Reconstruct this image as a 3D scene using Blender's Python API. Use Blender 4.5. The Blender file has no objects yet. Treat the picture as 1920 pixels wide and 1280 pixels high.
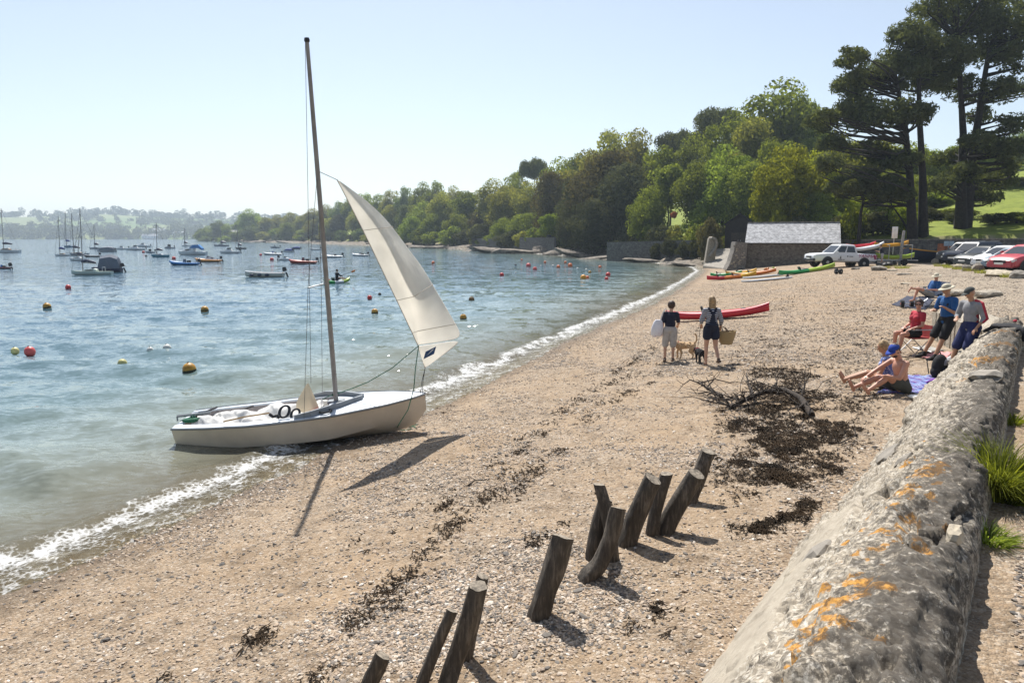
import bpy, bmesh, math, random
import numpy as np
from mathutils import Vector, Matrix, Euler
R = math.radians
scene = bpy.context.scene
col = scene.collection
random.seed(7); rng = np.random.default_rng(7)

# ------------------------------------------------------------ camera, sky, sun, exposure
F = 1300.0; CAMH = 3.9; TH = math.atan(195 / F)          # focal length in photograph pixels, eye height over the water, pitch
cam = bpy.data.cameras.new('camera'); camo = bpy.data.objects.new('camera', cam); col.objects.link(camo)
cam.sensor_width = 36; cam.lens = 36 * F / 1920; cam.clip_end = 20000; cam.clip_start = 0.05
camo.location = (0, 0, CAMH); camo.rotation_euler = (math.pi / 2 - TH, 0, 0)
scene.camera = camo
SUN_EL = 57; SUN_AZ = -11                                  # degrees; azimuth from straight ahead, minus is left
sdir = Vector((math.sin(R(SUN_AZ)) * math.cos(R(SUN_EL)), math.cos(R(SUN_AZ)) * math.cos(R(SUN_EL)), math.sin(R(SUN_EL))))
w = bpy.data.worlds.new('World'); scene.world = w; w.use_nodes = True
nt = w.node_tree; nt.nodes.clear()
sky = nt.nodes.new('ShaderNodeTexSky'); sky.sky_type = 'NISHITA'; sky.sun_disc = False
sky.sun_elevation = R(SUN_EL); sky.sun_rotation = R(SUN_AZ)
sky.altitude = 0; sky.air_density = 1.0; sky.dust_density = 0.7; sky.ozone_density = 1.0
bg = nt.nodes.new('ShaderNodeBackground'); bg.inputs[1].default_value = 0.09
wo = nt.nodes.new('ShaderNodeOutputWorld')
hsv = nt.nodes.new('ShaderNodeHueSaturation'); hsv.inputs['Saturation'].default_value = .72; nt.links.new(sky.outputs[0], hsv.inputs['Color']); nt.links.new(hsv.outputs[0], bg.inputs[0]); nt.links.new(bg.outputs[0], wo.inputs[0])
sl = bpy.data.lights.new('sun', 'SUN'); sl.energy = 5.0; sl.angle = R(0.5); sl.color = (1, 0.96, 0.90)
so = bpy.data.objects.new('sun', sl); col.objects.link(so)
so.rotation_euler = sdir.to_track_quat('Z', 'Y').to_euler(); so.location = (0, 0, 60)
scene.view_settings.view_transform = 'Standard'; scene.view_settings.look = 'None'
scene.view_settings.exposure = 0.65; scene.view_settings.gamma = 1; scene.view_settings.use_curve_mapping = False
scene.cycles.max_bounces = 6; scene.cycles.transparent_max_bounces = 12; scene.cycles.volume_bounces = 0
scene.cycles.use_denoising = True
scene.cycles.caustics_reflective = False; scene.cycles.caustics_refractive = False

# ------------------------------------------------------------ picture-to-place geometry
def ray(px, py):
    x = (px - 960) / F; z = (640 - py) / F
    return np.array([x, math.cos(TH) + z * math.sin(TH), -math.sin(TH) + z * math.cos(TH)])
def at_z(px, py, z=0.0):
    d = ray(px, py); t = (z - CAMH) / d[2]; return Vector((d[0] * t, d[1] * t, z))
def at_y(px, py, Y):
    d = ray(px, py); t = Y / d[1]; return Vector((d[0] * t, Y, CAMH + d[2] * t))

SHORE = np.array([(-11.5, -4), (-9.2, 1), (-7.5, 4.2), (-5.82, 7.39), (-5.26, 8.51), (-4.55, 10.1), (-3.95, 11.8), (-2.89, 14.02), (-2.04, 16.14),
    (-.91, 19.35), (.73, 23.3), (3.19, 29.38), (7.28, 39.29), (11.83, 51.26), (17.88, 68.5), (22.2, 81.7), (24.3, 92), (24, 103), (21, 114.6),
    (14, 140), (5.3, 172), (-10, 215), (-37, 272), (-75, 350), (-130, 450), (-215, 590), (-315, 740), (-318, 790), (-260, 900), (-100, 1300)], float)
BANK = np.array([(120, 50), (75, 63), (56, 68), (44, 70.8), (36.5, 76.5), (33, 84), (33.5, 95), (31, 107), (27.5, 119), (20.5, 144), (13, 177), (-2, 220), (-28, 278), (-66, 356),
    (-121, 456), (-206, 596), (-305, 736), (-309, 790), (-254, 900), (-94, 1300)], float)
def sdist(x, y, P):
    x = np.asarray(x, float); y = np.asarray(y, float)
    best = np.full(x.shape, 1e18); sgn = np.ones(x.shape)
    for a, b in zip(P[:-1], P[1:]):
        dx, dy = b - a; L2 = dx * dx + dy * dy
        t = np.clip(((x - a[0]) * dx + (y - a[1]) * dy) / L2, 0, 1)
        ex = x - a[0] - t * dx; ey = y - a[1] - t * dy; q = ex * ex + ey * ey
        s = np.where(dx * (y - a[1]) - dy * (x - a[0]) < 0, 1.0, -1.0)
        m = q < best - 1e-9
        best = np.where(m, q, best); sgn = np.where(m, s, sgn)
    return np.sqrt(best) * sgn
def sstep(a, b, x):
    t = np.clip((x - a) / (b - a), 0, 1); return t * t * (3 - 2 * t)
def vnoise(x, y, seed=0):
    x = np.asarray(x, float); y = np.asarray(y, float)
    xi = np.floor(x).astype(np.int64); yi = np.floor(y).astype(np.int64); fx = x - xi; fy = y - yi
    fx = fx * fx * (3 - 2 * fx); fy = fy * fy * (3 - 2 * fy)
    def h(a, b):
        n = (a * 374761393 + b * 668265263 + seed * 974711) & 0x7fffffff
        n = ((n ^ (n >> 13)) * 1274126177) & 0x7fffffff
        return ((n ^ (n >> 16)) & 0xffff) / 65535.0
    return (h(xi, yi) * (1 - fx) + h(xi + 1, yi) * fx) * (1 - fy) + (h(xi, yi + 1) * (1 - fx) + h(xi + 1, yi + 1) * fx) * fy
def fbm(x, y, seed=0, o=4):
    s = 0; a = .5
    for k in range(o):
        s = s + a * vnoise(np.asarray(x) * 2 ** k, np.asarray(y) * 2 ** k, seed + k); a *= .5
    return s
WO = np.array([1.66, 2.52]); WD = np.array([.604, .797]); WN = np.array([.797, -.604])     # sea wall: its landward top edge
def wall_su(x, y):
    return (x - WO[0]) * WD[0] + (y - WO[1]) * WD[1], (x - WO[0]) * WN[0] + (y - WO[1]) * WN[1]
def shore_d(x, y): return sdist(x, y, SHORE)
def ground_z(x, y, fine=True):
    x = np.asarray(x, float); y = np.asarray(y, float)
    d = shore_d(x, y)
    z = np.where(d > 0, .106 * d, np.maximum(.11 * d, -4 + .002 * d))
    cap = 1.5; z = np.where(z > .9, .9 + (cap - .9) * (1 - np.exp(-(z - .9) / (cap - .9))), z)
    s, u = wall_su(x, y)
    u0 = np.interp(s, [-20, 13.5, 14.4, 19.1, 26, 60], [-.5, -.5, -.35, -1.95, -3.5, -21])
    wd = np.interp(s, [-20, 19, 24, 40, 60], [.45, .45, 3.5, 8, 12])
    lvl = np.interp(s, [0, 20, 50], [1.74, 1.74, 1.62]) + .36 * sstep(-9, 2, u) * sstep(20, 42, s)
    k = sstep(0, 1, (u - u0) / wd) * (y < 90)
    z = z * (1 - k) + np.maximum(z, lvl) * k
    e = sdist(x, y, BANK)
    e = np.where(y < 64 + 0 * x, np.minimum(e, y - 62), e)
    far = sstep(75, 110, y) * (1 - sstep(40, 60, x - 0 * y))
    step = sstep(0, .7 + 5 * far, e) * 2.2
    z = z + step + np.where(e > 0, np.minimum(e, 70) * .17, 0) * (1 - .35 * far)
    if fine:
        near = np.clip(1.5 - np.hypot(x, y) / 40, 0, 1)
        land = sstep(-.5, 1.5, d)
        z = z + land * near * ((fbm(x * .9, y * .9, 3, 3) - .45) * .10 + (fbm(x * 4.5, y * 4.5, 9, 3) - .45) * .05)
        rock = sstep(88, 98, y) * sstep(0, 2, d) * (1 - sstep(8, 12, d))
        z = z + rock * (fbm(x * .35, y * .35, 21, 4) - .3) * 2.2
        z = z + np.where(e > 1, (fbm(x * .06, y * .06, 31, 3) - .45) * 3 * sstep(1, 14, e), 0)
    return z
def gz(x, y): return float(ground_z(np.array([x]), np.array([y]))[0])
def G(px, py, dz=0.0):
    """point of the ground seen at a photograph pixel"""
    d = ray(px, py); ts = np.linspace(2.0, 40, 1500); ts = np.concatenate([ts, np.linspace(40.1, 160, 1500)])
    X = d[0] * ts; Y = d[1] * ts; Z = CAMH + d[2] * ts
    g = np.maximum(ground_z(X, Y), 0) - Z
    i = int(np.argmax(g > 0)); 
    if g[i] <= 0: return at_z(px, py, 0)
    t = ts[i - 1] + (ts[i] - ts[i - 1]) * (-g[i - 1]) / (g[i] - g[i - 1]) if i else ts[0]
    return Vector((d[0] * t, d[1] * t, CAMH + d[2] * t + dz))

# ------------------------------------------------------------ materials
MATS = {}
def newmat(name):
    m = bpy.data.materials.new(name); m.use_nodes = True; n = m.node_tree.nodes
    return m, m.node_tree, n['Principled BSDF']
def N(t, kind, **kw):
    n = t.nodes.new('ShaderNode' + kind)
    for k, v in kw.items():
        if k in n.inputs: n.inputs[k].default_value = v
        else: setattr(n, k, v)
    return n
def ramp(t, stops, interp='LINEAR'):
    r = t.nodes.new('ShaderNodeValToRGB'); r.color_ramp.interpolation = interp; el = r.color_ramp.elements
    while len(el) < len(stops): el.new(.5)
    for e, (p, c) in zip(el, stops): e.position = p; e.color = (c[0], c[1], c[2], 1) if len(c) == 3 else c
    return r
def mix(t, a, b, f, mode='MIX'):
    m = t.nodes.new('ShaderNodeMix'); m.data_type = 'RGBA'; m.blend_type = mode; m.clamp_result = False
    for s, v in ((m.inputs[0], f), (m.inputs[6], a), (m.inputs[7], b)):
        if hasattr(v, 'is_output') or isinstance(v, bpy.types.NodeSocket): t.links.new(v, s)
        elif isinstance(v, (tuple, list)): s.default_value = (*v, 1) if len(v) == 3 else v
        else: s.default_value = v
    return m.outputs[2]
def mth(t, op, a, b=None):
    m = t.nodes.new('ShaderNodeMath'); m.operation = op
    for s, v in ((m.inputs[0], a), (m.inputs[1], b)):
        if v is None: continue
        if isinstance(v, bpy.types.NodeSocket): t.links.new(v, s)
        else: s.default_value = v
    return m.outputs[0]
def pm(name, c, rough=.6, metal=0, var=.12, scale=6.0, bump=.0, bscale=40, spec=.5, c2=None, coat=0, tr=0):
    """plain painted/fabric/stone material: colour with cloudy wear and fine relief"""
    if name in MATS: return MATS[name]
    m, t, b = newmat(name)
    tc = N(t, 'TexCoord'); nz = N(t, 'TexNoise', Scale=scale, Detail=5.0, Roughness=.65); t.links.new(tc.outputs['Object'], nz.inputs['Vector'])
    if c2 is None: c2 = tuple(v * (1 - var * 2) for v in c); c1 = tuple(min(1, v * (1 + var)) for v in c)
    else: c1 = c
    r = ramp(t, [(.35, c2), (.65, c1)]); t.links.new(nz.outputs[0], r.inputs[0]); t.links.new(r.outputs[0], b.inputs['Base Color'])
    b.inputs['Roughness'].default_value = rough; b.inputs['Metallic'].default_value = metal; b.inputs['Specular IOR Level'].default_value = spec
    if coat: b.inputs['Coat Weight'].default_value = coat; b.inputs['Coat Roughness'].default_value = .08
    if bump:
        n2 = N(t, 'TexNoise', Scale=bscale, Detail=6.0, Roughness=.7); t.links.new(tc.outputs['Object'], n2.inputs['Vector'])
        bp = N(t, 'Bump', Strength=bump, Distance=.02); t.links.new(n2.outputs[0], bp.inputs['Height']); t.links.new(bp.outputs[0], b.inputs['Normal'])
    if tr: 
        o = [n for n in t.nodes if n.type == 'OUTPUT_MATERIAL'][0]; tl = N(t, 'BsdfTranslucent'); t.links.new(r.outputs[0], tl.inputs[0])
        mx = N(t, 'MixShader'); mx.inputs[0].default_value = tr; t.links.new(b.outputs[0], mx.inputs[1]); t.links.new(tl.outputs[0], mx.inputs[2]); t.links.new(mx.outputs[0], o.inputs[0])
    MATS[name] = m; return m
def glassm(name='dark_glass', c=(.02, .025, .03)):
    if name in MATS: return MATS[name]
    m, t, b = newmat(name); b.inputs['Base Color'].default_value = (*c, 1); b.inputs['Roughness'].default_value = .04; b.inputs['Specular IOR Level'].default_value = .8
    MATS[name] = m; return m

# ------------------------------------------------------------ mesh helpers
class MB:
    """collects shapes and links them as ONE mesh object"""
    def __init__(s): s.v = []; s.f = []; s.m = []
    def add(s, vs, fs, mi=0):
        o = len(s.v); s.v.extend([tuple(p) for p in vs]); s.f.extend([tuple(i + o for i in f) for f in fs]); s.m.extend([mi] * len(fs)); return s
    def box(s, c, d, rot=None, mi=0, taper=1.0):
        vs = []
        for z in (-.5, .5):
            k = taper if z > 0 else 1
            for x, y in ((-.5, -.5), (.5, -.5), (.5, .5), (-.5, .5)): vs.append(Vector((x * d[0] * k, y * d[1] * k, z * d[2])))
        if rot is not None: M = Euler(rot).to_matrix(); vs = [M @ p for p in vs]
        vs = [p + Vector(c) for p in vs]
        return s.add(vs, [(3, 2, 1, 0), (4, 5, 6, 7), (0, 1, 5, 4), (1, 2, 6, 5), (2, 3, 7, 6), (3, 0, 4, 7)], mi)
    def tube(s, pts, rad, n=8, mi=0, cap=True, flat=1.0):
        pts = [Vector(p) for p in pts]
        if not hasattr(rad, '__len__'): rad = [rad] * len(pts)
        vs = []; fs = []; pu = None
        for i, p in enumerate(pts):
            d = (pts[min(i + 1, len(pts) - 1)] - pts[max(i - 1, 0)])
            d = d.normalized() if d.length > 1e-9 else Vector((0, 0, 1))
            if pu is None: pu = d.orthogonal().normalized()
            u = (pu - d * pu.dot(d)); u = u.normalized() if u.length > 1e-6 else d.orthogonal().normalized(); pu = u; q = d.cross(u)
            for k in range(n):
                a = 2 * math.pi * k / n; vs.append(p + u * math.cos(a) * rad[i] + q * math.sin(a) * rad[i] * flat)
        for i in range(len(pts) - 1):
            for k in range(n): fs.append((i * n + k, i * n + (k + 1) % n, (i + 1) * n + (k + 1) % n, (i + 1) * n + k))
        if cap: fs.append(tuple(range(n - 1, -1, -1))); fs.append(tuple((len(pts) - 1) * n + k for k in range(n)))
        return s.add(vs, fs, mi)
    def lathe(s, prof, n=16, c=(0, 0, 0), mi=0):
        vs = []; fs = []
        for r, z in prof:
            for k in range(n): a = 2 * math.pi * k / n; vs.append((c[0] + r * math.cos(a), c[1] + r * math.sin(a), c[2] + z))
        for i in range(len(prof) - 1):
            for k in range(n): fs.append((i * n + k, i * n + (k + 1) % n, (i + 1) * n + (k + 1) % n, (i + 1) * n + k))
        fs.append(tuple(range(n - 1, -1, -1))); fs.append(tuple((len(prof) - 1) * n + k for k in range(n)))
        return s.add(vs, fs, mi)
    def loft(s, secs, close=False, cap=False, mi=0):
        n = len(secs[0]); vs = [p for q in secs for p in q]; fs = []
        for i in range(len(secs) - 1):
            for k in range(n if close else n - 1): fs.append((i * n + k, i * n + (k + 1) % n, (i + 1) * n + (k + 1) % n, (i + 1) * n + k))
        if cap: fs.append(tuple(range(n - 1, -1, -1))); fs.append(tuple((len(secs) - 1) * n + k for k in range(n)))
        return s.add(vs, fs, mi)
    def ell(s, c, r, rot=None, n=12, m=8, mi=0):
        vs = []; fs = []; M = Euler(rot).to_matrix() if rot is not None else Matrix.Identity(3)
        for i in range(m + 1):
            th = math.pi * i / m
            for k in range(n):
                a = 2 * math.pi * k / n
                vs.append(M @ Vector((r[0] * math.sin(th) * math.cos(a), r[1] * math.sin(th) * math.sin(a), -r[2] * math.cos(th))) + Vector(c))
        for i in range(m):
            for k in range(n): fs.append((i * n + k, i * n + (k + 1) % n, (i + 1) * n + (k + 1) % n, (i + 1) * n + k))
        return s.add(vs, fs, mi)
    def prism(s, poly, h, axis='z', c=(0, 0, 0), mi=0):
        n = len(poly)
        def P(a, b, t): return {'z': (a, b, t), 'y': (a, t, b), 'x': (t, a, b)}[axis]
        vs = [Vector(P(a, b, -h / 2)) + Vector(c) for a, b in poly] + [Vector(P(a, b, h / 2)) + Vector(c) for a, b in poly]
        fs = [tuple(range(n - 1, -1, -1)), tuple(range(n, 2 * n))] + [(k, (k + 1) % n, n + (k + 1) % n, n + k) for k in range(n)]
        return s.add(vs, fs, mi)
    def build(s, name, mat, parent=None, smooth=False, bevel=0, loc=None, solid=0, sub=0):
        me = bpy.data.meshes.new(name); me.from_pydata([tuple(p) for p in s.v], [], s.f)
        for mm in (mat if isinstance(mat, (list, tuple)) else [mat]): me.materials.append(mm)
        if any(s.m): me.polygons.foreach_set('material_index', s.m)
        bm = bmesh.new(); bm.from_mesh(me)
        if bevel or sub or smooth: bmesh.ops.remove_doubles(bm, verts=bm.verts, dist=1e-5)
        bmesh.ops.recalc_face_normals(bm, faces=bm.faces)
        if bevel:
            ed = [e for e in bm.edges if len(e.link_faces) == 2 and e.calc_face_angle(0) > .6]
            bmesh.ops.bevel(bm, geom=ed, offset=bevel, segments=2, affect='EDGES', clamp_overlap=True)
        bm.to_mesh(me); bm.free()
        o = bpy.data.objects.new(name, me); col.objects.link(o)
        if smooth:
            me.polygons.foreach_set('use_smooth', [True] * len(me.polygons))
            try: me.set_sharp_from_angle(angle=R(50 if smooth is True else smooth))
            except Exception: pass
        if solid: md = o.modifiers.new('solid', 'SOLIDIFY'); md.thickness = solid; md.offset = 0
        if sub: md = o.modifiers.new('sub', 'SUBSURF'); md.levels = sub; md.render_levels = sub
        if parent is not None: o.parent = parent
        if loc is not None: o.location = loc
        return o
def tag(o, label=None, cat=None, group=None, kind=None):
    if label: o['label'] = label
    if cat: o['category'] = cat
    if group: o['group'] = group
    if kind: o['kind'] = kind
    return o
def thing(name, label, cat, loc=(0, 0, 0), rot=(0, 0, 0), group=None):
    o = bpy.data.objects.new(name, None); col.objects.link(o); o.empty_display_size = .2
    o.location = loc; o.rotation_euler = rot if hasattr(rot, '__len__') else (0, 0, rot)
    return tag(o, label, cat, group)
def copy_tree(o, parent=None):
    c = o.copy(); col.objects.link(c); c.parent = parent
    for ch in [q for q in o.children]: copy_tree(ch, c)
    return c
def fast_mesh(name, V, Fq, mat, parent=None, smooth=False, attrs=None):
    """numpy verts (n,3) and quads/tris (m,k)"""
    me = bpy.data.meshes.new(name); V = np.asarray(V, np.float32); Fq = np.asarray(Fq, np.int32); k = Fq.shape[1]
    me.vertices.add(len(V)); me.vertices.foreach_set('co', V.ravel())
    me.loops.add(Fq.size); me.loops.foreach_set('vertex_index', Fq.ravel())
    me.polygons.add(len(Fq)); me.polygons.foreach_set('loop_start', np.arange(0, Fq.size, k, dtype=np.int32))
    try: me.polygons.foreach_set('loop_total', np.full(len(Fq), k, np.int32))
    except Exception: pass
    if smooth: me.polygons.foreach_set('use_smooth', np.ones(len(Fq), bool))
    me.update(calc_edges=True); me.validate()
    for an, av in (attrs or {}).items():
        av = np.asarray(av, np.float32)
        if av.ndim == 1: a = me.attributes.new(an, 'FLOAT', 'POINT'); a.data.foreach_set('value', av)
        else: a = me.attributes.new(an, 'FLOAT_VECTOR', 'POINT'); a.data.foreach_set('vector', av.ravel())
    for mm in (mat if isinstance(mat, (list, tuple)) else [mat]): me.materials.append(mm)
    o = bpy.data.objects.new(name, me); col.objects.link(o)
    if parent is not None: o.parent = parent
    return o
def polar_grid(cx, cy, r0, r1, nr, a0, a1, na):
    r = np.geomspace(r0, r1, nr); a = np.linspace(R(a0), R(a1), na)
    rr, aa = np.meshgrid(r, a, indexing='ij'); X = cx + rr * np.sin(aa); Y = cy + rr * np.cos(aa)
    i, j = np.meshgrid(np.arange(nr - 1), np.arange(na - 1), indexing='ij'); q = (i * na + j).ravel()
    return X.ravel(), Y.ravel(), np.stack([q, q + 1, q + na + 1, q + na], 1)
# ------------------------------------------------------------ ground: one sheet of beach, path, car park, lawn and hillside
def beach_material():
    m, t, b = newmat('shingle_ground'); L = t.links.new
    tc = N(t, 'TexCoord'); P = tc.outputs['Object']
    at = N(t, 'Attribute', attribute_name='mask'); sp = N(t, 'SeparateXYZ'); L(at.outputs['Vector'], sp.inputs[0])
    sd = N(t, 'Attribute', attribute_name='shore')
    # shingle chips of two sizes over sand
    v1 = N(t, 'TexVoronoi', Scale=30.0); L(P, v1.inputs['Vector']); v2 = N(t, 'TexVoronoi', Scale=85.0); L(P, v2.inputs['Vector'])
    def chip(v): 
        s = N(t, 'SeparateColor'); L(v.outputs['Color'], s.inputs[0]); r = ramp(t, [(0, (.05, .045, .038)), (.2, (.13, .11, .088)), (.45, (.28, .205, .14)), (.72, (.39, .30, .21)), (.92, (.48, .42, .34)), (1, (.66, .62, .56))]); L(s.outputs[0], r.inputs[0]); return r.outputs[0]
    c1, c2 = chip(v1), chip(v2)
    big = N(t, 'TexNoise', Scale=.7, Detail=5.0, Roughness=.6); L(P, big.inputs['Vector'])
    fine = N(t, 'TexNoise', Scale=9.0, Detail=8.0, Roughness=.75); L(P, fine.inputs['Vector'])
    sr = ramp(t, [(.3, (.25, .172, .105)), (.7, (.40, .295, .19))]); L(fine.outputs[0], sr.inputs[0])
    k1 = ramp(t, [(.40, (0, 0, 0)), (.58, (1, 1, 1))]); L(mth(t, 'ADD', mth(t, 'MULTIPLY', big.outputs[0], .55), mth(t, 'MULTIPLY', fine.outputs[0], .45)), k1.inputs[0])
    cc = mix(t, c2, c1, .45); sand = mix(t, sr.outputs[0], cc, k1.outputs[0])
    sand = mix(t, sand, mix(t, sr.outputs[0], cc, .5), .35)
    mot = N(t, 'TexNoise', Scale=2.6, Detail=11.0, Roughness=.82); L(P, mot.inputs['Vector']); mr = ramp(t, [(.36, (.5, .48, .46)), (.5, (1, 1, 1)), (.66, (1.18, 1.16, 1.13))]); L(mot.outputs[0], mr.inputs[0]); sand = mix(t, sand, mr.outputs[0], .85, 'MULTIPLY')
    # damp strip along the water
    wet = ramp(t, [(.0, (.42, .42, .42)), (.5, (.55, .54, .53)), (1, (1, 1, 1))]); L(mth(t, 'DIVIDE', mth(t, 'ADD', sd.outputs['Fac'], mth(t, 'MULTIPLY', fine.outputs[0], .5)), 1.5), wet.inputs[0])
    sand = mix(t, sand, wet.outputs[0], 1.0, 'MULTIPLY')
    # gravel of path and car park
    gr = ramp(t, [(.3, (.26, .215, .16)), (.7, (.40, .345, .27))]); L(fine.outputs[0], gr.inputs[0])
    base = mix(t, sand, mix(t, gr.outputs[0], c2, .4), mth(t, 'MULTIPLY', sp.outputs[2], .8))
    g1 = N(t, 'TexNoise', Scale=.5, Detail=8.0, Roughness=.7); L(P, g1.inputs['Vector'])
    gc = ramp(t, [(.3, (.10, .125, .02)), (.55, (.19, .23, .035)), (.75, (.25, .27, .05))]); L(g1.outputs[0], gc.inputs[0])
    base = mix(t, base, gc.outputs[0], sp.outputs[0])
    rk = N(t, 'TexNoise', Scale=1.2, Detail=9.0, Roughness=.7); L(P, rk.inputs['Vector'])
    rc = ramp(t, [(.32, (.035, .032, .026)), (.5, (.15, .125, .095)), (.68, (.36, .31, .25))]); L(rk.outputs[0], rc.inputs[0])
    base = mix(t, base, rc.outputs[0], sp.outputs[1])
    L(base, b.inputs['Base Color']); b.inputs['Roughness'].default_value = .9; b.inputs['Specular IOR Level'].default_value = .2
    rw = ramp(t, [(0, (.25, .25, .25)), (.7, (.9, .9, .9))]); L(sd.outputs['Fac'], rw.inputs[0]); L(rw.outputs[0], b.inputs['Roughness'])
    h = mth(t, 'ADD', mth(t, 'MULTIPLY', v1.outputs['Distance'], -.8), mth(t, 'ADD', mth(t, 'MULTIPLY', v2.outputs['Distance'], -.35), mth(t, 'MULTIPLY', fine.outputs[0], 1.4)))
    bp = N(t, 'Bump', Strength=.75, Distance=.03); L(h, bp.inputs['Height']); L(bp.outputs[0], b.inputs['Normal'])
    return m
X, Y, Q = polar_grid(0, -4, 2.2, 1500, 520, -62, 62, 500)
Z = ground_z(X, Y); D = shore_d(X, Y); s_, u_ = wall_su(X, Y); E_ = sdist(X, Y, BANK); E_ = np.where(Y < 64, np.minimum(E_, Y - 62), E_)
grass = sstep(.3, 1.0, E_ + (fbm(X * .3, Y * .3, 5) - .5) * .5)
patch = sstep(.56, .66, fbm(X * .8, Y * .8, 14)) * sstep(.15, .5, u_) * (s_ < 22) * (1 - sstep(1.0, 1.8, u_)) * .8
rock = sstep(86, 96, Y) * (1 - sstep(.2, .8, E_)) * sstep(-3, 0, D)
path = sstep(0, 3, u_ + np.interp(s_, [-20, 14, 26, 60], [0, 0, 3.5, 10])) * (Y < 90)
keep = (D[Q] > -60).any(axis=1)
Q = Q[keep]; used = np.unique(Q); remap = np.full(len(X), -1); remap[used] = np.arange(len(used))
ground = fast_mesh('beach', np.stack([X, Y, Z], 1)[used], remap[Q], beach_material(), smooth=True,
    attrs={'mask': np.stack([np.maximum(grass, patch), rock, path], 1)[used], 'shore': D[used]})
tag(ground, 'shingle beach rising to gravel path, car park and grassy bank', kind='structure')

# ------------------------------------------------------------ water
def water_material():
    m, t, b = newmat('sea_water'); L = t.links.new
    out = [n for n in t.nodes if n.type == 'OUTPUT_MATERIAL'][0]
    geo = N(t, 'NewGeometry'); P = geo.outputs['Position']; sd = N(t, 'Attribute', attribute_name='shore'); S = sd.outputs['Fac']
    dp = mth(t, 'MULTIPLY', S, -1.0)
    big = N(t, 'TexNoise', Scale=.05, Detail=4.0); L(P, big.inputs['Vector'])
    dd = mth(t, 'ADD', dp, mth(t, 'MULTIPLY', mth(t, 'SUBTRACT', big.outputs[0], .5), 9.0))
    r = ramp(t, [(0, (.25, .225, .16)), (.06, (.19, .21, .175)), (.18, (.11, .165, .17)), (.45, (.055, .115, .15)), (1, (.035, .085, .125))])
    L(mth(t, 'DIVIDE', dd, 45.0), r.inputs[0]); L(r.outputs[0], b.inputs['Base Color'])
    b.inputs['Roughness'].default_value = .06; b.inputs['IOR'].default_value = 1.333
    # ripples
    mp = N(t, 'Mapping'); mp.inputs['Scale'].default_value = (.55, 1.25, 1); mp.inputs['Rotation'].default_value = (0, 0, R(12)); L(P, mp.inputs[0])
    n1 = N(t, 'TexNoise', Scale=1.1, Detail=3.0, Roughness=.55); n2 = N(t, 'TexNoise', Scale=4.2, Detail=4.0, Roughness=.6); n3 = N(t, 'TexNoise', Scale=.28, Detail=2.0)
    for n in (n1, n2, n3): L(mp.outputs[0], n.inputs['Vector'])
    h = mth(t, 'ADD', mth(t, 'MULTIPLY', n1.outputs[0], .40), mth(t, 'ADD', mth(t, 'MULTIPLY', n2.outputs[0], .13), mth(t, 'MULTIPLY', n3.outputs[0], .40)))
    # slopes straight from the noise, so that far water keeps its sparkle
    w1 = N(t, 'TexNoise', Scale=2.1, Detail=2.0, Roughness=.6); w2 = N(t, 'TexNoise', Scale=8.0, Detail=2.0, Roughness=.6); w3 = N(t, 'TexNoise', Scale=.5, Detail=1.0)
    def slope(n, k): L(mp.outputs[0], n.inputs['Vector']); v = N(t, 'VectorMath', operation='SUBTRACT'); v.inputs[1].default_value = (.5, .5, .5); L(n.outputs['Color'], v.inputs[0]); m_ = N(t, 'VectorMath', operation='MULTIPLY'); m_.inputs[1].default_value = (k * .7, k * 1.15, 0); L(v.outputs[0], m_.inputs[0]); return m_.outputs[0]
    def vadd(a, c): v = N(t, 'VectorMath', operation='ADD'); L(a, v.inputs[0]); L(c, v.inputs[1]); return v.outputs[0]
    nn = N(t, 'VectorMath', operation='NORMALIZE'); L(vadd(vadd(geo.outputs['Normal'], slope(w1, .62)), vadd(slope(w2, .66), slope(w3, .3))), nn.inputs[0])
    class _o: outputs = [nn.outputs[0]]
    bp = _o; L(nn.outputs[0], b.inputs['Normal'])
    # the shallow edge lets the bed show through
    tr = N(t, 'BsdfTransparent'); tr.inputs[0].default_value = (.86, .87, .80, 1)
    al = ramp(t, [(0, (.12,) * 3), (.10, (.35,) * 3), (.35, (.72,) * 3), (.8, (1,) * 3)]); L(mth(t, 'DIVIDE', dp, 6.0), al.inputs[0])
    fr = N(t, 'Fresnel'); fr.inputs[0].default_value = 1.333; L(bp.outputs[0], fr.inputs['Normal'])
    a2 = mth(t, 'MAXIMUM', al.outputs[0], fr.outputs[0])
    mx = N(t, 'MixShader'); L(a2, mx.inputs[0]); L(tr.outputs[0], mx.inputs[1]); L(b.outputs[0], mx.inputs[2])
    # foam of the breaking ripple and the swash
    f1 = N(t, 'TexNoise', Scale=.9, Detail=3.0); L(P, f1.inputs['Vector']); f2 = N(t, 'TexNoise', Scale=4.0, Detail=10.0, Roughness=.8); L(P, f2.inputs['Vector'])
    vv = N(t, 'TexVoronoi', Scale=11.0, feature='DISTANCE_TO_EDGE'); L(P, vv.inputs['Vector'])
    ss = mth(t, 'ADD', S, mth(t, 'MULTIPLY', mth(t, 'SUBTRACT', f1.outputs[0], .5), 1.3))
    band = ramp(t, [(0, (0,) * 3), (.32, (.0,) * 3), (.40, (.30,) * 3), (.46, (.60,) * 3), (.53, (.36,) * 3), (.63, (.24,) * 3), (.74, (.28,) * 3), (1, (.1,) * 3)])
    L(mth(t, 'DIVIDE', mth(t, 'ADD', ss, 2.2), 3.6), band.inputs[0])
    fo = mth(t, 'ADD', band.outputs[0], mth(t, 'SUBTRACT', mth(t, 'MULTIPLY', f2.outputs[0], 2.1), mth(t, 'MULTIPLY', vv.outputs[0], 1.0)))
    fk = ramp(t, [(.0, (0,) * 3), (1, (1,) * 3)]); L(mth(t, 'MULTIPLY', mth(t, 'SUBTRACT', fo, 1.22), 1.5), fk.inputs[0])
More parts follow.
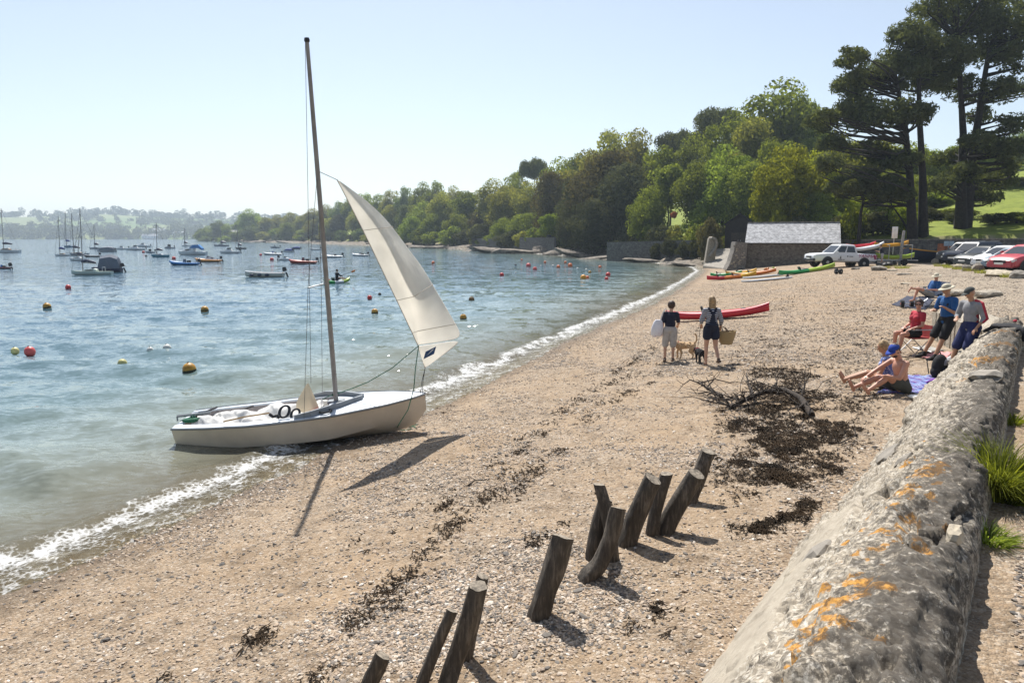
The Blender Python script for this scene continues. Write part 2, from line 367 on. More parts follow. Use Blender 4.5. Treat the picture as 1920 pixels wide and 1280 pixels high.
    fm = mth(t, 'MULTIPLY', fk.outputs[0], mth(t, 'GREATER_THAN', band.outputs[0], .02))
    df = N(t, 'BsdfDiffuse'); df.inputs[0].default_value = (.86, .87, .87, 1)
    mx2 = N(t, 'MixShader'); L(fm, mx2.inputs[0]); L(mx.outputs[0], mx2.inputs[1]); L(df.outputs[0], mx2.inputs[2]); L(mx2.outputs[0], out.inputs[0])
    return m
X, Y, Q = polar_grid(0, -2, 6, 5000, 560, -56, 40, 520)
D = shore_d(X, Y)
gzv = ground_z(X, Y)
amp = np.clip(1.4 - np.hypot(X, Y) / 60, 0, 1) * sstep(.3, -4, D)
Zw = np.zeros_like(X)
for wl, am, an, ph in ((2.6, .045, 20, 0), (1.7, .034, -12, 1), (1.1, .022, 35, 2.2), (.75, .014, -30, .7), (4.2, .045, 5, 3)):
    kx, ky = math.sin(R(an)) * 2 * math.pi / wl, math.cos(R(an)) * 2 * math.pi / wl
    mod = .4 + 1.2 * vnoise(X / wl * .4 + ph * 7, Y / wl * .4, int(ph * 10))
    Zw += am * mod * np.sin(kx * X + ky * Y + ph * 5 + 3 * vnoise(X / wl * .3, Y / wl * .3, 5)) * amp
jit = (fbm(X * .5, Y * .5, 44, 3) - .45) * 1.5
Zw += .10 * np.exp(-((D + .85 + jit * .7) / .26) ** 2) * (np.hypot(X, Y) < 45) * (.5 + vnoise(X * .7, Y * .7, 2))
Zw += .05 * np.exp(-((D + 2.9 + jit) / .5) ** 2) * (np.hypot(X, Y) < 45)
sw = .5 + .5 * (fbm(X * .45, Y * .45, 71, 3) - .45) * 2                # how far the swash runs up
Zw = np.where(D > -.35, np.maximum(Zw, gzv + .012 + .02 * (D < .2)), Zw)
Zw = np.where(D > sw, gzv - .05, Zw)
keep = (D[Q] < 1.6).all(axis=1) & ~((D[Q] > 1.0).any(axis=1) & (Y[Q] > 60).any(axis=1))
Q = Q[keep]; used = np.unique(Q); remap = np.full(len(X), -1); remap[used] = np.arange(len(used))
water = fast_mesh('sea', np.stack([X, Y, Zw], 1)[used], remap[Q], water_material(), smooth=True, attrs={'shore': D[used]})
tag(water, 'sparkling blue green sea with a line of foam along the beach', kind='structure')

# ------------------------------------------------------------ hills across the estuary
def hill_material():
    m, t, b = newmat('far_hillside'); L = t.links.new; tc = N(t, 'TexCoord'); P = tc.outputs['Object']
    mp = N(t, 'Mapping'); mp.inputs['Scale'].default_value = (1, .45, 0); L(P, mp.inputs[0])
    v = N(t, 'TexVoronoi', Scale=.0042); L(mp.outputs[0], v.inputs['Vector']); s = N(t, 'SeparateColor'); L(v.outputs['Color'], s.inputs[0])
    f = ramp(t, [(0, (.10, .16, .035)), (.35, (.13, .19, .05)), (.6, (.17, .20, .07)), (.8, (.09, .15, .03)), (1, (.20, .20, .09))], 'CONSTANT'); L(s.outputs[1], f.inputs[0])
    n = N(t, 'TexNoise', Scale=.02, Detail=6.0); L(P, n.inputs['Vector'])
    L(mix(t, f.outputs[0], (.10, .13, .04), mth(t, 'MULTIPLY', n.outputs[0], .5)), b.inputs['Base Color']); b.inputs['Roughness'].default_value = 1
    return m
def far_z(x, y):
    x = np.asarray(x, float); y = np.asarray(y, float)
    top = np.interp(x, [-1900, -1500, -1150, -900, -700, -450, -250, 0, 300], [64, 66, 72, 62, 56, 60, 52, 50, 48])
    k = sstep(1400, 2050, y + 90 * (vnoise(x * .004, y * .004, 8) - .5))
    return np.where(y < 1402, -1, .8 + (top - 4) * (.12 * sstep(1400, 1440, y) + .88 * k) + (fbm(x * .005, y * .005, 3) - .45) * 12 * k)
xs = np.linspace(-2300, 500, 180); ys = np.concatenate([np.linspace(1398, 1440, 8), np.linspace(1450, 2500, 70)])
xx, yy = np.meshgrid(xs, ys, indexing='ij'); nx, ny = xx.shape
i, j = np.meshgrid(np.arange(nx - 1), np.arange(ny - 1), indexing='ij'); q = (i * ny + j).ravel()
hills = fast_mesh('hills', np.stack([xx.ravel(), yy.ravel(), far_z(xx, yy).ravel()], 1), np.stack([q, q + ny, q + ny + 1, q + 1], 1), hill_material(), smooth=True)
tag(hills, 'far green hills with fields across the estuary', kind='structure')
# ------------------------------------------------------------ foliage
def leaf_material(name, c, c2, tl=.38, hue=.03):
    m, t, b = newmat(name); L = t.links.new; out = [n for n in t.nodes if n.type == 'OUTPUT_MATERIAL'][0]; t.nodes.remove(b)
    at = N(t, 'Attribute', attribute_name='tone'); oi = N(t, 'ObjectInfo')
    r = ramp(t, [(0, c2), (1, c)]); L(at.outputs['Fac'], r.inputs[0])
    hs = N(t, 'HueSaturation'); L(r.outputs[0], hs.inputs['Color'])
    L(mth(t, 'ADD', mth(t, 'MULTIPLY', oi.outputs['Random'], hue * 2), .5 - hue), hs.inputs['Hue'])
    L(mth(t, 'ADD', mth(t, 'MULTIPLY', oi.outputs['Random'], .5), .75), hs.inputs['Value'])
    df = N(t, 'BsdfDiffuse'); tr = N(t, 'BsdfTranslucent'); L(hs.outputs[0], df.inputs[0])
    gl = mix(t, hs.outputs[0], (1.25, 1.2, .5), 1.0, 'MULTIPLY'); L(gl, tr.inputs[0])
    mx = N(t, 'MixShader'); mx.inputs[0].default_value = tl; L(df.outputs[0], mx.inputs[1]); L(tr.outputs[0], mx.inputs[2]); L(mx.outputs[0], out.inputs[0])
    MATS[name] = m; return m
LM = {'green': leaf_material('leaf_green', (.27, .32, .075), (.07, .10, .027), .52, .012), 'olive': leaf_material('leaf_olive', (.33, .33, .10), (.10, .11, .035), .52, .012),
      'dark': leaf_material('leaf_evergreen', (.12, .125, .065), (.035, .04, .024), .3, .012), 'yellow': leaf_material('leaf_yellow_green', (.34, .36, .05), (.14, .16, .025), .5, .006),
      'bright': leaf_material('leaf_spring_green', (.30, .35, .06), (.09, .12, .025), .48, .01), 'pine': leaf_material('leaf_pine', (.15, .17, .08), (.045, .055, .03), .4, .012),
      'bloom': leaf_material('pink_blossom', (.55, .10, .08), (.16, .10, .04), .3, .006),
      'rust': leaf_material('leaf_brown_shrub', (.16, .14, .07), (.06, .052, .027), .35, .008), 'blue': leaf_material('leaf_grey_green', (.20, .25, .11), (.07, .10, .045), .45, .012)}
bark = pm('bark', (.06, .045, .033), .95, var=.35, scale=5, bump=.8, bscale=12)
bark_dark = pm('bark_dark', (.028, .022, .018), .95, var=.3, scale=4, bump=.8, bscale=9)
def leaf_quads(C, rad, n, size, seed, squash=1.0, shell=.55, up=.35, long=1.0):
    """n leaf faces spread through each clump; C (k,3), rad (k,)"""
    g = np.random.default_rng(seed); k = len(C); cnt = np.maximum(6, (n * rad ** 2 / (rad ** 2).sum()).astype(int)); idx = np.repeat(np.arange(k), cnt); M = len(idx)
    d = g.normal(size=(M, 3)); d[:, 2] += up * np.abs(g.normal(size=M)); d /= np.linalg.norm(d, axis=1)[:, None]
    rr = (shell + (1.12 - shell) * g.random(M) ** .6) * rad[idx]
    p = C[idx] + d * rr[:, None] * np.array([1, 1, squash])
    nrm = d + g.normal(size=(M, 3)) * .5; nrm /= np.linalg.norm(nrm, axis=1)[:, None]
    a = np.cross(nrm, g.normal(size=(M, 3))); a /= np.linalg.norm(a, axis=1)[:, None] + 1e-9; b = np.cross(nrm, a)
    s = size * (.55 + .9 * g.random(M)); sa = (s * long)[:, None]; sb = (s * (.45 + .3 * g.random(M)) / long ** .5)[:, None]
    V = np.stack([p - a * sa, p + b * sb + a * sa * .15, p + a * sa * .9, p - b * sb + a * sa * .1], 1).reshape(-1, 3)
    tone = np.clip(np.repeat(.25 + .5 * g.random(k), cnt) * .6 + .5 * g.random(M) * .8, 0, 1)
    return V, np.arange(4 * M).reshape(-1, 4), np.repeat(tone, 4)
def limb_path(a, b, g, bow=.12, n=4):
    a = np.array(a, float); b = np.array(b, float); L = np.linalg.norm(b - a); out = []
    off = g.normal(size=3) * L * bow; off[2] = abs(off[2]) * -.4
    for i in range(n + 1):
        t = i / n; out.append(tuple(a + (b - a) * t + off * 4 * t * (1 - t)))
    return out
def make_tree(name, h, wd, base, ncl, nleaf, lsize, seed, leaf, barkm=bark, kind='round', clumps=None, trunkpath=None, tr=.02):
    """root at the foot; children trunk and crown"""
    g = np.random.default_rng(seed); root = bpy.data.objects.new(name, None); col.objects.link(root)
    if clumps is None:
        cs = []; zc = h * (base + (1 - base) * .5); hz = h * (1 - base) * .5
        while len(cs) < ncl:
            d = g.normal(size=3); d /= np.linalg.norm(d); q = g.random() ** .45
            if kind == 'round': prof = 1.0
            elif kind == 'tall': prof = 1.05 - .4 * max(d[2], 0)
            else: prof = 1.0
            r = wd * .5 * g.uniform(.24, .42) * (1 if kind != 'pine' else .9)
            if kind == 'pine': d[2] = abs(d[2]) * .8
            p = np.array([d[0] * (wd * .5 - r * .7) * q * prof, d[1] * (wd * .5 - r * .7) * q * prof, zc + d[2] * (hz - r * .55) * q]); cs.append((*p, r))
        clumps = np.array(cs)
    C = clumps[:, :3]; rad = clumps[:, 3]
    sq = .72 if kind == 'pine' else .8
    V, Fq, tone = leaf_quads(C, rad, nleaf, lsize, seed + 1, sq, .15 if kind == 'pine' else .45, .3, 1.5 if kind == 'pine' else 1.0)
    fast_mesh('crown', V, Fq, leaf, root, attrs={'tone': tone})
    b = MB(); r0 = max(.12, h * tr)
    tp = trunkpath or [[(0, 0, -.4), (g.normal() * .15, g.normal() * .15, h * .3), (g.normal() * .4, g.normal() * .4, h * (base + .35 * (1 - base))), (g.normal() * .5, g.normal() * .5, h * .85)]]
    for path in tp:
        pr = [r0 * (1.25 if i == 0 else 1 - .8 * i / (len(path) - 1)) for i in range(len(path))]; b.tube(path, pr, 8)
    for c in clumps:
        path = tp[int(np.argmin([min(np.hypot(p[0] - c[0], p[1] - c[1]) for p in q) for q in tp]))]
        zt = max(path[0][2] + .3 * h * base, min(c[2] - .35 * np.hypot(c[0], c[1]) * (.5 if kind == 'pine' else .9), path[-1][2] * .98)); k = 0
        while k < len(path) - 2 and path[k + 1][2] < zt: k += 1
        p, q = np.array(path[k]), np.array(path[k + 1]); t = np.clip((zt - p[2]) / max(q[2] - p[2], .01), 0, 1); a = p + (q - p) * t
        b.tube(limb_path(a, c[:3], g), [r0 * .34, r0 * .26, r0 * .18, r0 * .12, r0 * .05], 5, cap=False)
    b.build('trunk', barkm, root, smooth=True)
    return root
def place_tree(proto, px, Y, top, wpx, leaf, label, cat='tree', group=None, name='tree', sink=0, first=[], hmax=None):
    X = (px - 960) / F * Y / .975; zg = gz(X, Y) - sink
    ztop = at_y(px, top, Y).z; zg = zg if hmax is None else ztop - hmax; h = max(ztop - zg, 1.2); hw, ww = PROTO[proto]
    key = proto
    if key not in first: o = PR[proto]; first.append(key)
    else: o = copy_tree(PR[proto])
    o.name = name; o.location = (X, Y, zg); sw_ = wpx / F * Y / ww
    o.scale = (sw_, sw_, h / hw); o.rotation_euler = (0, 0, random.random() * 6.28)
    for ch in o.children:
        if ch.name.startswith('crown'): ch.material_slots[0].link = 'OBJECT'; ch.material_slots[0].material = LM[leaf]
    for k in ('label', 'category', 'group', 'kind'):
        if k in o: del o[k]
    return tag(o, label, cat, group)
PROTO = {'A': (16, 13), 'B': (15, 14), 'C': (18, 11), 'D': (16, 14), 'E': (16, 13), 'S': (3, 4), 'T': (12, 8)}
PR = {'A': make_tree('tree', 16, 13, .14, 48, 15000, .25, 1, LM['green']), 'B': make_tree('tree', 15, 14, .10, 56, 15000, .25, 2, LM['olive']),
      'C': make_tree('tree', 18, 11, .10, 50, 14000, .25, 3, LM['green'], kind='tall'), 'D': make_tree('tree', 16, 14, .04, 66, 18000, .24, 4, LM['dark']),
      'E': make_tree('pine_tree', 16, 13, .55, 20, 11000, .20, 5, LM['pine'], bark_dark, 'pine', tr=.016), 'S': make_tree('shrub', 3, 4, .0, 26, 4200, .13, 6, LM['green'], tr=.015),
      'T': make_tree('tree', 12, 8, .28, 26, 4200, .26, 8, LM['bright'], tr=.013)}
TG = 'trees of the wooded headland'
# wood on the headland, far to near; (centre px, distance, top px, width px, shape, foliage)
row = []
for px, Y, top, wp in ((398, 700, 430, 26), (412, 690, 424, 30), (430, 660, 414, 34), (447, 640, 420, 30), (468, 650, 412, 36), (490, 610, 393, 50), (516, 590, 404, 36), (536, 600, 403, 36), (560, 560, 398, 40), (583, 540, 400, 40), (604, 520, 392, 44),
        (628, 490, 385, 46), (650, 470, 378, 46), (672, 450, 372, 50), (696, 430, 362, 50), (722, 410, 364, 46), (744, 390, 356, 46), (770, 370, 350, 48), (798, 350, 344, 54), (826, 345, 340, 54), (855, 335, 350, 50)):
    row.append((px, Y, top, wp, random.choice('ABCA'), random.choice(['blue', 'green', 'olive', 'green'])))
    row.append((px + random.uniform(-8, 8), Y - random.uniform(18, 40), top + random.uniform(18, 34), wp * .95, random.choice('ABD'), random.choice(['green', 'dark', 'olive', 'blue'])))
for px, Y, top, wp, sh, lf in ((800, 300, 378, 62, 'B', 'green'), (838, 285, 362, 70, 'A', 'olive'), (878, 270, 352, 76, 'C', 'green'), (905, 255, 395, 60, 'D', 'rust'), (930, 250, 338, 84, 'A', 'olive'), (780, 292, 405, 50, 'D', 'green'), (820, 276, 402, 56, 'A', 'green'),
        (862, 256, 400, 60, 'B', 'green'), (968, 250, 322, 80, 'B', 'green'), (1000, 246, 290, 70, 'E', 'pine'), (950, 225, 352, 90, 'A', 'olive'), (1000, 215, 338, 90, 'B', 'olive'), (905, 228, 418, 60, 'D', 'dark'), (945, 214, 408, 66, 'B', 'green'), (985, 204, 398, 80, 'D', 'green'),
        (1045, 210, 300, 90, 'A', 'bright'), (1075, 205, 278, 80, 'C', 'green'), (1035, 178, 318, 90, 'D', 'rust'), (1030, 170, 396, 54, 'T', 'bright'), (1090, 180, 285, 110, 'A', 'olive'), (1145, 185, 243, 130, 'B', 'olive'), (1190, 180, 248, 110, 'A', 'olive'),
        (1080, 158, 330, 100, 'D', 'dark'), (1130, 152, 280, 150, 'D', 'rust'), (1165, 142, 300, 130, 'D', 'dark'), (1110, 140, 372, 110, 'D', 'dark'), (1070, 150, 392, 70, 'D', 'dark'),
        (1245, 175, 236, 90, 'E', 'pine'), (1225, 150, 262, 100, 'C', 'bright'), (1240, 132, 300, 90, 'T', 'green'), (1205, 128, 350, 80, 'B', 'green'), (1290, 150, 255, 110, 'A', 'green'), (1320, 165, 188, 110, 'E', 'pine'), (1285, 168, 232, 80, 'E', 'pine'),
        (1350, 140, 212, 130, 'A', 'green'), (1425, 138, 158, 180, 'A', 'green'), (1470, 142, 190, 120, 'B', 'green'), (1390, 130, 205, 120, 'C', 'olive'), (1300, 122, 300, 110, 'B', 'green'), (1340, 118, 275, 120, 'A', 'green'), (1385, 112, 300, 110, 'D', 'green'),
        (1430, 116, 260, 120, 'B', 'green'), (1500, 130, 222, 90, 'C', 'green'), (1540, 125, 250, 100, 'A', 'yellow'), (1600, 120, 262, 140, 'B', 'yellow'), (1660, 118, 270, 120, 'A', 'bright'), (1720, 120, 280, 120, 'B', 'green'), (1780, 118, 262, 110, 'A', 'green'), (1690, 106, 330, 110, 'A', 'bright'), (1640, 100, 320, 110, 'B', 'bright'), (1580, 100, 330, 110, 'A', 'yellow'),
        (1550, 92, 352, 90, 'A', 'bright'), (1455, 92, 272, 130, 'B', 'yellow'), (1500, 96, 285, 100, 'A', 'yellow'), (1415, 95, 330, 70, 'T', 'yellow'), (1440, 89, 390, 60, 'S', 'yellow'), (1500, 90, 360, 80, 'B', 'green'),
        (1850, 170, 250, 130, 'A', 'blue'), (1900, 175, 235, 120, 'B', 'blue'), (1800, 172, 255, 120, 'B', 'blue'), (1930, 150, 260, 120, 'A', 'green'), (1980, 140, 240, 140, 'B', 'green')):
    row.append((px, Y, top, wp, sh, lf))
WORD = {'green': 'mid green leafy', 'olive': 'olive tinged leafy', 'dark': 'dense dark evergreen', 'yellow': 'bright yellow green', 'bright': 'fresh spring green', 'pine': 'dark flat topped pine', 'rust': 'dark brownish evergreen', 'blue': 'greyish green leafy'}
for px, Y, top, wp, sh, lf in row:
    if Y > 330: lab, gr = WORD[lf] + ' tree on the far tip of the headland', 'far headland trees, ' + lf
    elif px < 1280:
        lab = ('tall ' if top < 300 else 'low ' if top > 385 else '') + WORD[lf] + ' tree ' + ('beyond the low shaded shore wall' if px < 870 else 'above the low shaded shore wall' if px < 985 else 'behind the little gazebo' if px < 1062 else 'above the shore beside the gazebo wall' if px < 1125 else 'just beyond the gazebo wall' if px < 1195 else 'above the high retaining wall') + (', in the back row' if Y > float(np.interp(px, [780, 900, 1000, 1100, 1280], [292, 250, 205, 165, 140])) else ''); gr = lab
    elif px < 1780 and Y < 132 or px < 1560: lab = ('tall ' if top < 235 else 'low ' if top > 325 else '') + WORD[lf] + ' tree ' + ('above the tamarisk bush' if px < 1345 else 'behind the black hut' if px < 1408 else 'behind the stone boathouse' if px < 1545 else 'behind the slim short pine' if px < 1650 else 'behind the twin trunked pine') + (', in the back row' if Y > 117 else ''); gr = lab
    else: lab, gr = WORD[lf] + ' tree at the top of the lawn', 'trees above the lawn, ' + lf
    place_tree(sh, px, Y, top, wp, lf, lab, 'pine' if sh == 'E' else 'tree', gr, 'pine_tree' if sh == 'E' else 'tree', sink=.3)
# shrubs: along the wood's foot, behind the car park wall and on the lawn
for k, px in enumerate(np.linspace(760, 1380, 34)):
    Yb = float(np.interp(px, [760, 1000, 1200, 1320, 1380], [290, 180, 122, 102, 88])) + random.uniform(2, 7)
    lf = random.choice(['green', 'dark', 'olive', 'green'])
    place_tree('S', px + random.uniform(-6, 6), Yb, at_y_top if False else 448 - random.uniform(6, 30), random.uniform(34, 60), lf, WORD[lf].replace(' leafy', '') + ' shrub overhanging the rocky shore of the cove', 'shrub', 'shore shrubs, ' + lf, 'shrub')
for px, Y, top, wp, lf, lab in ((1318, 94, 407, 50, 'rust', 'brown green tamarisk bush beside the curved slipway wall'), (1300, 118, 388, 70, 'bright', 'pale green shrub above the shore retaining wall'), (1404, 86, 432, 26, 'green', 'small green shrub between dark hut and boathouse'),
        (1590, 88, 400, 60, 'dark', 'rounded dark laurel bush behind the boathouse roof'), (1625, 86, 396, 50, 'dark', 'tall dark bush at the foot of slim pine trunk'), (1668, 84, 400, 36, 'yellow', 'clipped golden bush behind the sign'), (1690, 80, 412, 50, 'dark', 'clipped dark round bush beside big pine trunks'),
        (1560, 86, 404, 50, 'green', 'mid green bush over the boathouse ridge'), (1530, 88, 392, 60, 'bright', 'spring green bush over the boathouse roof'), (1755, 82, 415, 36, 'dark', 'dark bush between the pine trunks'), (1910, 96, 398, 50, 'green', 'rounded green bush on the lawn edge'), (1870, 76, 437, 60, 'green', 'low green hedge bush above the parked cars'),
        (1830, 77, 438, 60, 'dark', 'low dark hedge bush above the black car'), (1915, 74, 434, 60, 'green', 'low green bush above the red car'), (1480, 87, 405, 50, 'dark', 'dark bush directly behind the boathouse'), (1650, 96, 372, 90, 'bright', 'wide spring green bush behind the golden one'), (1720, 100, 360, 110, 'green', 'large green bush behind the pine trunks'),
        (1850, 112, 372, 110, 'dark', 'long dark hedge across the lawn'), (1920, 112, 368, 110, 'dark', 'dark hedge end at the upper lawn'), (1790, 110, 368, 100, 'dark', 'dark hedge shaded by the right pine')):
    place_tree('S', px, Y, top, wp, lf, lab, 'bush', None, 'bush')

for k, px in enumerate(np.linspace(402, 752, 26)):
    Yb = float(np.interp(px, [400, 560, 660, 760], [728, 520, 410, 292])) + random.uniform(4, 12); lf = random.choice(['green', 'blue', 'olive', 'dark'])
    place_tree('S', px + random.uniform(-5, 5), Yb, random.uniform(428, 441), random.uniform(22, 34), lf, WORD[lf].replace(' leafy', '') + ' scrub along the far headland shore', 'shrub', 'far shore scrub, ' + lf, 'shrub')
for k, px in enumerate(np.linspace(1552, 1775, 13)):
    lf = random.choice(['dark', 'green', 'dark', 'bright'])
    place_tree('S', px + random.uniform(-6, 6), random.uniform(75.5, 79) if px < 1700 else random.uniform(84, 92), random.uniform(384, 408), random.uniform(44, 66), lf, WORD[lf].replace(' leafy', '') + ' shrub in the hedge behind the pine trunks', 'shrub', 'garden hedge shrubs, ' + lf, 'shrub')
place_tree('S', 1252, 121, 401, 14, 'bloom', 'small shrub covered in pinkish red blossom above the retaining wall', 'shrub', None, 'shrub', hmax=.8)
for k, (px, Y) in enumerate(((1150, 121), (1172, 117), (1196, 114.5), (1222, 111), (1246, 108), (1270, 105), (1296, 101))):
    place_tree('S', px, Y, random.uniform(446, 458), random.uniform(26, 40), 'dark', 'dark ivy clump hanging against the high retaining wall', 'ivy', 'ivy on the high retaining wall', 'ivy_clump')
# ------------------------------------------------------------ the big pines by the car park
def big_pine(name, pads, trunks, Y, label, n, seed, base_px, sz=.34):
    X0 = (base_px - 960) / F * Y / .975; z0 = gz(X0, Y); org = Vector((X0, Y, z0)); g = np.random.default_rng(seed); cl = []
    for px, py, r in pads:
        dy = g.uniform(-3.5, 3.5); p = at_y(px, py, Y + dy) - org; rr = r / F * Y
        rr *= .70; cl.append((p.x, p.y, p.z, rr))
        for k in range(5):
            a = g.uniform(0, 6.28); q = rr * g.uniform(.5, 1.25); cl.append((p.x + q * math.cos(a), p.y + q * math.sin(a), p.z + g.uniform(-.55, .45) * rr, rr * g.uniform(.35, .62)))
    tp = []
    for path in trunks: tp.append([tuple(at_y(px, py, Y + dy) - org) for px, py, dy in path])
    for p in tp: p[0] = (p[0][0], p[0][1], -.5)
    H = max(c[2] for c in cl)
    r = make_tree(name, H, 20, .3, 0, n, sz, seed, LM['pine'], bark_dark, 'pine', np.array(cl), tp, tr=.022)
    r.location = org; return tag(r, label, 'pine')
big_pine('pine_tree', [(1556, 228, 40), (1605, 205, 52), (1640, 150, 62), (1600, 112, 38), (1685, 118, 60), (1705, 66, 52), (1655, 215, 46), (1738, 150, 56), (1565, 268, 34), (1545, 214, 22), (1636, 285, 46), (1555, 305, 34), (1690, 300, 40), (1612, 335, 40), (1665, 350, 42), (1745, 95, 50), (1590, 160, 40), (1720, 215, 36), (1575, 345, 30)],
    [[(1712, 442, 0), (1706, 330, 0), (1697, 235, .3), (1680, 150, .5), (1665, 110, .6)], [(1732, 442, .6), (1730, 330, .6), (1724, 220, .6), (1722, 130, .5), (1712, 60, .4)]], 73, 'tall twin trunked dark pine beside the boathouse car park', 40000, 51, 1720, .16)
big_pine('pine_tree', [(1765, 40, 60), (1822, 22, 60), (1880, 42, 60), (1850, 92, 60), (1785, 100, 56), (1902, 108, 46), (1878, 168, 46), (1800, 165, 46), (1905, 232, 36), (1832, 265, 38), (1875, 272, 40), (1892, 305, 30), (1862, 332, 40), (1805, 325, 40), (1762, 2, 48), (1830, -30, 60), (1905, -20, 60), (1770, 300, 34), (1842, 215, 30), (1930, 60, 50), (1950, 160, 46), (1960, 260, 40), (1760, 350, 34), (1845, 365, 36)],
    [[(1800, 445, 0), (1803, 350, 0), (1806, 250, -.2), (1800, 150, -.3), (1790, 60, -.4)], [(1808, 440, .5), (1822, 300, .5), (1835, 220, .5), (1850, 120, .4), (1870, 40, .3)]], 76, 'broad dark pine with spreading bare limbs at the lawn edge', 42000, 52, 1802, .16)
big_pine('pine_tree', [(1600, 352, 26), (1640, 345, 26), (1625, 325, 26), (1580, 362, 20), (1660, 365, 20)], [[(1610, 442, 0), (1614, 400, 0), (1622, 365, 0), (1628, 335, 0)]], 74, 'slim short pine standing left of the twin trunked pine', 8000, 53, 1610, .16)
big_pine('pine_tree', [(1662, 350, 22), (1645, 372, 20), (1675, 335, 20)], [[(1712, 436, -.4), (1690, 410, -.4), (1672, 385, -.4), (1660, 355, -.4)]], 75, 'leaning young pine with diagonal trunk beside the big pine', 5500, 54, 1712, .16)

# ------------------------------------------------------------ woods across the water: one mass
g = np.random.default_rng(91); nT = 5200
tx = g.uniform(-1850, 250, nT); ty = 1400 + 700 * g.random(nT) ** 1.25
fz = fbm(tx * .006, ty * .013, 61, 3); keepm = (ty < 1455) | (fz > .57) | ((ty > 1985) & (ty < 2060) & (g.random(nT) < .8)) | (np.abs(((tx * .35 + ty) % 190) - 95) < 6)
tx, ty = tx[keepm], ty[keepm]; tz = far_z(tx, ty); rad = g.uniform(5, 11, len(tx)) * np.where(ty > 1985, 1.1, 1)
sub = np.repeat(np.arange(len(tx)), 3); off = g.normal(size=(len(sub), 3)) * .45
C = np.stack([tx[sub], ty[sub], tz[sub] + rad[sub] * .7], 1) + off * rad[sub][:, None]
V, Fq, tone = leaf_quads(C, rad[sub] * g.uniform(.5, .8, len(sub)), 130000, 2.3, 92, .85, .7, .6)
tag(fast_mesh('woodland', V, Fq, LM['dark'], attrs={'tone': tone}), 'distant woods and hedgerows covering the hills across the estuary', kind='stuff')
# ------------------------------------------------------------ sea wall of rough concrete
def concrete_material(name, lichen=True):
    m, t, b = newmat(name); L = t.links.new; tc = N(t, 'TexCoord'); P = tc.outputs['Object']
    n1 = N(t, 'TexNoise', Scale=2.2, Detail=9.0, Roughness=.72); n2 = N(t, 'TexNoise', Scale=22.0, Detail=6.0, Roughness=.75); v = N(t, 'TexVoronoi', Scale=55.0)
    for q in (n1, n2, v): L(P, q.inputs['Vector'])
    c1 = ramp(t, [(.28, (.17, .14, .105)), (.45, (.29, .25, .195)), (.62, (.41, .36, .285)), (.8, (.48, .43, .355))]); L(mth(t, 'ADD', mth(t, 'MULTIPLY', n1.outputs[0], .55), mth(t, 'MULTIPLY', n2.outputs[0], .45)), c1.inputs[0])
    s = N(t, 'SeparateColor'); L(v.outputs['Color'], s.inputs[0]); pb = ramp(t, [(0, (.05, .042, .035)), (.3, (.22, .19, .145)), (.7, (.46, .40, .31)), (1, (.80, .76, .68))]); L(s.outputs[0], pb.inputs[0])
    v7 = N(t, 'TexVoronoi', Scale=24.0); L(P, v7.inputs['Vector']); s7 = N(t, 'SeparateColor'); L(v7.outputs['Color'], s7.inputs[0]); p7_ = ramp(t, [(0, (.10, .085, .07)), (.35, (.30, .25, .19)), (.75, (.46, .39, .30)), (1, (.72, .68, .6))]); L(s7.outputs[1], p7_.inputs[0]); base = mix(t, mix(t, c1.outputs[0], p7_.outputs[0], .34), pb.outputs[0], .38)
    n6 = N(t, 'TexNoise', Scale=6.0, Detail=11.0, Roughness=.8); L(P, n6.inputs['Vector']); dk = ramp(t, [(.34, (.25, .22, .2)), (.43, (1, 1, 1))]); L(n6.outputs[0], dk.inputs[0]); base = mix(t, base, dk.outputs[0], .8, 'MULTIPLY')
    if lichen:
        at = N(t, 'Attribute', attribute_name='lichen'); n3 = N(t, 'TexNoise', Scale=17.0, Detail=9.0, Roughness=.75); L(P, n3.inputs['Vector'])
        k = ramp(t, [(.60, (0,) * 3), (.68, (1,) * 3)]); L(mth(t, 'MULTIPLY', at.outputs['Fac'], mth(t, 'SUBTRACT', mth(t, 'MULTIPLY', n3.outputs[0], 2.2), .30)), k.inputs[0])
        oc = ramp(t, [(.35, (.34, .16, .03)), (.6, (.60, .28, .03))]); L(n2.outputs[0], oc.inputs[0]); base = mix(t, base, oc.outputs[0], mth(t, 'MULTIPLY', k.outputs[0], .85))
    if lichen:
        sk = N(t, 'Attribute', attribute_name='skirt'); cm = ramp(t, [(.3, (.30, .26, .205)), (.7, (.40, .355, .285))]); L(n1.outputs[0], cm.inputs[0]); base = mix(t, base, cm.outputs[0], mth(t, 'MULTIPLY', sk.outputs['Fac'], .85))
    if lichen:
        cr = N(t, 'Attribute', attribute_name='crust'); n8 = N(t, 'TexNoise', Scale=15.0, Detail=9.0, Roughness=.8); L(P, n8.inputs['Vector']); ck = ramp(t, [(.50, (0,) * 3), (.60, (1,) * 3)]); L(mth(t, 'MULTIPLY', mth(t, 'ADD', n8.outputs[0], .12), mth(t, 'ADD', mth(t, 'MULTIPLY', cr.outputs['Fac'], .22), .82)), ck.inputs[0]); base = mix(t, base, (.035, .03, .026), mth(t, 'MULTIPLY', ck.outputs[0], .8))
    L(base, b.inputs['Base Color']); b.inputs['Roughness'].default_value = .92; b.inputs['Specular IOR Level'].default_value = .25
    n5 = N(t, 'TexNoise', Scale=9.0, Detail=12.0, Roughness=.82); L(P, n5.inputs['Vector']); h = mth(t, 'ADD', mth(t, 'MULTIPLY', n5.outputs[0], 2.4), mth(t, 'MULTIPLY', v.outputs['Distance'], -.12)); bp = N(t, 'Bump', Strength=.4, Distance=.03); L(h, bp.inputs['Height']); L(bp.outputs[0], b.inputs['Normal'])
    MATS[name] = m; return m
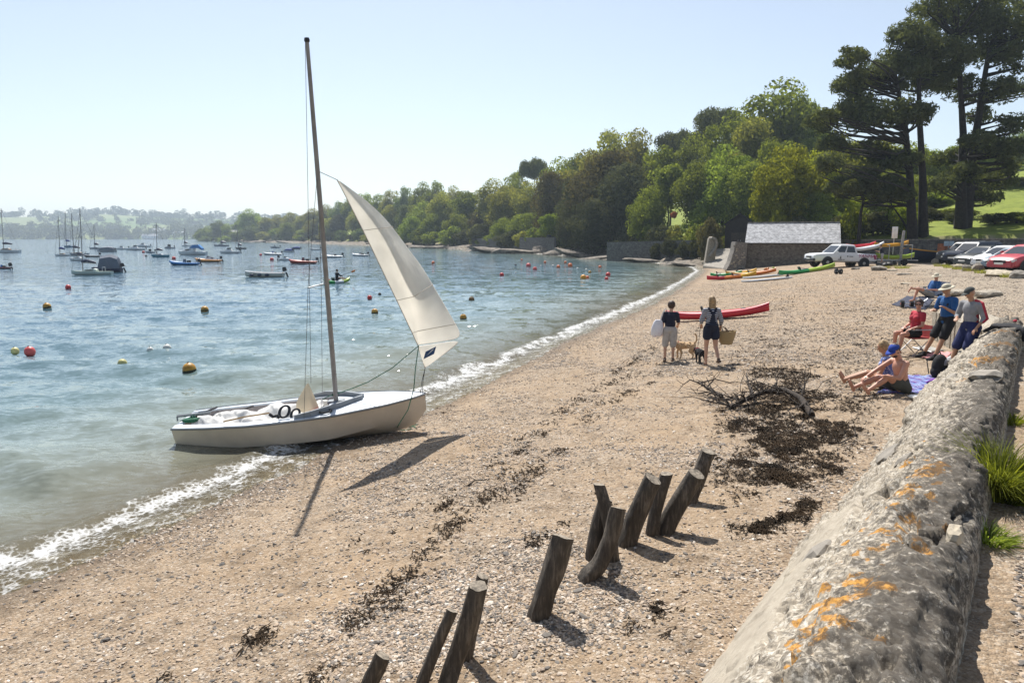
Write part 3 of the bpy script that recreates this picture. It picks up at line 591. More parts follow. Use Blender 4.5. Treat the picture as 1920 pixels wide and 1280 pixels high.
conc = concrete_material('rough_sea_wall_concrete'); conc2 = concrete_material('block_concrete', False)
pale_stone = pm('pale_stone', (.42, .36, .27), .9, var=.2, scale=5, bump=.6, bscale=30); grey_stone = pm('grey_stone', (.27, .24, .20), .9, var=.3, scale=3, bump=.7, bscale=18)
cement = pm('smooth_cement', (.25, .225, .19), .9, var=.16, scale=2.5, bump=.35, bscale=60)
PROF = [(.10, 1.45), (.06, 1.75), (.03, 2.0), (-.03, 2.10), (-.12, 2.15), (-.28, 2.14), (-.45, 2.05), (-.72, 1.80), (-1.05, 1.38), (-1.36, .90), (-1.7, .40), (-1.9, .1)]
def wall_prof(n):
    p = np.array(PROF); L = np.concatenate([[0], np.cumsum(np.hypot(*np.diff(p, axis=0).T))]); t = np.linspace(0, L[-1], n); return np.interp(t, L, p[:, 0]), np.interp(t, L, p[:, 1])
def sea_wall():
    root = thing('sea_wall', 'long rough concrete sea wall with orange lichen sloping to the beach', 'wall', (0, 0, 0))
    S = np.concatenate([np.arange(-4, -.5, .12), np.arange(-.5, 6, .02), np.arange(6, 16.35, .05)]); U, Zp = wall_prof(120)
    ss, uu = np.meshgrid(S, U, indexing='ij'); zz = np.broadcast_to(Zp, ss.shape).copy()
    tt = np.broadcast_to(np.linspace(0, 1, 120), ss.shape)
    big = fbm(ss * .8, tt * 5, 11, 4) - .47; mid = fbm(ss * 4, tt * 22, 12, 4) - .47; fin = fbm(ss * 14, tt * 70, 13, 3) - .45
    strata = np.abs(fbm(ss * .9 + tt * 5, tt * 7 - ss * .5, 17, 3) - .47); crack = -np.clip(1 - strata / .026, 0, 1)
    disp = .11 * big + .085 * mid + .05 * fin + .13 * crack * (fbm(ss * .5, tt * 2, 19) > .42)
    step_ = (fbm(ss * .55 - tt * 2.2, tt * 3.1, 23, 3) > .52) * .06; disp = disp + step_ * sstep(.2, .4, tt) 
    pits = sstep(.62, .74, fbm(ss * 6, tt * 26, 41, 3)); lump = vnoise(ss * 17, tt * 58, 43) ** 3; rid = 1 - np.abs(fbm(ss * 3.2 + tt * 4, tt * 13, 45, 4) * 2 - .95); disp = disp - .055 * pits + .030 * lump + .03 * (rid ** 3 - .4)
    edge = np.exp(-((tt - .16) / .10) ** 2); disp = disp + edge * (.05 * (vnoise(ss * 3.3, tt * 18, 47) > .52) * vnoise(ss * 9, tt * 30, 48) - .05)
    top = np.exp(-((tt - .28) / .05) ** 2); disp = disp - .08 * top * (vnoise(ss * 2.7, tt * 0, 6) ** 2)
    disp = disp * (.2 + .8 * sstep(.10, .2, tt))
    skirt = sstep(.44, .50, tt + (fbm(ss * 1.3, tt * 6, 27, 3) - .45) * .25) * (1 - sstep(3.2, 4.2, ss + (fbm(ss * 2, tt * 8, 29) - .45))); disp = disp * (1 - .75 * skirt) + .02 * skirt
    gu = np.gradient(U); gzp = np.gradient(Zp); ln = np.hypot(gu, gzp); nu, nz = gzp / ln, -gu / ln           # outward
    sg = 1.0
    uu = uu + disp * nu * -sg * -1; zz = zz + disp * nz
    X = WO[0] + ss * WD[0] + uu * WN[0]; Y = WO[1] + ss * WD[1] + uu * WN[1]
    n0, n1 = ss.shape; i, j = np.meshgrid(np.arange(n0 - 1), np.arange(n1 - 1), indexing='ij'); q = (i * n1 + j).ravel()
    V = np.stack([X.ravel(), Y.ravel(), zz.ravel()], 1); Q = np.stack([q, q + 1, q + n1 + 1, q + n1], 1)
    li = np.zeros(len(V))
    for px, py, r in ((1740, 905, .22), (1700, 930, .2), (1690, 940, .12), (1650, 1000, .12), (1640, 1050, .1), (1725, 1055, .1), (1620, 1120, .14), (1575, 1145, .14), (1610, 1140, .12), (1555, 1185, .12), (1570, 1200, .12), (1655, 1150, .1), (1530, 1165, .1), (1760, 900, .15), (1705, 860, .12), (1600, 1095, .1), (1690, 1000, .1),
                      (1850, 690, .5), (1870, 660, .5), (1830, 720, .35), (1880, 640, .4), (1550, 1130, .08), (1640, 1240, .08), (1780, 1015, .1), (1720, 1070, .12)):
        c = at_z(px, py, 2.0 if py > 720 else 1.95); li = np.maximum(li, np.exp(-((V[:, 0] - c.x) ** 2 + (V[:, 1] - c.y) ** 2) / (1.0 * r) ** 2))
    gl = np.random.default_rng(61)
    for _ in range(70):
        px = gl.uniform(1480, 1760); c = at_z(px, 1240 - (px - 1480) * 1.15 + gl.normal() * 60, 1.9); r = gl.uniform(.03, .08); li = np.maximum(li, np.exp(-((V[:, 0] - c.x) ** 2 + (V[:, 1] - c.y) ** 2) / r ** 2))
    fast_mesh('wall_body', V, Q, conc, root, smooth=True, attrs={'lichen': li, 'skirt': skirt.ravel(), 'crust': (np.exp(-((tt - .22) / .09) ** 2) - .9 * skirt).ravel()})
    # far end closed with a rough cap
    k = n0 - 1; cap = MB(); cap.add([tuple(p) for p in V.reshape(n0, n1, 3)[k]] + [tuple(V.reshape(n0, n1, 3)[k][-1] + np.array([0, 0, -.5]))], [tuple(range(n1 + 1))]); cap.build('wall_end', conc2, root)
    # loose slabs and embedded stones
    for px, py, w_, h_, m_, rot in ((1490, 1082, .26, .10, pale_stone, .6), (1535, 1040, .42, .12, cement, .9), (1665, 850, .5, .1, cement, 1.0), (1700, 860, .3, .1, grey_stone, .8), (1780, 715, .55, .16, grey_stone, 1.1), (1850, 700, .6, .12, grey_stone, .9), (1790, 1000, .16, .12, pale_stone, .3)):
        z = 2.1 if px > 1740 and py > 900 else (1.35 if px < 1560 else (1.6 if px < 1700 else 1.8)); c = at_z(px, py, z)
        s0, u0 = wall_su(c.x, c.y); zs = float(np.interp(-u0, [-p[0] for p in PROF], [p[1] for p in PROF]))
        for _ in range(4):
            c = at_z(px, py, zs); s0, u0 = wall_su(c.x, c.y); zs = float(np.interp(-u0, [-p[0] for p in PROF], [p[1] for p in PROF]))
        stone(root, (c.x, c.y, zs - h_ * .12), (w_, w_ * .6, h_), (-.85 if u0 < -.45 else -.1, 0, math.atan2(WD[1], WD[0])), m_, px)
    return root
def stone(parent, c, d, rot, mat, seed, name='stone', rough=.16):
    g = np.random.default_rng(seed); bm = bmesh.new(); bmesh.ops.create_icosphere(bm, subdivisions=2, radius=1)
    sh = g.uniform(.75, 1.15, 3)
    for v in bm.verts:
        p = v.co; k = 1 / max(abs(p.x), abs(p.y), abs(p.z)) ** .55
        n_ = 1 + rough * (math.sin(p.x * 3.1 * sh[0] + seed) + math.sin(p.y * 4.3 * sh[1] + seed * 1.7) * math.cos(p.z * 3.7 + seed)) + g.normal() * .05
        v.co = Vector((p.x * d[0], p.y * d[1], p.z * d[2])) * .5 * k * n_
    M = Euler(rot).to_matrix().to_4x4(); bm.transform(Matrix.Translation(c) @ M if parent is not None else M)
    me = bpy.data.meshes.new(name); bm.to_mesh(me); bm.free(); me.materials.append(mat); o = bpy.data.objects.new(name, me); col.objects.link(o)
    if parent is not None: o.parent = parent
    else: o.location = c
    return o
sea_wall()
# second length of wall: board marked vertical face, rounded top
def board_wall():
    a, b = Vector((10.0, 14.3, 0)), Vector((11.65, 19.1, 0)); d = (b - a).normalized(); n = Vector((d.y, -d.x, 0))
    root = thing('sea_wall', 'board marked upright concrete wall the two men lean against', 'wall', a)
    S = np.linspace(-.9, (b - a).length, 60); prof = [(0, .7), (0, 1.0), (0, 1.5), (0, 1.86), (.04, 1.95), (.14, 2.01), (.4, 2.03), (.8, 2.0), (1.1, 1.92), (1.25, 1.8), (1.3, 1.5)]
    secs = []
    for k, s in enumerate(S):
        rd = .35 * max(0, (s - (b - a).length + .5) / .5) ** 2; sec = []
        for i, (u, z) in enumerate(prof):
            p = d * s + n * (u + rd * (1 - u) * .8 + .025 * math.sin(s * 9 + i) + (.012 if (k // 2) % 2 else 0)); sec.append((p.x, p.y, z + .04 * (float(fbm(s * 2., u * 3, 4)) - .45) - (.05 * rd if z > 1.8 else 0)))
        secs.append(sec)
    q = MB(); q.loft(secs); n_ = len(prof)
    q.add(secs[0], [tuple(range(n_))]); q.add(secs[-1], [tuple(range(n_ - 1, -1, -1))])
    q.build('wall_body', conc2, root, smooth=True)
    for k in range(19):
        s = .1 + k * .26; bb = MB(); p = d * s - n * (.014 + .012 * (k % 3)); bb.box((p.x, p.y, 1.42), (.06, .235, 1.0 - .02 * (k % 2)), (0, 0, math.atan2(d.y, d.x) - math.pi / 2)); bb.build('board_mark', conc2, root, bevel=.008)
board_wall()
for px, py, w_, h_, lab in ((1800, 553, 1.1, .26, 'low weathered concrete stub beside the folding chair'), (1852, 556, 1.0, .3, 'rounded end of a buried concrete wall in the gravel')):
    p = G(px, py); o = stone(None, (p.x, p.y, p.z + .1), (w_, .7, h_), (0, 0, .3), conc2, px, 'concrete_block', .05); tag(o, lab, 'block')

# ------------------------------------------------------------ old timber posts
def post_material():
    m, t, b = newmat('weathered_post_timber'); L = t.links.new; tc = N(t, 'TexCoord'); mp = N(t, 'Mapping'); mp.inputs['Scale'].default_value = (1, 1, .10); L(tc.outputs['Object'], mp.inputs[0])
    n1 = N(t, 'TexNoise', Scale=38.0, Detail=8.0, Roughness=.7); L(mp.outputs[0], n1.inputs['Vector']); n2 = N(t, 'TexNoise', Scale=5.0, Detail=4.0); L(tc.outputs['Object'], n2.inputs['Vector'])
    r = ramp(t, [(.3, (.016, .013, .010)), (.5, (.06, .048, .036)), (.7, (.22, .185, .145))]); L(mth(t, 'ADD', mth(t, 'MULTIPLY', n1.outputs[0], .7), mth(t, 'MULTIPLY', n2.outputs[0], .3)), r.inputs[0]); L(r.outputs[0], b.inputs['Base Color'])
    b.inputs['Roughness'].default_value = .75; bp = N(t, 'Bump', Strength=.9, Distance=.02); L(n1.outputs[0], bp.inputs['Height']); L(bp.outputs[0], b.inputs['Normal']); MATS['post'] = m; return m
postm = post_material(); endgrain = pm('post_end_grain', (.26, .22, .17), .9, var=.3, scale=30, bump=.4, bscale=60)
def post(path, rpx, label, lean=0.0, knot=None, taper=.92):
    b0 = G(*path[0]); Y0 = b0.y; n = len(path); pts = [b0 + Vector((0, 0, -.25))]; pts.append(b0)
    for i, (px, py) in enumerate(path[1:]): pts.append(at_y(px, py, Y0 + lean * (i + 1) / (n - 1)))
    r0 = rpx / F * Y0; root = thing('timber_post', label, 'post', b0, group=None)
    # resample smoothly
    P = [p - b0 for p in pts]; Q = []; g = np.random.default_rng(int(path[0][0]))
    for i in range(len(P) - 1):
        p0, p1, p2, p3 = P[max(i - 1, 0)], P[i], P[i + 1], P[min(i + 2, len(P) - 1)]
        for k in range(6):
            t = k / 6; Q.append(.5 * ((2 * p1) + (p2 - p0) * t + (2 * p0 - 5 * p1 + 4 * p2 - p3) * t * t + (3 * p1 - p0 - 3 * p2 + p3) * t ** 3))
    Q.append(P[-1]); m = len(Q); b = MB(); nn = 14; secs = []; pu = None
    for i, p in enumerate(Q):
        d = (Q[min(i + 1, m - 1)] - Q[max(i - 1, 0)]).normalized()
        if pu is None: pu = d.cross(Vector((0, 1, 0))).normalized()
        pu = (pu - d * pu.dot(d)).normalized(); v = d.cross(pu); t = i / (m - 1); rr = r0 * (1.06 - (1.06 - taper) * t); sec = []
        tilt = .35 if i == m - 1 else 0
        for k in range(nn):
            a = 2 * math.pi * k / nn; r_ = rr * (1 + .11 * math.sin(2 * a + path[0][0]) + .07 * math.sin(5 * a + t * 6) + .22 * (float(vnoise(t * 7 + path[0][0], k * .9, 3)) - .5))
            if knot and abs(t - knot) < .09 and k in (3, 4, 5): r_ *= 1.28
            sec.append(p + pu * math.cos(a) * r_ + v * math.sin(a) * r_ + d * tilt * rr * math.cos(a + path[0][0]))
        secs.append(sec)
    b.loft(secs, close=True); b.build('shaft', postm, root, smooth=60)
    c = MB(); c.add([Q[-1] + (q - Q[-1]) * .97 + Vector((0, 0, .003)) for q in secs[-1]], [tuple(range(nn))]); c.build('cut_top', endgrain, root)
post([(684, 1306), (718, 1228)], 19, 'short timber post stump standing apart, flat sawn top')
post([(790, 1292), (815, 1220), (847, 1144)], 14, 'slim timber post leaning beside the split twin post')
post([(838, 1285), (870, 1190), (897, 1098)], 18, 'tall gnarled timber post with pale slanted top', knot=.4)
post([(874, 1236), (890, 1160), (905, 1080)], 12, 'narrow timber post tucked behind the gnarled tall one', lean=.08)
post([(1010, 1155), (1034, 1080), (1055, 1006)], 23, 'thick smooth round timber post standing alone', taper=1.02)
post([(1098, 1084), (1122, 1060), (1146, 1005), (1158, 952)], 18, 'bent timber post curving up from a knuckled foot', knot=.15)
post([(1112, 1045), (1120, 990), (1136, 932)], 15, 'knotted timber post with side hole, behind the bent one', lean=.05, knot=.55)
post([(1150, 1050), (1138, 970), (1123, 908)], 12, 'rearmost plank like post of the cluster behind the bent post', lean=.12)
post([(1176, 1020), (1196, 960), (1224, 897)], 18, 'stout leaning timber post right of the bent one')
post([(1222, 1002), (1232, 950), (1249, 888)], 12, 'slender kinked timber post between two stout leaning posts', knot=.45)
post([(1246, 998), (1272, 945), (1306, 888)], 17, 'strongly leaning timber post with a flat bright top')
post([(1290, 944), (1310, 895), (1328, 846)], 14, 'last timber post of the row, farthest up the beach', lean=.1)

# ------------------------------------------------------------ driftwood
drift = pm('driftwood_bark', (.045, .032, .022), .9, var=.4, scale=20, bump=.6, bscale=60)
def branch(name, label, trunkpts, r, nt, seed, spread, tw=.5):
    g = np.random.default_rng(seed); P = [G(px, py) + Vector((0, 0, dz)) for px, py, dz in trunkpts]; o = P[0].copy(); root = thing(name, label, 'branch', o); P = [p - o for p in P]
    b = MB(); b.tube(P, [r * k for k in np.linspace(1, .35, len(P))], 8); b.build('stem', drift, root, smooth=True)
    for k in range(nt):
        i = g.integers(0, len(P) - 1); t = g.random(); a = P[i] + (P[i + 1] - P[i]) * t; d = Vector((g.normal() * spread[0], g.normal() * spread[1], abs(g.normal()) * spread[2])) * tw
        pts = [a, a + d * .4 + Vector(g.normal(size=3) * .03), a + d * .75 + Vector(g.normal(size=3) * .05), a + d]; zmin = min(p.z for p in P) - .02
        pts = [Vector((p.x, p.y, max(p.z, zmin + .02 * j))) for j, p in enumerate(pts)]
        b = MB(); b.tube(pts, [r * .3, r * .22, r * .15, r * .07], 5)
        for _ in range(2): q = pts[g.integers(1, 4)]; e = d * .35 + Vector(g.normal(size=3) * .12); b.tube([q, q + e * .5 + Vector(g.normal(size=3) * .02), q + e], [r * .13, r * .1, r * .04], 4)
        b.build('twig', drift, root, smooth=True)
branch('driftwood_branch', 'large dark fallen branch with many twigs lying on the seaweed', [(1522, 780, .02), (1500, 762, .16), (1470, 752, .22), (1430, 752, .18), (1395, 760, .1), (1372, 768, .05), (1350, 752, .12), (1310, 735, .2)], .06, 62, 3, (.5, .5, .22), .65)
branch('driftwood_branch', 'snapped upright stick standing from the fallen branch', [(1412, 752, .12), (1402, 735, .2), (1398, 722, .28)], .03, 3, 4, (.2, .2, .2), .4)
branch('driftwood_branch', 'small pale twisted branch beside the seaweed patch', [(1553, 832, .03), (1575, 834, .03), (1603, 824, .06), (1602, 812, .12)], .016, 6, 5, (.3, .3, .3), .4)
branch('driftwood_branch', 'short forked stick lying on the shingle above the boat', [(878, 912, .02), (890, 905, .04), (912, 903, .03)], .014, 3, 6, (.2, .2, .3), .3)

# ------------------------------------------------------------ pebbles and wrack
def gn_scatter(name, P, scale, mat, label, squash=(1, .72, .38), sub=1):
    me = bpy.data.meshes.new(name); me.vertices.add(len(P)); me.vertices.foreach_set('co', np.asarray(P, np.float32).ravel())
    a = me.attributes.new('size', 'FLOAT', 'POINT'); a.data.foreach_set('value', np.asarray(scale, np.float32))
    o = bpy.data.objects.new(name, me); col.objects.link(o); me.materials.append(mat)
    ng = bpy.data.node_groups.new(name, 'GeometryNodeTree'); ng.interface.new_socket('Geometry', in_out='INPUT', socket_type='NodeSocketGeometry'); ng.interface.new_socket('Geometry', in_out='OUTPUT', socket_type='NodeSocketGeometry')
    gi = ng.nodes.new('NodeGroupInput'); go = ng.nodes.new('NodeGroupOutput'); ico = ng.nodes.new('GeometryNodeMeshIcoSphere'); ico.inputs['Radius'].default_value = 1; ico.inputs['Subdivisions'].default_value = sub
    sm = ng.nodes.new('GeometryNodeSetMaterial'); sm.inputs['Material'].default_value = mat; ng.links.new(ico.outputs[0], sm.inputs[0])
    ip = ng.nodes.new('GeometryNodeInstanceOnPoints'); ng.links.new(gi.outputs[0], ip.inputs['Points']); ng.links.new(sm.outputs[0], ip.inputs['Instance'])
    rv = ng.nodes.new('FunctionNodeRandomValue'); rv.data_type = 'FLOAT_VECTOR'; rv.inputs[0].default_value = (-.35, -.35, 0); rv.inputs[1].default_value = (.35, .35, 6.28)
    try: e2r = ng.nodes.new('FunctionNodeEulerToRotation'); ng.links.new(rv.outputs[0], e2r.inputs[0]); ng.links.new(e2r.outputs[0], ip.inputs['Rotation'])
    except Exception: ng.links.new(rv.outputs[0], ip.inputs['Rotation'])
    na = ng.nodes.new('GeometryNodeInputNamedAttribute'); na.data_type = 'FLOAT'; na.inputs[0].default_value = 'size'
    rs = ng.nodes.new('FunctionNodeRandomValue'); rs.data_type = 'FLOAT_VECTOR'; rs.inputs[0].default_value = tuple(.65 * v for v in squash); rs.inputs[1].default_value = tuple(1.35 * v for v in squash); rs.inputs['Seed'].default_value = 4
    vm = ng.nodes.new('ShaderNodeVectorMath'); vm.operation = 'SCALE'; ng.links.new(rs.outputs[0], vm.inputs[0]); ng.links.new(na.outputs[0], vm.inputs['Scale']); ng.links.new(vm.outputs[0], ip.inputs['Scale'])
    ng.links.new(ip.outputs[0], go.inputs[0]); md = o.modifiers.new('scatter', 'NODES'); md.node_group = ng
    return tag(o, label, kind='stuff')
def pebble_material():
    m, t, b = newmat('pebble'); L = t.links.new; oi = N(t, 'ObjectInfo')
    r = ramp(t, [(0, (.06, .055, .05)), (.2, (.15, .13, .11)), (.45, (.28, .215, .16)), (.62, (.39, .295, .21)), (.88, (.41, .34, .26)), (.98, (.50, .44, .37)), (1, (.68, .64, .58))]); L(oi.outputs['Random'], r.inputs[0]); L(r.outputs[0], b.inputs['Base Color']); b.inputs['Roughness'].default_value = .8; return m
g = np.random.default_rng(17); n = 420000
rr = 3 * (23 / 3) ** g.random(n); aa = R(-44) + R(86) * g.random(n); nf = n // 3; rr[:nf] = 17 * (58 / 17) ** g.random(nf); aa[:nf] = R(-8) + R(48) * g.random(nf); X = rr * np.sin(aa); Y = rr * np.cos(aa)
D = shore_d(X, Y); s_, u_ = wall_su(X, Y)
dens = sstep(.40, .58, fbm(X * .7, Y * .7, 33, 4)) * .85 + .15
ok = (D > .25) & (g.random(n) < np.where(rr > 23, .35 + .65 * dens, dens)) & (Y < 60) & (((u_ < -1.05) | (u_ > .25)) | (s_ > 16.4)) & ~((u_ > -2.2) & (s_ > 13.5) & (s_ < 19.5) & (u_ < .8))
X, Y = X[ok], Y[ok]; sz = .0065 + .016 * g.random(len(X)) ** 3 + .002 * np.hypot(X, Y) ** .5; sz = np.where(g.random(len(X)) < .006, sz * 2.1, sz)
gn_scatter('shingle', np.stack([X, Y, ground_z(X, Y) + sz * .12], 1), sz, pebble_material(), 'loose shingle, shell and slate chips scattered over the sand')
# seaweed lines and heaps: (px, py, along px, across px, amount)
wrack = []
for x0, y0, x1, y1, n_, wdt in ((700, 1010, 850, 935, 9, 14), (850, 1000, 960, 880, 8, 14), (930, 880, 1060, 770, 12, 10), (1060, 770, 1230, 650, 16, 9), (690, 1150, 770, 1085, 5, 22), (480, 1198, 530, 1190, 2, 12), (1000, 1020, 1120, 940, 4, 14), (1150, 760, 1250, 690, 6, 8),
        (1390, 690, 1460, 590, 12, 16), (1440, 590, 1520, 545, 8, 12), (1560, 560, 1640, 610, 8, 14), (1360, 545, 1330, 530, 3, 10), (1390, 660, 1560, 640, 8, 14), (1600, 640, 1690, 690, 8, 16), (1150, 1250, 1260, 1080, 8, 20), (1200, 1240, 1240, 1120, 5, 18), (1420, 1110, 1480, 1080, 3, 10), (1540, 545, 1700, 520, 5, 6)):
    for k in range(n_):
        t = (k + random.random()) / n_; wrack.append((x0 + (x1 - x0) * t + random.gauss(0, wdt), y0 + (y1 - y0) * t + random.gauss(0, wdt * .5), wdt * random.uniform(.5, 1.3), 22))
for px, py, r, n_ in ((1450, 790, 60, 240), (1430, 850, 45, 320), (1470, 900, 55, 420), (1400, 880, 35, 160), (1480, 950, 45, 420), (1420, 965, 30, 180), (1440, 740, 60, 200), (1530, 800, 60, 180), (1600, 760, 50, 160), (1560, 700, 60, 160), (1480, 650, 70, 160), (1650, 700, 40, 100), (1620, 880, 40, 80), (1690, 780, 30, 70), (1540, 960, 40, 110), (722, 1132, 26, 70), (705, 1014, 24, 26), (765, 1095, 20, 22), (510, 1195, 18, 24), (1410, 590, 30, 60), (1450, 630, 40, 70),
        (855, 740, 8, 25), (840, 765, 9, 22), (888, 724, 7, 14), (600, 1270, 16, 20), (290, 1268, 18, 20)):
    wrack.append((px, py, r, n_))
g = np.random.default_rng(23); SX, SY, SL, SW = [], [], [], []
def weed_at(x, y, l0, l1, w0, w1): SX.append(x); SY.append(y); SL.append(g.uniform(l0, l1, len(x))); SW.append(g.uniform(w0, w1, len(x)) + .0005 * np.abs(y))
def px_to_ground(px, py, it=3):
    z = np.full(len(px), .7)
    for _ in range(it):
        dx = (px - 960) / F; dz = (640 - py) / F; dy = math.cos(TH) + dz * math.sin(TH); dzz = -math.sin(TH) + dz * math.cos(TH); t_ = (z - CAMH) / dzz; x, y = dx * t_, dy * t_; z = ground_z(x, y)
    return x, y
for px, py, r, cnt in wrack:
    if not (-20 < px < 1950 and 500 < py < 1300): continue
    k = int(cnt * (1.5 if cnt < 100 else 2.6)); u, v = g.normal(size=k), g.normal(size=k); wd = 1.5 if cnt < 100 else 1.0
    x, y = px_to_ground(px + r * wd * (.75 * u + .25 * v), py + r * wd * (-.42 * u + .22 * v)); sel = fbm(x * 3.2, y * 3.2, 77, 3) > .43; weed_at(x[sel], y[sel], .035, .13, .003, .009)
px, py = g.uniform(1365, 1620, 26000), g.uniform(690, 1000, 26000); ed = ((px - (1480 - (py - 840) * .12)) / (100 - .10 * np.abs(py - 800))) ** 2 + ((py - 840) / 150) ** 2
x, y = px_to_ground(px, py); sel = (fbm(x * 2.3, y * 1.3, 99, 3) > .38 + .13 * ed) & (ed < 1.9); weed_at(x[sel], y[sel], .03, .10, .003, .009)      # the dark spread below the fallen branch
px, py = g.uniform(1340, 1690, 9000), g.uniform(545, 1010, 9000); x, y = px_to_ground(px, py); sel = fbm(x * 1.1, y * .8, 88, 3) > .53; weed_at(x[sel], y[sel], .04, .13, .002, .006)
px = g.uniform(640, 1330, 2400); py = 1120 - (px - 700) * .83 + g.normal(size=2400) * 15 + 22 * np.sin(px * .02); x, y = px_to_ground(px, py); sel = (fbm(x * 1.4, y * 1.4, 89, 3) > .47) & (g.random(2400) < np.where(px < 960, .30, .9)); weed_at(x[sel], y[sel], .04, .12, .003, .008)
X, Y, Lw, Ww = map(np.concatenate, (SX, SY, SL, SW)); s0, u0 = wall_su(X, Y); ok = ((u0 < -1.55) | (s0 > 16.5)) & (Y > 3.2) & (Y < 70) & (shore_d(X, Y) > .4); X, Y, Lw, Ww = X[ok], Y[ok], Lw[ok], Ww[ok]; n = len(X); Zg = ground_z(X, Y); P_ = np.stack([X, Y, Zg + .01], 1); a = g.uniform(0, 6.28, n); rows = []
for i in range(4):
    d = np.stack([np.cos(a), np.sin(a), np.zeros(n)], 1); sd = np.stack([-d[:, 1], d[:, 0], g.uniform(-.8, .8, n)], 1) * (Ww * (1 - .2 * i))[:, None]; rows += [P_ + sd, P_ - sd]; a = a + g.normal(size=n) * .9; P_ = P_ + d * (Lw / 3)[:, None]; P_[:, 2] = Zg + .008 + np.abs(g.normal(size=n)) * .011
V = np.stack(rows, 1).reshape(-1, 3); o8 = np.arange(n)[:, None] * 8; Fq = np.concatenate([o8 + np.array([2 * i, 2 * i + 1, 2 * i + 3, 2 * i + 2]) for i in range(3)])
weed = pm('dry_black_seaweed', (.045, .03, .018), .95, var=.5, scale=3, c2=(.010, .008, .006), spec=.08)
tag(fast_mesh('seaweed', np.array(V), np.array(Fq), weed), 'dark dried seaweed heaped in wrack lines along the beach', kind='stuff')
# grass tuft behind the sea wall and small plants
def tuft(px, py, n_, L, rad, label, seed, name='grass_tuft', z=1.74, m_='bright'):
    c = at_z(px, py, z); c.z = gz(c.x, c.y); g = np.random.default_rng(seed); V = []; Fq = []; tone = []
    for k in range(n_):
        a = g.uniform(0, 6.28); r_ = rad * g.random() ** .6; p = np.array([math.cos(a) * r_, math.sin(a) * r_, -.02]); d = np.array([math.cos(a) * .45 + .12, math.sin(a) * .45 - .12, 1.0]) + g.normal(size=3) * .2; l = L * g.uniform(.5, 1.1); w_ = g.uniform(.004, .008); sd = np.cross(d, g.normal(size=3)); sd /= np.linalg.norm(sd); o_ = len(V)
        for i in range(4):
            ww = w_ * (1 - i / 3.2); V.append(p + sd * ww); V.append(p - sd * ww); p = p + d / np.linalg.norm(d) * l / 3; d = d + np.array([math.cos(a) * .3 + .1, math.sin(a) * .3 - .1, -.42])
        Fq += [(o_ + 2 * i, o_ + 2 * i + 1, o_ + 2 * i + 3, o_ + 2 * i + 2) for i in range(3)]; tone += [g.random()] * 8
    o = fast_mesh(name, np.array(V), np.array(Fq), LM[m_], attrs={'tone': np.array(tone)}); o.location = c; return tag(o, label, 'grass')
tuft(1878, 930, 2600, .62, .20, 'big tuft of long arching green grass behind the sea wall', 1)
tuft(1855, 1020, 260, .2, .12, 'small low tuft of dark grass at the foot of the wall', 2, m_='green')
tuft(1905, 790, 300, .2, .18, 'low grass patch on the path behind the big tuft', 3)
# ------------------------------------------------------------ buildings and walls of the landing place
def masonry(name, c1, c2, sc=2.2, joint=(.05, .045, .04), row=.16, bw=.42, bump=.6):
    m, t, b = newmat(name); L = t.links.new; tc = N(t, 'TexCoord'); nz = N(t, 'TexNoise', Scale=3.0, Detail=5.0); L(tc.outputs['Object'], nz.inputs['Vector'])
    mp = N(t, 'Mapping'); mp.inputs['Rotation'].default_value = (R(90), 0, 0); L(tc.outputs['Object'], mp.inputs[0])
    ds = mix(t, mp.outputs[0], nz.outputs['Color'], .06, 'ADD')
    br = N(t, 'TexBrick', Scale=sc); br.inputs['Color1'].default_value = (*c1, 1); br.inputs['Color2'].default_value = (*c2, 1); br.inputs['Mortar'].default_value = (*joint, 1); br.inputs['Mortar Size'].default_value = .018; br.inputs['Row Height'].default_value = row; br.inputs['Brick Width'].default_value = bw; L(ds, br.inputs['Vector'])
    r = ramp(t, [(.3, (.55,) * 3), (.7, (1.25,) * 3)]); L(nz.outputs[0], r.inputs[0]); L(mix(t, br.outputs['Color'], r.outputs[0], 1.0, 'MULTIPLY'), b.inputs['Base Color']); b.inputs['Roughness'].default_value = .9
    n2 = N(t, 'TexNoise', Scale=25.0, Detail=5.0); L(tc.outputs['Object'], n2.inputs['Vector']); h = mth(t, 'ADD', mth(t, 'MULTIPLY', br.outputs['Fac'], -1.0), n2.outputs[0]); bp = N(t, 'Bump', Strength=bump, Distance=.04); L(h, bp.inputs['Height']); L(bp.outputs[0], b.inputs['Normal']); MATS[name] = m; return m
brown_wall = masonry('brown_rubble_wall', (.27, .225, .175), (.15, .125, .10)); grey_wall = masonry('grey_rubble_wall', (.20, .19, .17), (.12, .115, .105), 1.6)
flint = pm('flint_rubble', (.28, .25, .215), .9, c2=(.09, .08, .07), scale=9, bump=.9, bscale=10); slate = masonry('pale_slates', (.48, .48, .49), (.40, .40, .41), 3.2, (.14, .14, .15), .5, 1.0, .35)
tar = pm('tarred_boards', (.022, .018, .018), .8, var=.25, scale=3, bump=.4, bscale=20); white_paint = pm('white_paint', (.75, .75, .73), .5, var=.06); steel = pm('galvanised_steel', (.42, .43, .44), .4, .7, var=.12)
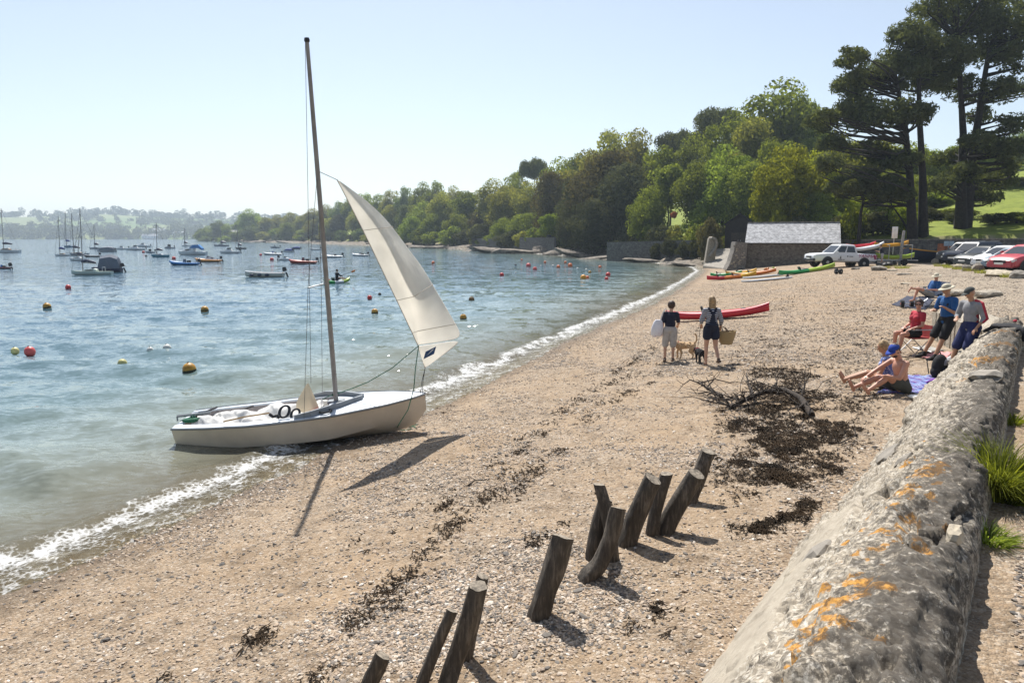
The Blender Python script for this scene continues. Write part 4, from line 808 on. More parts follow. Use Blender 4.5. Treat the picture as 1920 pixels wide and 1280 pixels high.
def house(name, label, px, base, w_, d_, hw, hr, Y, yaw, wallm, roofm, wins=2, cat='house', door=True, z=None):
    X = (px - 960) / F * Y / .975; z = gz(X, Y) if z is None else z
    r = thing(name, label, cat, (X, Y, z), (0, 0, yaw)); a = MB(); a.box((0, 0, hw / 2 - .3), (w_, d_, hw + .6)); a.prism([(-d_ / 2, hw), (d_ / 2, hw), (0, hw + hr)], w_, 'x'); a.build('wall', wallm, r)
    o = .25; rf = MB()
    for s in (-1, 1):
        y0, z0, y1, z1 = s * (d_ / 2 + o), hw - o * hr / (d_ / 2) + .06, 0, hw + hr + .06; rf.add([(-w_ / 2 - o, y0, z0), (w_ / 2 + o, y0, z0), (w_ / 2 + o, y1, z1), (-w_ / 2 - o, y1, z1), (-w_ / 2 - o, y0, z0 + .14), (w_ / 2 + o, y0, z0 + .14), (w_ / 2 + o, y1, z1 + .14), (-w_ / 2 - o, y1, z1 + .14)], [(0, 1, 2, 3), (7, 6, 5, 4), (0, 4, 5, 1), (1, 5, 6, 2), (2, 6, 7, 3), (3, 7, 4, 0)])
    rf.build('roof', roofm, r)
    for k in range(wins):
        x = (k + .5) / wins * w_ - w_ / 2; q = MB(); q.box((x, -d_ / 2 - .03, hw * .58), (w_ / wins * .45, .06, hw * .3)); f = q.build('window', white_paint, r); q = MB(); q.box((x, -d_ / 2 - .07, hw * .58), (w_ / wins * .36, .04, hw * .24)); q.build('pane', glassm(), f)
    return r
# boathouse with slate roof facing the beach
def boathouse():
    Y0 = 76.5; a = at_y(1397, 503, Y0); axis = Vector((.93, -.37, 0)); b_ = math.atan2(axis.y, axis.x); w_ = 9.25
    r = thing('boathouse', 'low stone boathouse with a pale slate roof behind the pickup', 'boathouse', (a.x, a.y, a.z - .5), (0, 0, b_))
    ze = at_y(1397, 455, Y0).z - a.z + .5; zr = ze + 2.1; dpt = 6.4
    q = MB(); q.box((w_ / 2, dpt / 2, ze / 2), (w_, dpt, ze)); q.prism([(0, ze), (dpt, ze), (dpt / 2, zr)], w_, 'x', (w_ / 2, 0, 0)); q.build('wall', brown_wall, r)
    sl = math.hypot(dpt / 2, zr - ze)
    for s in (0, 1):
        m_ = MB(); y0, y1 = (-.22, dpt / 2) if s == 0 else (dpt + .22, dpt / 2); z0 = ze - .22 * (zr - ze) / (dpt / 2)
        m_.add([(-.12, y0, z0 + .02), (w_ + .12, y0, z0 + .02), (w_ + .12, y1, zr + .02), (-.12, y1, zr + .02), (-.12, y0, z0 + .10), (w_ + .12, y0, z0 + .10), (w_ + .12, y1, zr + .10), (-.12, y1, zr + .10)], [(3, 2, 1, 0), (4, 5, 6, 7), (0, 1, 5, 4), (1, 2, 6, 5), (2, 3, 7, 6), (3, 0, 4, 7)])
        rf = m_.build('roof', slate, r)
        if s == 0:
            for k in range(13):           # slate courses stand a little proud of each other
                t = (k + .5) / 13; yy = y0 + (y1 - y0) * t; zz = z0 + .10 + (zr - z0) * t; c = MB(); c.box((w_ / 2, yy, zz + .012), (w_ + .22, sl / 13 * .96, .018), (math.atan2(zr - z0, y1 - y0) + .012, 0, 0)); c.build('slate_course', slate, rf)
    c = MB(); c.box((w_ / 2, dpt / 2, zr + .13), (w_ + .24, .3, .1)); c.build('ridge', grey_stone, r)
    c = MB(); c.box((w_ / 2, -.25, ze - .06), (w_ + .2, .1, .1)); c.build('gutter', tar, r)
    c = MB(); c.tube([(.3, dpt * .25, ze + 1.0), (.55, dpt * .2, ze + .75), (.62, dpt * .14, ze + .45)], .025, 5); c.build('cable', tar, r)
boathouse()
# dark tarred hut
def hut():
    Y0 = 93; x = (1371 - 960) / F * Y0 / .975; z = at_y(1371, 464, Y0).z; r = thing('hut', 'black tarred gabled hut at the head of the slipway', 'hut', (x, Y0, z), (0, 0, -.33)); w_ = 3.7
    ze, zr = 3.0, 4.35; q = MB(); q.prism([(-w_ / 2, -2), (w_ / 2, -2), (w_ / 2, ze), (0, zr), (-w_ / 2, ze)], 3.4, 'y', (0, 1.7, 0)); q.build('wall', tar, r)
    for s in (-1, 1):
        c = MB(); c.box((s * w_ / 4 * 1.06, 1.6, (ze + zr) / 2 + .07), (math.hypot(w_ / 2, zr - ze) * 1.12, 3.8, .08), (0, s * math.atan2(zr - ze, w_ / 2), 0)); c.build('roof', tar, r)
    for k in range(2):
        c = MB(); c.box((-.52 + k * 1.04, -.04, .9), (1.0, .06, 2.1)); d_ = c.build('door', pm('dark_door', (.045, .035, .028), .7, var=.3), r); c = MB(); c.box((-.15 + k * .3, -.09, .9), (.04, .05, .2)); c.build('handle', steel, d_)
    for k in range(12):
        c = MB(); c.box((-w_ / 2 + .12 + k * .24, -.015, 2.25), (.05, .03, .75)); c.build('batten', tar, r)
hut()
# concrete slipway, its curved wall and the rubble buttress
def slab_from_px(name, mat, pts, thick, label, cat):
    P = [at_y(px, py, Y) for px, py, Y in pts]; o = P[0].copy(); q = MB(); n = len(P); q.add([p - o for p in P] + [p - o - Vector((0, 0, thick)) for p in P], [tuple(range(n)), tuple(range(2 * n - 1, n - 1, -1))] + [(k, n + k, n + (k + 1) % n, (k + 1) % n) for k in range(n)])
    b = q.build(name, mat, None, bevel=.05); b.location = o; return tag(b, label, cat)
slab_from_px('slipway', cement, [(1318, 498, 88), (1366, 505, 79), (1378, 465, 92), (1343, 466, 93)], 1.2, 'sloping grey concrete slipway leading up to the black hut', 'slipway')
def scroll_wall():
    r = thing('slipway_wall', 'curved pale concrete flank wall ending in a scroll beside the slipway', 'wall', at_y(1326, 480, 89)); q = MB(); px0 = lambda px, py: (at_y(px, py, 89) - at_y(1326, 480, 89))
    poly = [(1320, 500), (1338, 500), (1342, 474), (1344, 460), (1344, 450), (1340, 445), (1334, 443), (1329, 446), (1327, 458)]
    q.prism([(px0(a, b).x, px0(a, b).z) for a, b in poly], .8, 'y', (0, .2, 0)); q.build('wall_body', conc2, r, bevel=.08)
    c = MB(); c.loft([[px0(a_, b_) + Vector((0, y_, 0)) for y_ in (-.95, -.62, -.3)] for a_, b_ in ((1331, 446), (1338, 448), (1341, 456), (1339, 464), (1334, 472), (1327, 482))] ); c.build('rounded_end', cement, r, smooth=60, solid=.25)
    c = MB(); c.tube([px0(1338, 456), px0(1336, 447)], .16, 8); c.build('bollard', cement, r)
scroll_wall()
def buttress():
    Y0 = 76.0; o = at_y(1382, 503, Y0); r = thing('stone_buttress', 'pale flint rubble buttress against the left end of the boathouse', 'wall', o); L = [(1360, 506), (1394, 510), (1400, 455), (1377, 453), (1374, 470), (1368, 490)]
    q = MB(); P = [at_y(a, b, Y0) - o for a, b in L]; q.prism([(p.x, p.z) for p in P], 1.5, 'y', (0, .3, 0)); q.build('wall_body', flint, r, bevel=.06)
    g = np.random.default_rng(3)
    for k in range(90):
        t, u = g.random(), g.random(); px = 1364 + u * 30 + (1 - t) * 2 + t * 8; py = 503 - t * 46
        if px < np.interp(py, [453, 470, 490, 506], [1378, 1376, 1370, 1363]) or px > np.interp(py, [455, 510], [1398, 1392]): continue
        p = at_y(px, py, Y0 - .47) - o; stone(r, tuple(p), (g.uniform(.16, .32), .14, g.uniform(.1, .2)), (0, g.uniform(-.4, .4), 0), [flint, pale_stone, grey_stone][k % 3], k + 40)
buttress()
# retaining wall at the back of the car park, and walls on the wooded shore
def stone_wall(pts, h, label, mat=grey_wall, th=.5, name='stone_wall', cope=True):
    o = Vector((*pts[0][:2], 0)); r = thing(name, label, 'wall', o)
    for (x0, y0, z0), (x1, y1, z1) in zip(pts[:-1], pts[1:]):
        d = Vector((x1 - x0, y1 - y0, 0)); n = Vector((-d.y, d.x, 0)).normalized() * th; A = Vector((x0, y0, z0)) - o; B = Vector((x1, y1, z1)) - o; q = MB(); H = Vector((0, 0, h)); dn = Vector((0, 0, -.8))
        q.add([A + dn, B + dn, B + n + dn, A + n + dn, A + H, B + H, B + n + H, A + n + H], [(3, 2, 1, 0), (4, 5, 6, 7), (0, 1, 5, 4), (1, 2, 6, 5), (2, 3, 7, 6), (3, 0, 4, 7)]); q.build('wall_body', mat, r)
        if cope:
            m_ = int(d.length / 1.2)
            for k in range(m_):
                p = A + (B - A) * ((k + .5) / m_) + H + n * .5 + Vector((0, 0, .05)); c = MB(); c.box(tuple(p), (d.length / m_ * .97, th + .12, .12), (0, -math.asin((z1 - z0) / d.length), math.atan2(d.y, d.x))); c.build('coping_stone', grey_stone, r, bevel=.02)
    return r
stone_wall([(35.6, 75.6, 1.3), (44, 69.6, 1.4), (58, 66.2, 1.5), (76, 61.5, 1.5)], 2.25, 'grey stone retaining wall along the back of the car park')
stone_wall([(16, 118, .6), (22.5, 112, .8), (27.6, 104, 1.0), (28.0, 97, 1.0)], 2.5, 'high grey retaining wall under the trees beside the tamarisk bush', cope=False)
stone_wall([(2, 186, .6), (10, 166, .7)], 3.2, 'grey garden wall below the little turret roof', cope=False)
stone_wall([(-13, 228, .6), (-2, 205, .6)], 3.0, 'low shaded wall at the edge of the wooded shore', cope=False)
def turret():
    Y0 = 172; x = (1030 - 960) / F * Y0 / .975; r = thing('gazebo', 'small stone gazebo with a pointed roof at the wood edge', 'gazebo', (x, Y0, gz(x, Y0) - .5)); zt = at_y(1030, 427, Y0).z - r.location.z; ze = at_y(1030, 440, Y0).z - r.location.z
    q = MB(); q.lathe([(1.25, 0), (1.25, ze)], 8); q.build('wall', grey_wall, r); q = MB(); q.lathe([(1.75, ze - .1), (1.7, ze), (.06, zt)], 8); q.build('roof', slate, r)
    for a in (3.9, 4.7, 5.5): c = MB(); c.box((1.2 * math.cos(a), 1.2 * math.sin(a), ze * .62), (.5, .12, .8), (0, 0, a + math.pi / 2)); c.build('window', glassm(), r)
turret()
terra = pm('terracotta_tiles', (.36, .13, .07), .85, var=.2)
house('house', 'white house high among trees of the far headland', 588, 412, 10, 7, 3.2, 2.2, 560, .2, pm('cream_render', (.5, .46, .4), .8), slate, 3, z=at_y(583, 417, 560).z)
house('house', 'low white shore house at the headland tip', 452, 440, 12, 7, 3.5, 2.4, 640, .1, white_paint, slate, 3, z=at_y(452, 444, 640).z)
house('house', 'long low white building across the estuary', 306, 446, 30, 10, 5, 4, 1398, 0, white_paint, slate, 5, z=1.5)
house('house', 'tall pale building above the far quay', 322, 438, 26, 12, 9, 5, 1440, 0, pm('cream_render', (.55, .5, .42), .8), slate, 4, z=far_z(np.array([-690.]), np.array([1440.]))[0])
house('house', 'white roofed house among far shore trees', 358, 437, 24, 10, 6, 4, 1445, .2, white_paint, white_paint, 3, z=6)
0 and house('house', 'red roofed cottage roof showing through the cove trees', 1252, 405, 2.0, 2.0, 1.6, .8, 124, .2, grey_wall, terra, 1, z=at_y(1252, 409, 124).z - 1.6)

# ------------------------------------------------------------ vehicles
tyre = pm('tyre_rubber', (.018, .018, .018), .85, var=.1); rimm = pm('alloy_rim', (.30, .31, .32), .35, .8); trim = pm('black_trim', (.02, .02, .022), .55, var=.1); lampm = pm('lamp_lens', (.65, .67, .7), .1, .2, var=.04); redlens = pm('red_lens', (.4, .02, .02), .2, var=.05); platem = pm('white_plate', (.75, .75, .7), .4, var=.03)
def vehicle(name, label, paint, low, cab, wx, wr, loc, yaw, bed=None, cat='car', tilt=0, dark_bumper=False, panes=((.08, .46), (.52, .92))):
    r = thing(name, label, cat, loc, (0, tilt, yaw)); b = MB(); secs = []
    for x, zb, zt, w_ in low:
        h = zt - zb; pts = [(0, zb), (w_ * .80, zb), (w_ * .97, zb + h * .16), (w_, zb + h * .45), (w_ * .985, zb + h * .72), (w_ * .93, zt - .05 * h), (w_ * .80, zt), (0, zt + .03)]
        secs.append([(x, -y, z) for y, z in pts] + [(x, y, z) for y, z in reversed(pts[1:-1])])
    b.loft(secs, close=True, cap=True); body = b.build('body', paint, r, smooth=38)
    xs = [p[0] for p in low]; wid = lambda x: float(np.interp(x, xs[::-1], [p[3] for p in low][::-1])); top = lambda x: float(np.interp(x, xs[::-1], [p[2] for p in low][::-1])); bot = lambda x: float(np.interp(x, xs[::-1], [p[1] for p in low][::-1]))
    x0, x1, x2, x3, zr, wr_ = cab; zb0, zb3 = top(x0), top(x3); wb = wid(.5 * (x0 + x3)) * .92
    C = MB(); fr = [(x0, -wb, zb0 - .03), (x1, -wr_, zr - .07), (x1 - .08, -wr_ * .86, zr), (x1 - .08, wr_ * .86, zr), (x1, wr_, zr - .07), (x0, wb, zb0 - .03)]; md = [(.5 * (x0 + x3), -wb, .5 * (zb0 + zb3) - .03), (.5 * (x1 + x2), -wr_, zr - .04), (.5 * (x1 + x2), -wr_ * .86, zr + .035), (.5 * (x1 + x2), wr_ * .86, zr + .035), (.5 * (x1 + x2), wr_, zr - .04), (.5 * (x0 + x3), wb, .5 * (zb0 + zb3) - .03)]
    re = [(x3, -wb, zb3 - .03), (x2, -wr_, zr - .07), (x2 + .06, -wr_ * .86, zr - .01), (x2 + .06, wr_ * .86, zr - .01), (x2, wr_, zr - .07), (x3, wb, zb3 - .03)]; C.loft([fr, md, re], cap=True); C.build('cabin', paint, r, smooth=30)
    gm = glassm()
    def pane(P, nm='window'):
        P = [Vector(p) for p in P]; n = (P[1] - P[0]).cross(P[-1] - P[0]).normalized(); c = sum(P, Vector()) / len(P)
        if n.dot(c - Vector((.5 * (x0 + x3), 0, zb0))) < 0: n = -n
        q = MB(); m_ = len(P); q.add([p + n * .012 for p in P] + [p - n * .02 for p in P], [tuple(range(m_)), tuple(range(2 * m_ - 1, m_ - 1, -1))] + [(k, m_ + k, m_ + (k + 1) % m_, (k + 1) % m_) for k in range(m_)]); q.build(nm, gm, r)
    def L3(a, b_, t): return Vector(a) + (Vector(b_) - Vector(a)) * t
    pane([L3(L3(fr[0], fr[5], .06), L3(fr[1], fr[4], .04), .1), L3(L3(fr[0], fr[5], .94), L3(fr[1], fr[4], .96), .1), L3(L3(fr[0], fr[5], .93), L3(fr[1], fr[4], .93), .93), L3(L3(fr[0], fr[5], .07), L3(fr[1], fr[4], .07), .93)], 'windscreen')
    pane([L3(L3(re[0], re[5], .08), L3(re[1], re[4], .06), .2), L3(L3(re[0], re[5], .92), L3(re[1], re[4], .94), .2), L3(L3(re[0], re[5], .9), L3(re[1], re[4], .9), .9), L3(L3(re[0], re[5], .1), L3(re[1], re[4], .1), .9)], 'rear_window')
    for s, i0, i1 in ((-1, 0, 1), (1, 5, 4)):
        for a, c in panes:
            lo0, lo1 = L3(fr[i0], re[i0], a), L3(fr[i0], re[i0], c); hi0, hi1 = L3(fr[i1], re[i1], max(a, .02)), L3(fr[i1], re[i1], min(c, .98)); pane([L3(lo0, hi0, .16), L3(lo1, hi1, .16), L3(lo1, hi1, .88), L3(lo0, hi0, .88)])
            q = MB(); p = L3(lo0, lo1, .82); q.box((p.x, s * (wid(p.x) + .005), p.z - .16), (.16, .035, .03)); q.build('door_handle', paint, r)
        q = MB(); q.box((x0 - .28, s * (wb + .13), zb0 + .1), (.1, .2, .13)); q.build('mirror', paint, r, bevel=.03)
        xf = low[0][0]; q = MB(); q.box((xf - .16, s * (wid(xf - .2) - .2), top(xf - .25) - .16), (.26, .32, .15), (0, .2, s * -.35)); q.build('headlight', lampm, r, bevel=.03)
        q = MB(); xr = low[-1][0]; q.box((xr + .05, s * (wid(xr) - .12), top(xr) - .2), (.12, .2, .3)); q.build('tail_light', redlens, r, bevel=.02)
        for x in wx:
            a = MB(); n = 18; a.add([(x + (wr + .07) * math.cos(k * math.pi / 9), s * (wid(x) + .008), wr + (wr + .07) * math.sin(k * math.pi / 9)) for k in range(18)], [tuple(range(18))]); a.build('wheel_arch', trim, r)
            w0 = MB(); w0.lathe([(wr * .55, -.11), (wr * .9, -.115), (wr, -.08), (wr, .08), (wr * .9, .115), (wr * .55, .11)], 20); wo_ = w0.build('wheel', tyre, r, smooth=35); wo_.location = (x, s * (wid(x) - .085), wr); wo_.rotation_euler = (R(90), 0, 0)
            w1 = MB(); w1.lathe([(.03, -.118), (wr * .62, -.10), (wr * .62, .10), (.03, .118)], 10); w1.build('rim', rimm, wo_)
    xf = low[0][0]; q = MB(); q.box((xf - .02, 0, .5 * (bot(xf) + top(xf)) + .1), (.06, wid(xf) * 1.15, .16)); q.build('grille', trim, r, bevel=.01)
    q = MB(); q.box((xf - .06, 0, bot(xf) + .07), (.2, wid(xf - .1) * 1.96, .24)); q.build('bumper', trim if dark_bumper else paint, r, bevel=.05); q = MB(); q.box((xf + .055, 0, bot(xf) + .16), (.02, .5, .11)); q.build('number_plate', platem, r)
    return r, body
def car_paint(n, c): return pm('car_paint_' + n, c, .38, .0, var=.03, coat=.25)
HATCH = [(2.05, .3, .62, .62), (1.92, .26, .74, .80), (1.6, .24, .86, .86), (1.1, .24, .95, .88), (.2, .24, .98, .89), (-1.2, .26, 1.0, .88), (-1.85, .3, 1.0, .82), (-2.0, .36, .9, .74)]
SUV = [(2.3, .42, .85, .72), (2.2, .38, .98, .86), (1.8, .36, 1.06, .92), (1.2, .36, 1.12, .93), (.2, .36, 1.14, .94), (-1.5, .38, 1.15, .93), (-2.2, .42, 1.15, .88), (-2.3, .5, 1.05, .82)]
def park(px, py, Y, kind, n, c, label, yaw=math.pi + .30, sc=1.0):
    nose = at_y(px, py, Y); h = Vector((math.cos(yaw), math.sin(yaw), 0)); L = 2.05 if kind == 'h' else 2.3; p = nose - h * L * sc; z = gz(p.x, p.y)
    args = (HATCH, (1.0, .25, -1.25, -1.75, 1.46, .62), (1.3, -1.25), .31) if kind == 'h' else (SUV, (1.05, .45, -1.85, -2.2, 1.76, .68), (1.4, -1.4), .37)
    r, b = vehicle('parked_car', label, car_paint(n, c), *args, (p.x, p.y, z), yaw, panes=((.06, .40), (.44, .72), (.76, .94)) if kind == 's' else ((.1, .46), (.52, .88))); r['group'] = 'cars parked in a row'; r.scale = (sc,) * 3
    if kind == 's':
        for s in (-1, 1): q = MB(); q.tube([(.3, s * .58, 1.80), (-1.7, s * .58, 1.82)], .02, 6); q.build('roof_rail', steel, r)
park(1770, 486, 58, 's', 'black', (.012, .013, .013), 'black boxy off road car at the far end of the parked row')
park(1783, 490, 53.5, 's', 'navy', (.012, .017, .035), 'dark navy off road car with roof rails in the parked row')
park(1803, 495, 49.0, 'h', 'graphite', (.035, .04, .042), 'dark graphite hatchback between navy car and white car')
park(1838, 501, 45.0, 'h', 'white', (.62, .63, .64), 'white hatchback beside the graphite one in the parked row')
park(1856, 505, 42.4, 'h', 'silver_blue', (.20, .26, .31), 'silver blue small car nose between white and red cars', sc=.92)
park(1872, 510, 39.8, 'h', 'red', (.42, .045, .06), 'faded red hatchback nearest the stones of the car park', sc=1.05)
# pickup
pw = car_paint('pickup_white', (.66, .67, .68)); pk = G(1572, 501); 
PICK = [(2.66, .52, .86, .70), (2.56, .46, 1.0, .84), (2.2, .44, 1.08, .91), (1.6, .44, 1.13, .93), (1.0, .44, 1.16, .93), (-.2, .45, 1.17, .93), (-1.02, .46, 1.18, .93), (-1.08, .46, 1.2, .92), (-2.55, .5, 1.2, .92), (-2.66, .54, 1.16, .9)]
PY = math.pi + .12; PT = .035; pz = gz(pk.x, pk.y)
pick, pbody = vehicle('pickup_truck', 'white double cab pickup with kayaks on its bed in front of boathouse', pw, PICK, (1.10, .42, -.80, -1.02, 1.87, .72), (1.55, -1.6), .41, (pk.x, pk.y, pz - .02), PY, cat='pickup', tilt=-PT, dark_bumper=True)
q = MB(); q.box((-1.85, 0, 1.205), (1.45, 1.5, .02)); q.build('bed', trim, pick)
q = MB(); q.box((-2.68, 0, .55), (.16, 1.7, .14)); q.build('rear_bumper', trim, pick)
def lettering(body, size, mat, parent, loc, rot, name='lettering', shear=0, ext=.004):
    cu = bpy.data.curves.new(name, 'FONT'); cu.body = body; cu.size = size; cu.extrude = ext; cu.align_x = 'CENTER'; cu.align_y = 'CENTER'; cu.shear = shear
    t_ = bpy.data.objects.new(name, cu); col.objects.link(t_); dg = bpy.context.evaluated_depsgraph_get(); me = bpy.data.meshes.new_from_object(t_.evaluated_get(dg)); bpy.data.objects.remove(t_)
    o = bpy.data.objects.new(name, me); col.objects.link(o); me.materials.clear(); me.materials.append(mat); o.parent = parent; o.location = loc; o.rotation_euler = rot; return o
mag = pm('magenta_print', (.30, .03, .10), .5, var=.04); inkm = pm('black_print', (.03, .03, .035), .5, var=.04)
# the side that faces the beach is +Y of the truck; text runs from nose to tail
lettering('YANMAR', .36, mag, pick, (-1.85, .945, .98), (R(90), 0, math.pi), shear=.25).scale = (1.12, 1, 1)
for x_, z_, w_ in ((.62, .66, .16), (.42, .66, .2), (.2, .66, .14), (-.42, .93, .34)): q = MB(); q.box((x_, .948, z_), (w_, .006, .05)); q.build('door_print', inkm, pick)
q = MB(); q.prism([(0, -.13), (.13, -.13), (.05, .14)], .006, 'y'); o = q.build('sail_emblem', inkm, pick); o.location = (.42, .945, .86)
q = MB(); q.prism([(-.15, -.16), (.06, -.16), (.16, .2), (.05, .2)], .006, 'y'); o = q.build('red_stripe', mag, pick); o.location = (-2.5, .94, .92)
q = MB(); q.ell((-.12, .945, .94), (.06, .006, .06)); q.build('round_emblem', inkm, pick)

# ------------------------------------------------------------ kayaks and boards
def kayak(name, label, L, W, D, mats, loc, rot, seats=1, cat='kayak', rocker=.10, group=None, open_=True):
    r = thing(name, label, cat, loc, rot, group); n = 24; secs = []; mi = []
    for i in range(n + 1):
        t = i / n; x = (t - .5) * L; k = max(math.sin(math.pi * t), .02) ** .62; w_ = W / 2 * k; zk = rocker * (2 * abs(t - .5)) ** 2.6 * 1.6; zt = D * (.82 + .55 * (2 * abs(t - .5)) ** 3)
        pts = [(0, zk), (w_ * .6, zk + D * .05), (w_ * .95, zk + (zt - zk) * .38), (w_, zk + (zt - zk) * .68), (w_ * .86, zt * .97), (w_ * .45, zt + D * .03), (0, zt + D * .05)]
        secs.append([(x, -y, z) for y, z in pts] + [(x, y, z) for y, z in reversed(pts[1:-1])])
    h = MB()
    if len(mats) > 1:
        for a in range(len(mats)):
            i0, i1 = a * n // len(mats), (a + 1) * n // len(mats); h.loft(secs[i0:i1 + 1], close=True, mi=a)
        h.add(secs[0], [tuple(range(len(secs[0])))]); h.add(secs[-1], [tuple(range(len(secs[0])))], len(mats) - 1)
    else: h.loft(secs, close=True, cap=True)
    h.build('hull', list(mats), r, smooth=60)
    for k in range(seats):
        x = (-.06 + (k - (seats - 1) / 2) * .30) * L; c = MB(); c.ell((x, 0, D * .88), (L * .10, W * .30, D * .12)); c.build('cockpit', trim, r, smooth=True)
        c = MB(); c.box((x - L * .075, 0, D * 1.12), (.07, W * .55, .34), (0, -.3, 0)); c.build('seat_back', trim, r, bevel=.03)
        for s in (-1, 1): c = MB(); c.tube([(x + L * .05, s * W * .36, D * .93), (x - L * .07, s * W * .30, D * 1.22)], .012, 5); c.build('strap', trim, r)
    for s in (-1, 1): c = MB(); c.tube([(s * L * .455, -.04, D * 1.05), (s * L * .455, 0, D * 1.17), (s * L * .455, .04, D * 1.05)], .013, 6); c.build('handle', trim, r)
    c = MB(); c.lathe([(.11, 0), (.12, .03), (.05, .045)], 14, (L * .26, 0, D * .9)); c.build('hatch', trim, r)
    return r
def plas(n, c): return pm('plastic_' + n, c, .35, 0, var=.05, scale=3)
pl = {k: plas(k, v) for k, v in dict(red=(.50, .015, .03), yellow=(.62, .34, .01), orange=(.60, .16, .015), green=(.015, .28, .07), lime=(.30, .42, .03), white=(.70, .71, .72), blue=(.02, .10, .30), amber=(.60, .28, .01)).items()}
def lay(px0, py0, px1, py1, dz=0):
    a, b = G(px0, py0), G(px1, py1); d = b - a; c = (a + b) / 2; c.z = .5 * (gz(a.x, a.y) + gz(b.x, b.y)) + dz; return c, d.to_2d().length, math.atan2(d.y, d.x), -math.asin(max(-.3, min(.3, d.z / max(d.length, .1))))
def lay_kayak(label, p, mats, W=.75, D=.34, seats=1, name='kayak', L=None, roll=0, dz=0, Lmax=4.6):
    c, l, yaw, pit = lay(*p, dz); l = L or min(l, Lmax); return kayak(name, label, l, W, D, mats, c, (roll, pit, yaw), seats)
lay_kayak('long glossy red kayak lying behind the two walking women', (1262, 604, 1430, 592), [pl['red']], .72, .36, 1, L=4.1, dz=.03)
lay_kayak('red and yellow kayak lying in front of the other beached kayaks', (1332, 527, 1412, 519), [pl['red'], pl['orange'], pl['yellow']], .75, .36, 2, L=4.2)
lay_kayak('orange kayak behind the red and yellow one', (1385, 519, 1445, 513), [pl['amber'], pl['orange']], .75, .34, 1, L=3.6)
lay_kayak('yellow kayak lying farthest back near the boathouse', (1368, 517, 1412, 512), [pl['yellow']], .7, .32, 1, L=3.2)
lay_kayak('dark green kayak with gear beside the yellow one', (1343, 519, 1380, 516), [pl['green']], .7, .32, 2, L=2.8)
lay_kayak('green and lime sit on kayak in front of the pickup', (1467, 518, 1560, 505), [pl['green'], pl['green'], pl['lime'], pl['lime']], .8, .36, 1, L=4.5, dz=.02)
def board(label, p, L, W=.72):
    c, l, yaw, pit = lay(*p); r = thing('paddle_board', label, 'board', c, (0, pit, yaw)); q = MB(); secs = []
    for i in range(21):
        t = i / 20; w_ = W / 2 * max(math.sin(math.pi * min(t * 1.02, 1)), .05) ** .5; x = (t - .5) * L; z = .10 * max(0, t - .75) ** 1.5 * 3 + .05; secs.append([(x, -w_, z), (x, -w_ * .9, z + .07), (x, 0, z + .085), (x, w_ * .9, z + .07), (x, w_, z), (x, w_ * .8, z - .05), (x, -w_ * .8, z - .05)])
    q.loft(secs, close=True, cap=True); q.build('deck', pl['white'], r, smooth=50)
    for k in range(3): c_ = MB(); c_.prism([(0, 0), (.2, 0), (.06, .24)], .02, 'y'); o = c_.build('fin', trim, r); o.location = (-L * .44 + .02 * k, (k - 1) * .16, .13)
board('white paddle board with black fins lying on the shingle', (1488, 521, 1388, 530), 3.6); board('white paddle board lying behind the nearer one', (1470, 516, 1392, 523), 3.2)
# cargo on and behind the pickup
hd = Vector((math.cos(PY), math.sin(PY), 0))
def on_truck(x, y, z): return pick.location + hd * x + Vector((-math.sin(PY), math.cos(PY), 0)) * y + Vector((0, 0, z))
kayak('kayak', 'white kayak sloping up from the pickup bed', 3.0, .75, .34, [pl['white']], on_truck(-2.25, .25, 1.42), (0, -.16, PY + math.pi), 0); kayak('kayak', 'amber yellow kayak carried high behind the pickup', 3.0, .72, .32, [pl['amber']], on_truck(-4.4, .2, 1.68), (0, -.06, PY + math.pi), 0)
kayak('kayak', 'red kayak lying on the pickup bed behind the white one', 2.6, .7, .3, [pl['red']], on_truck(-2.2, -.5, 1.62), (0, -.08, PY + math.pi), 0); kayak('kayak', 'lime green kayak on the trailer behind the pickup', 3.4, .8, .4, [pl['lime']], on_truck(-4.7, .3, .66), (0, 0, PY + math.pi), 1)
def trailer():
    p = on_truck(-4.7, .2, 0); r = thing('boat_trailer', 'grey steel boat trailer behind the pickup carrying kayaks', 'trailer', (p.x, p.y, gz(p.x, p.y)), (0, 0, PY)); q = MB()
    for s in (-1, 1): q.tube([(1.9, 0, .42), (1.0, s * .6, .42), (-1.7, s * .6, .42)], .04, 6)
    q.build('frame', steel, r)
    for x in (-1.1, .9):
        c = MB(); c.tube([(x, -.65, .45), (x, .65, .45)], .035, 6); c.tube([(x, .6, .45), (x, .6, 1.72)], .03, 6); c.tube([(x, -.6, .45), (x, -.6, 1.72)], .03, 6); c.tube([(x, -.65, 1.66), (x, .65, 1.66)], .03, 6); c.build('rack', steel, r)
    for s in (-1, 1): c = MB(); c.lathe([(.15, -.08), (.27, -.08), (.29, 0), (.27, .08), (.15, .08)], 16); o = c.build('wheel', tyre, r, smooth=35); o.location = (-.4, s * .75, .29); o.rotation_euler = (R(90), 0, 0)
trailer()
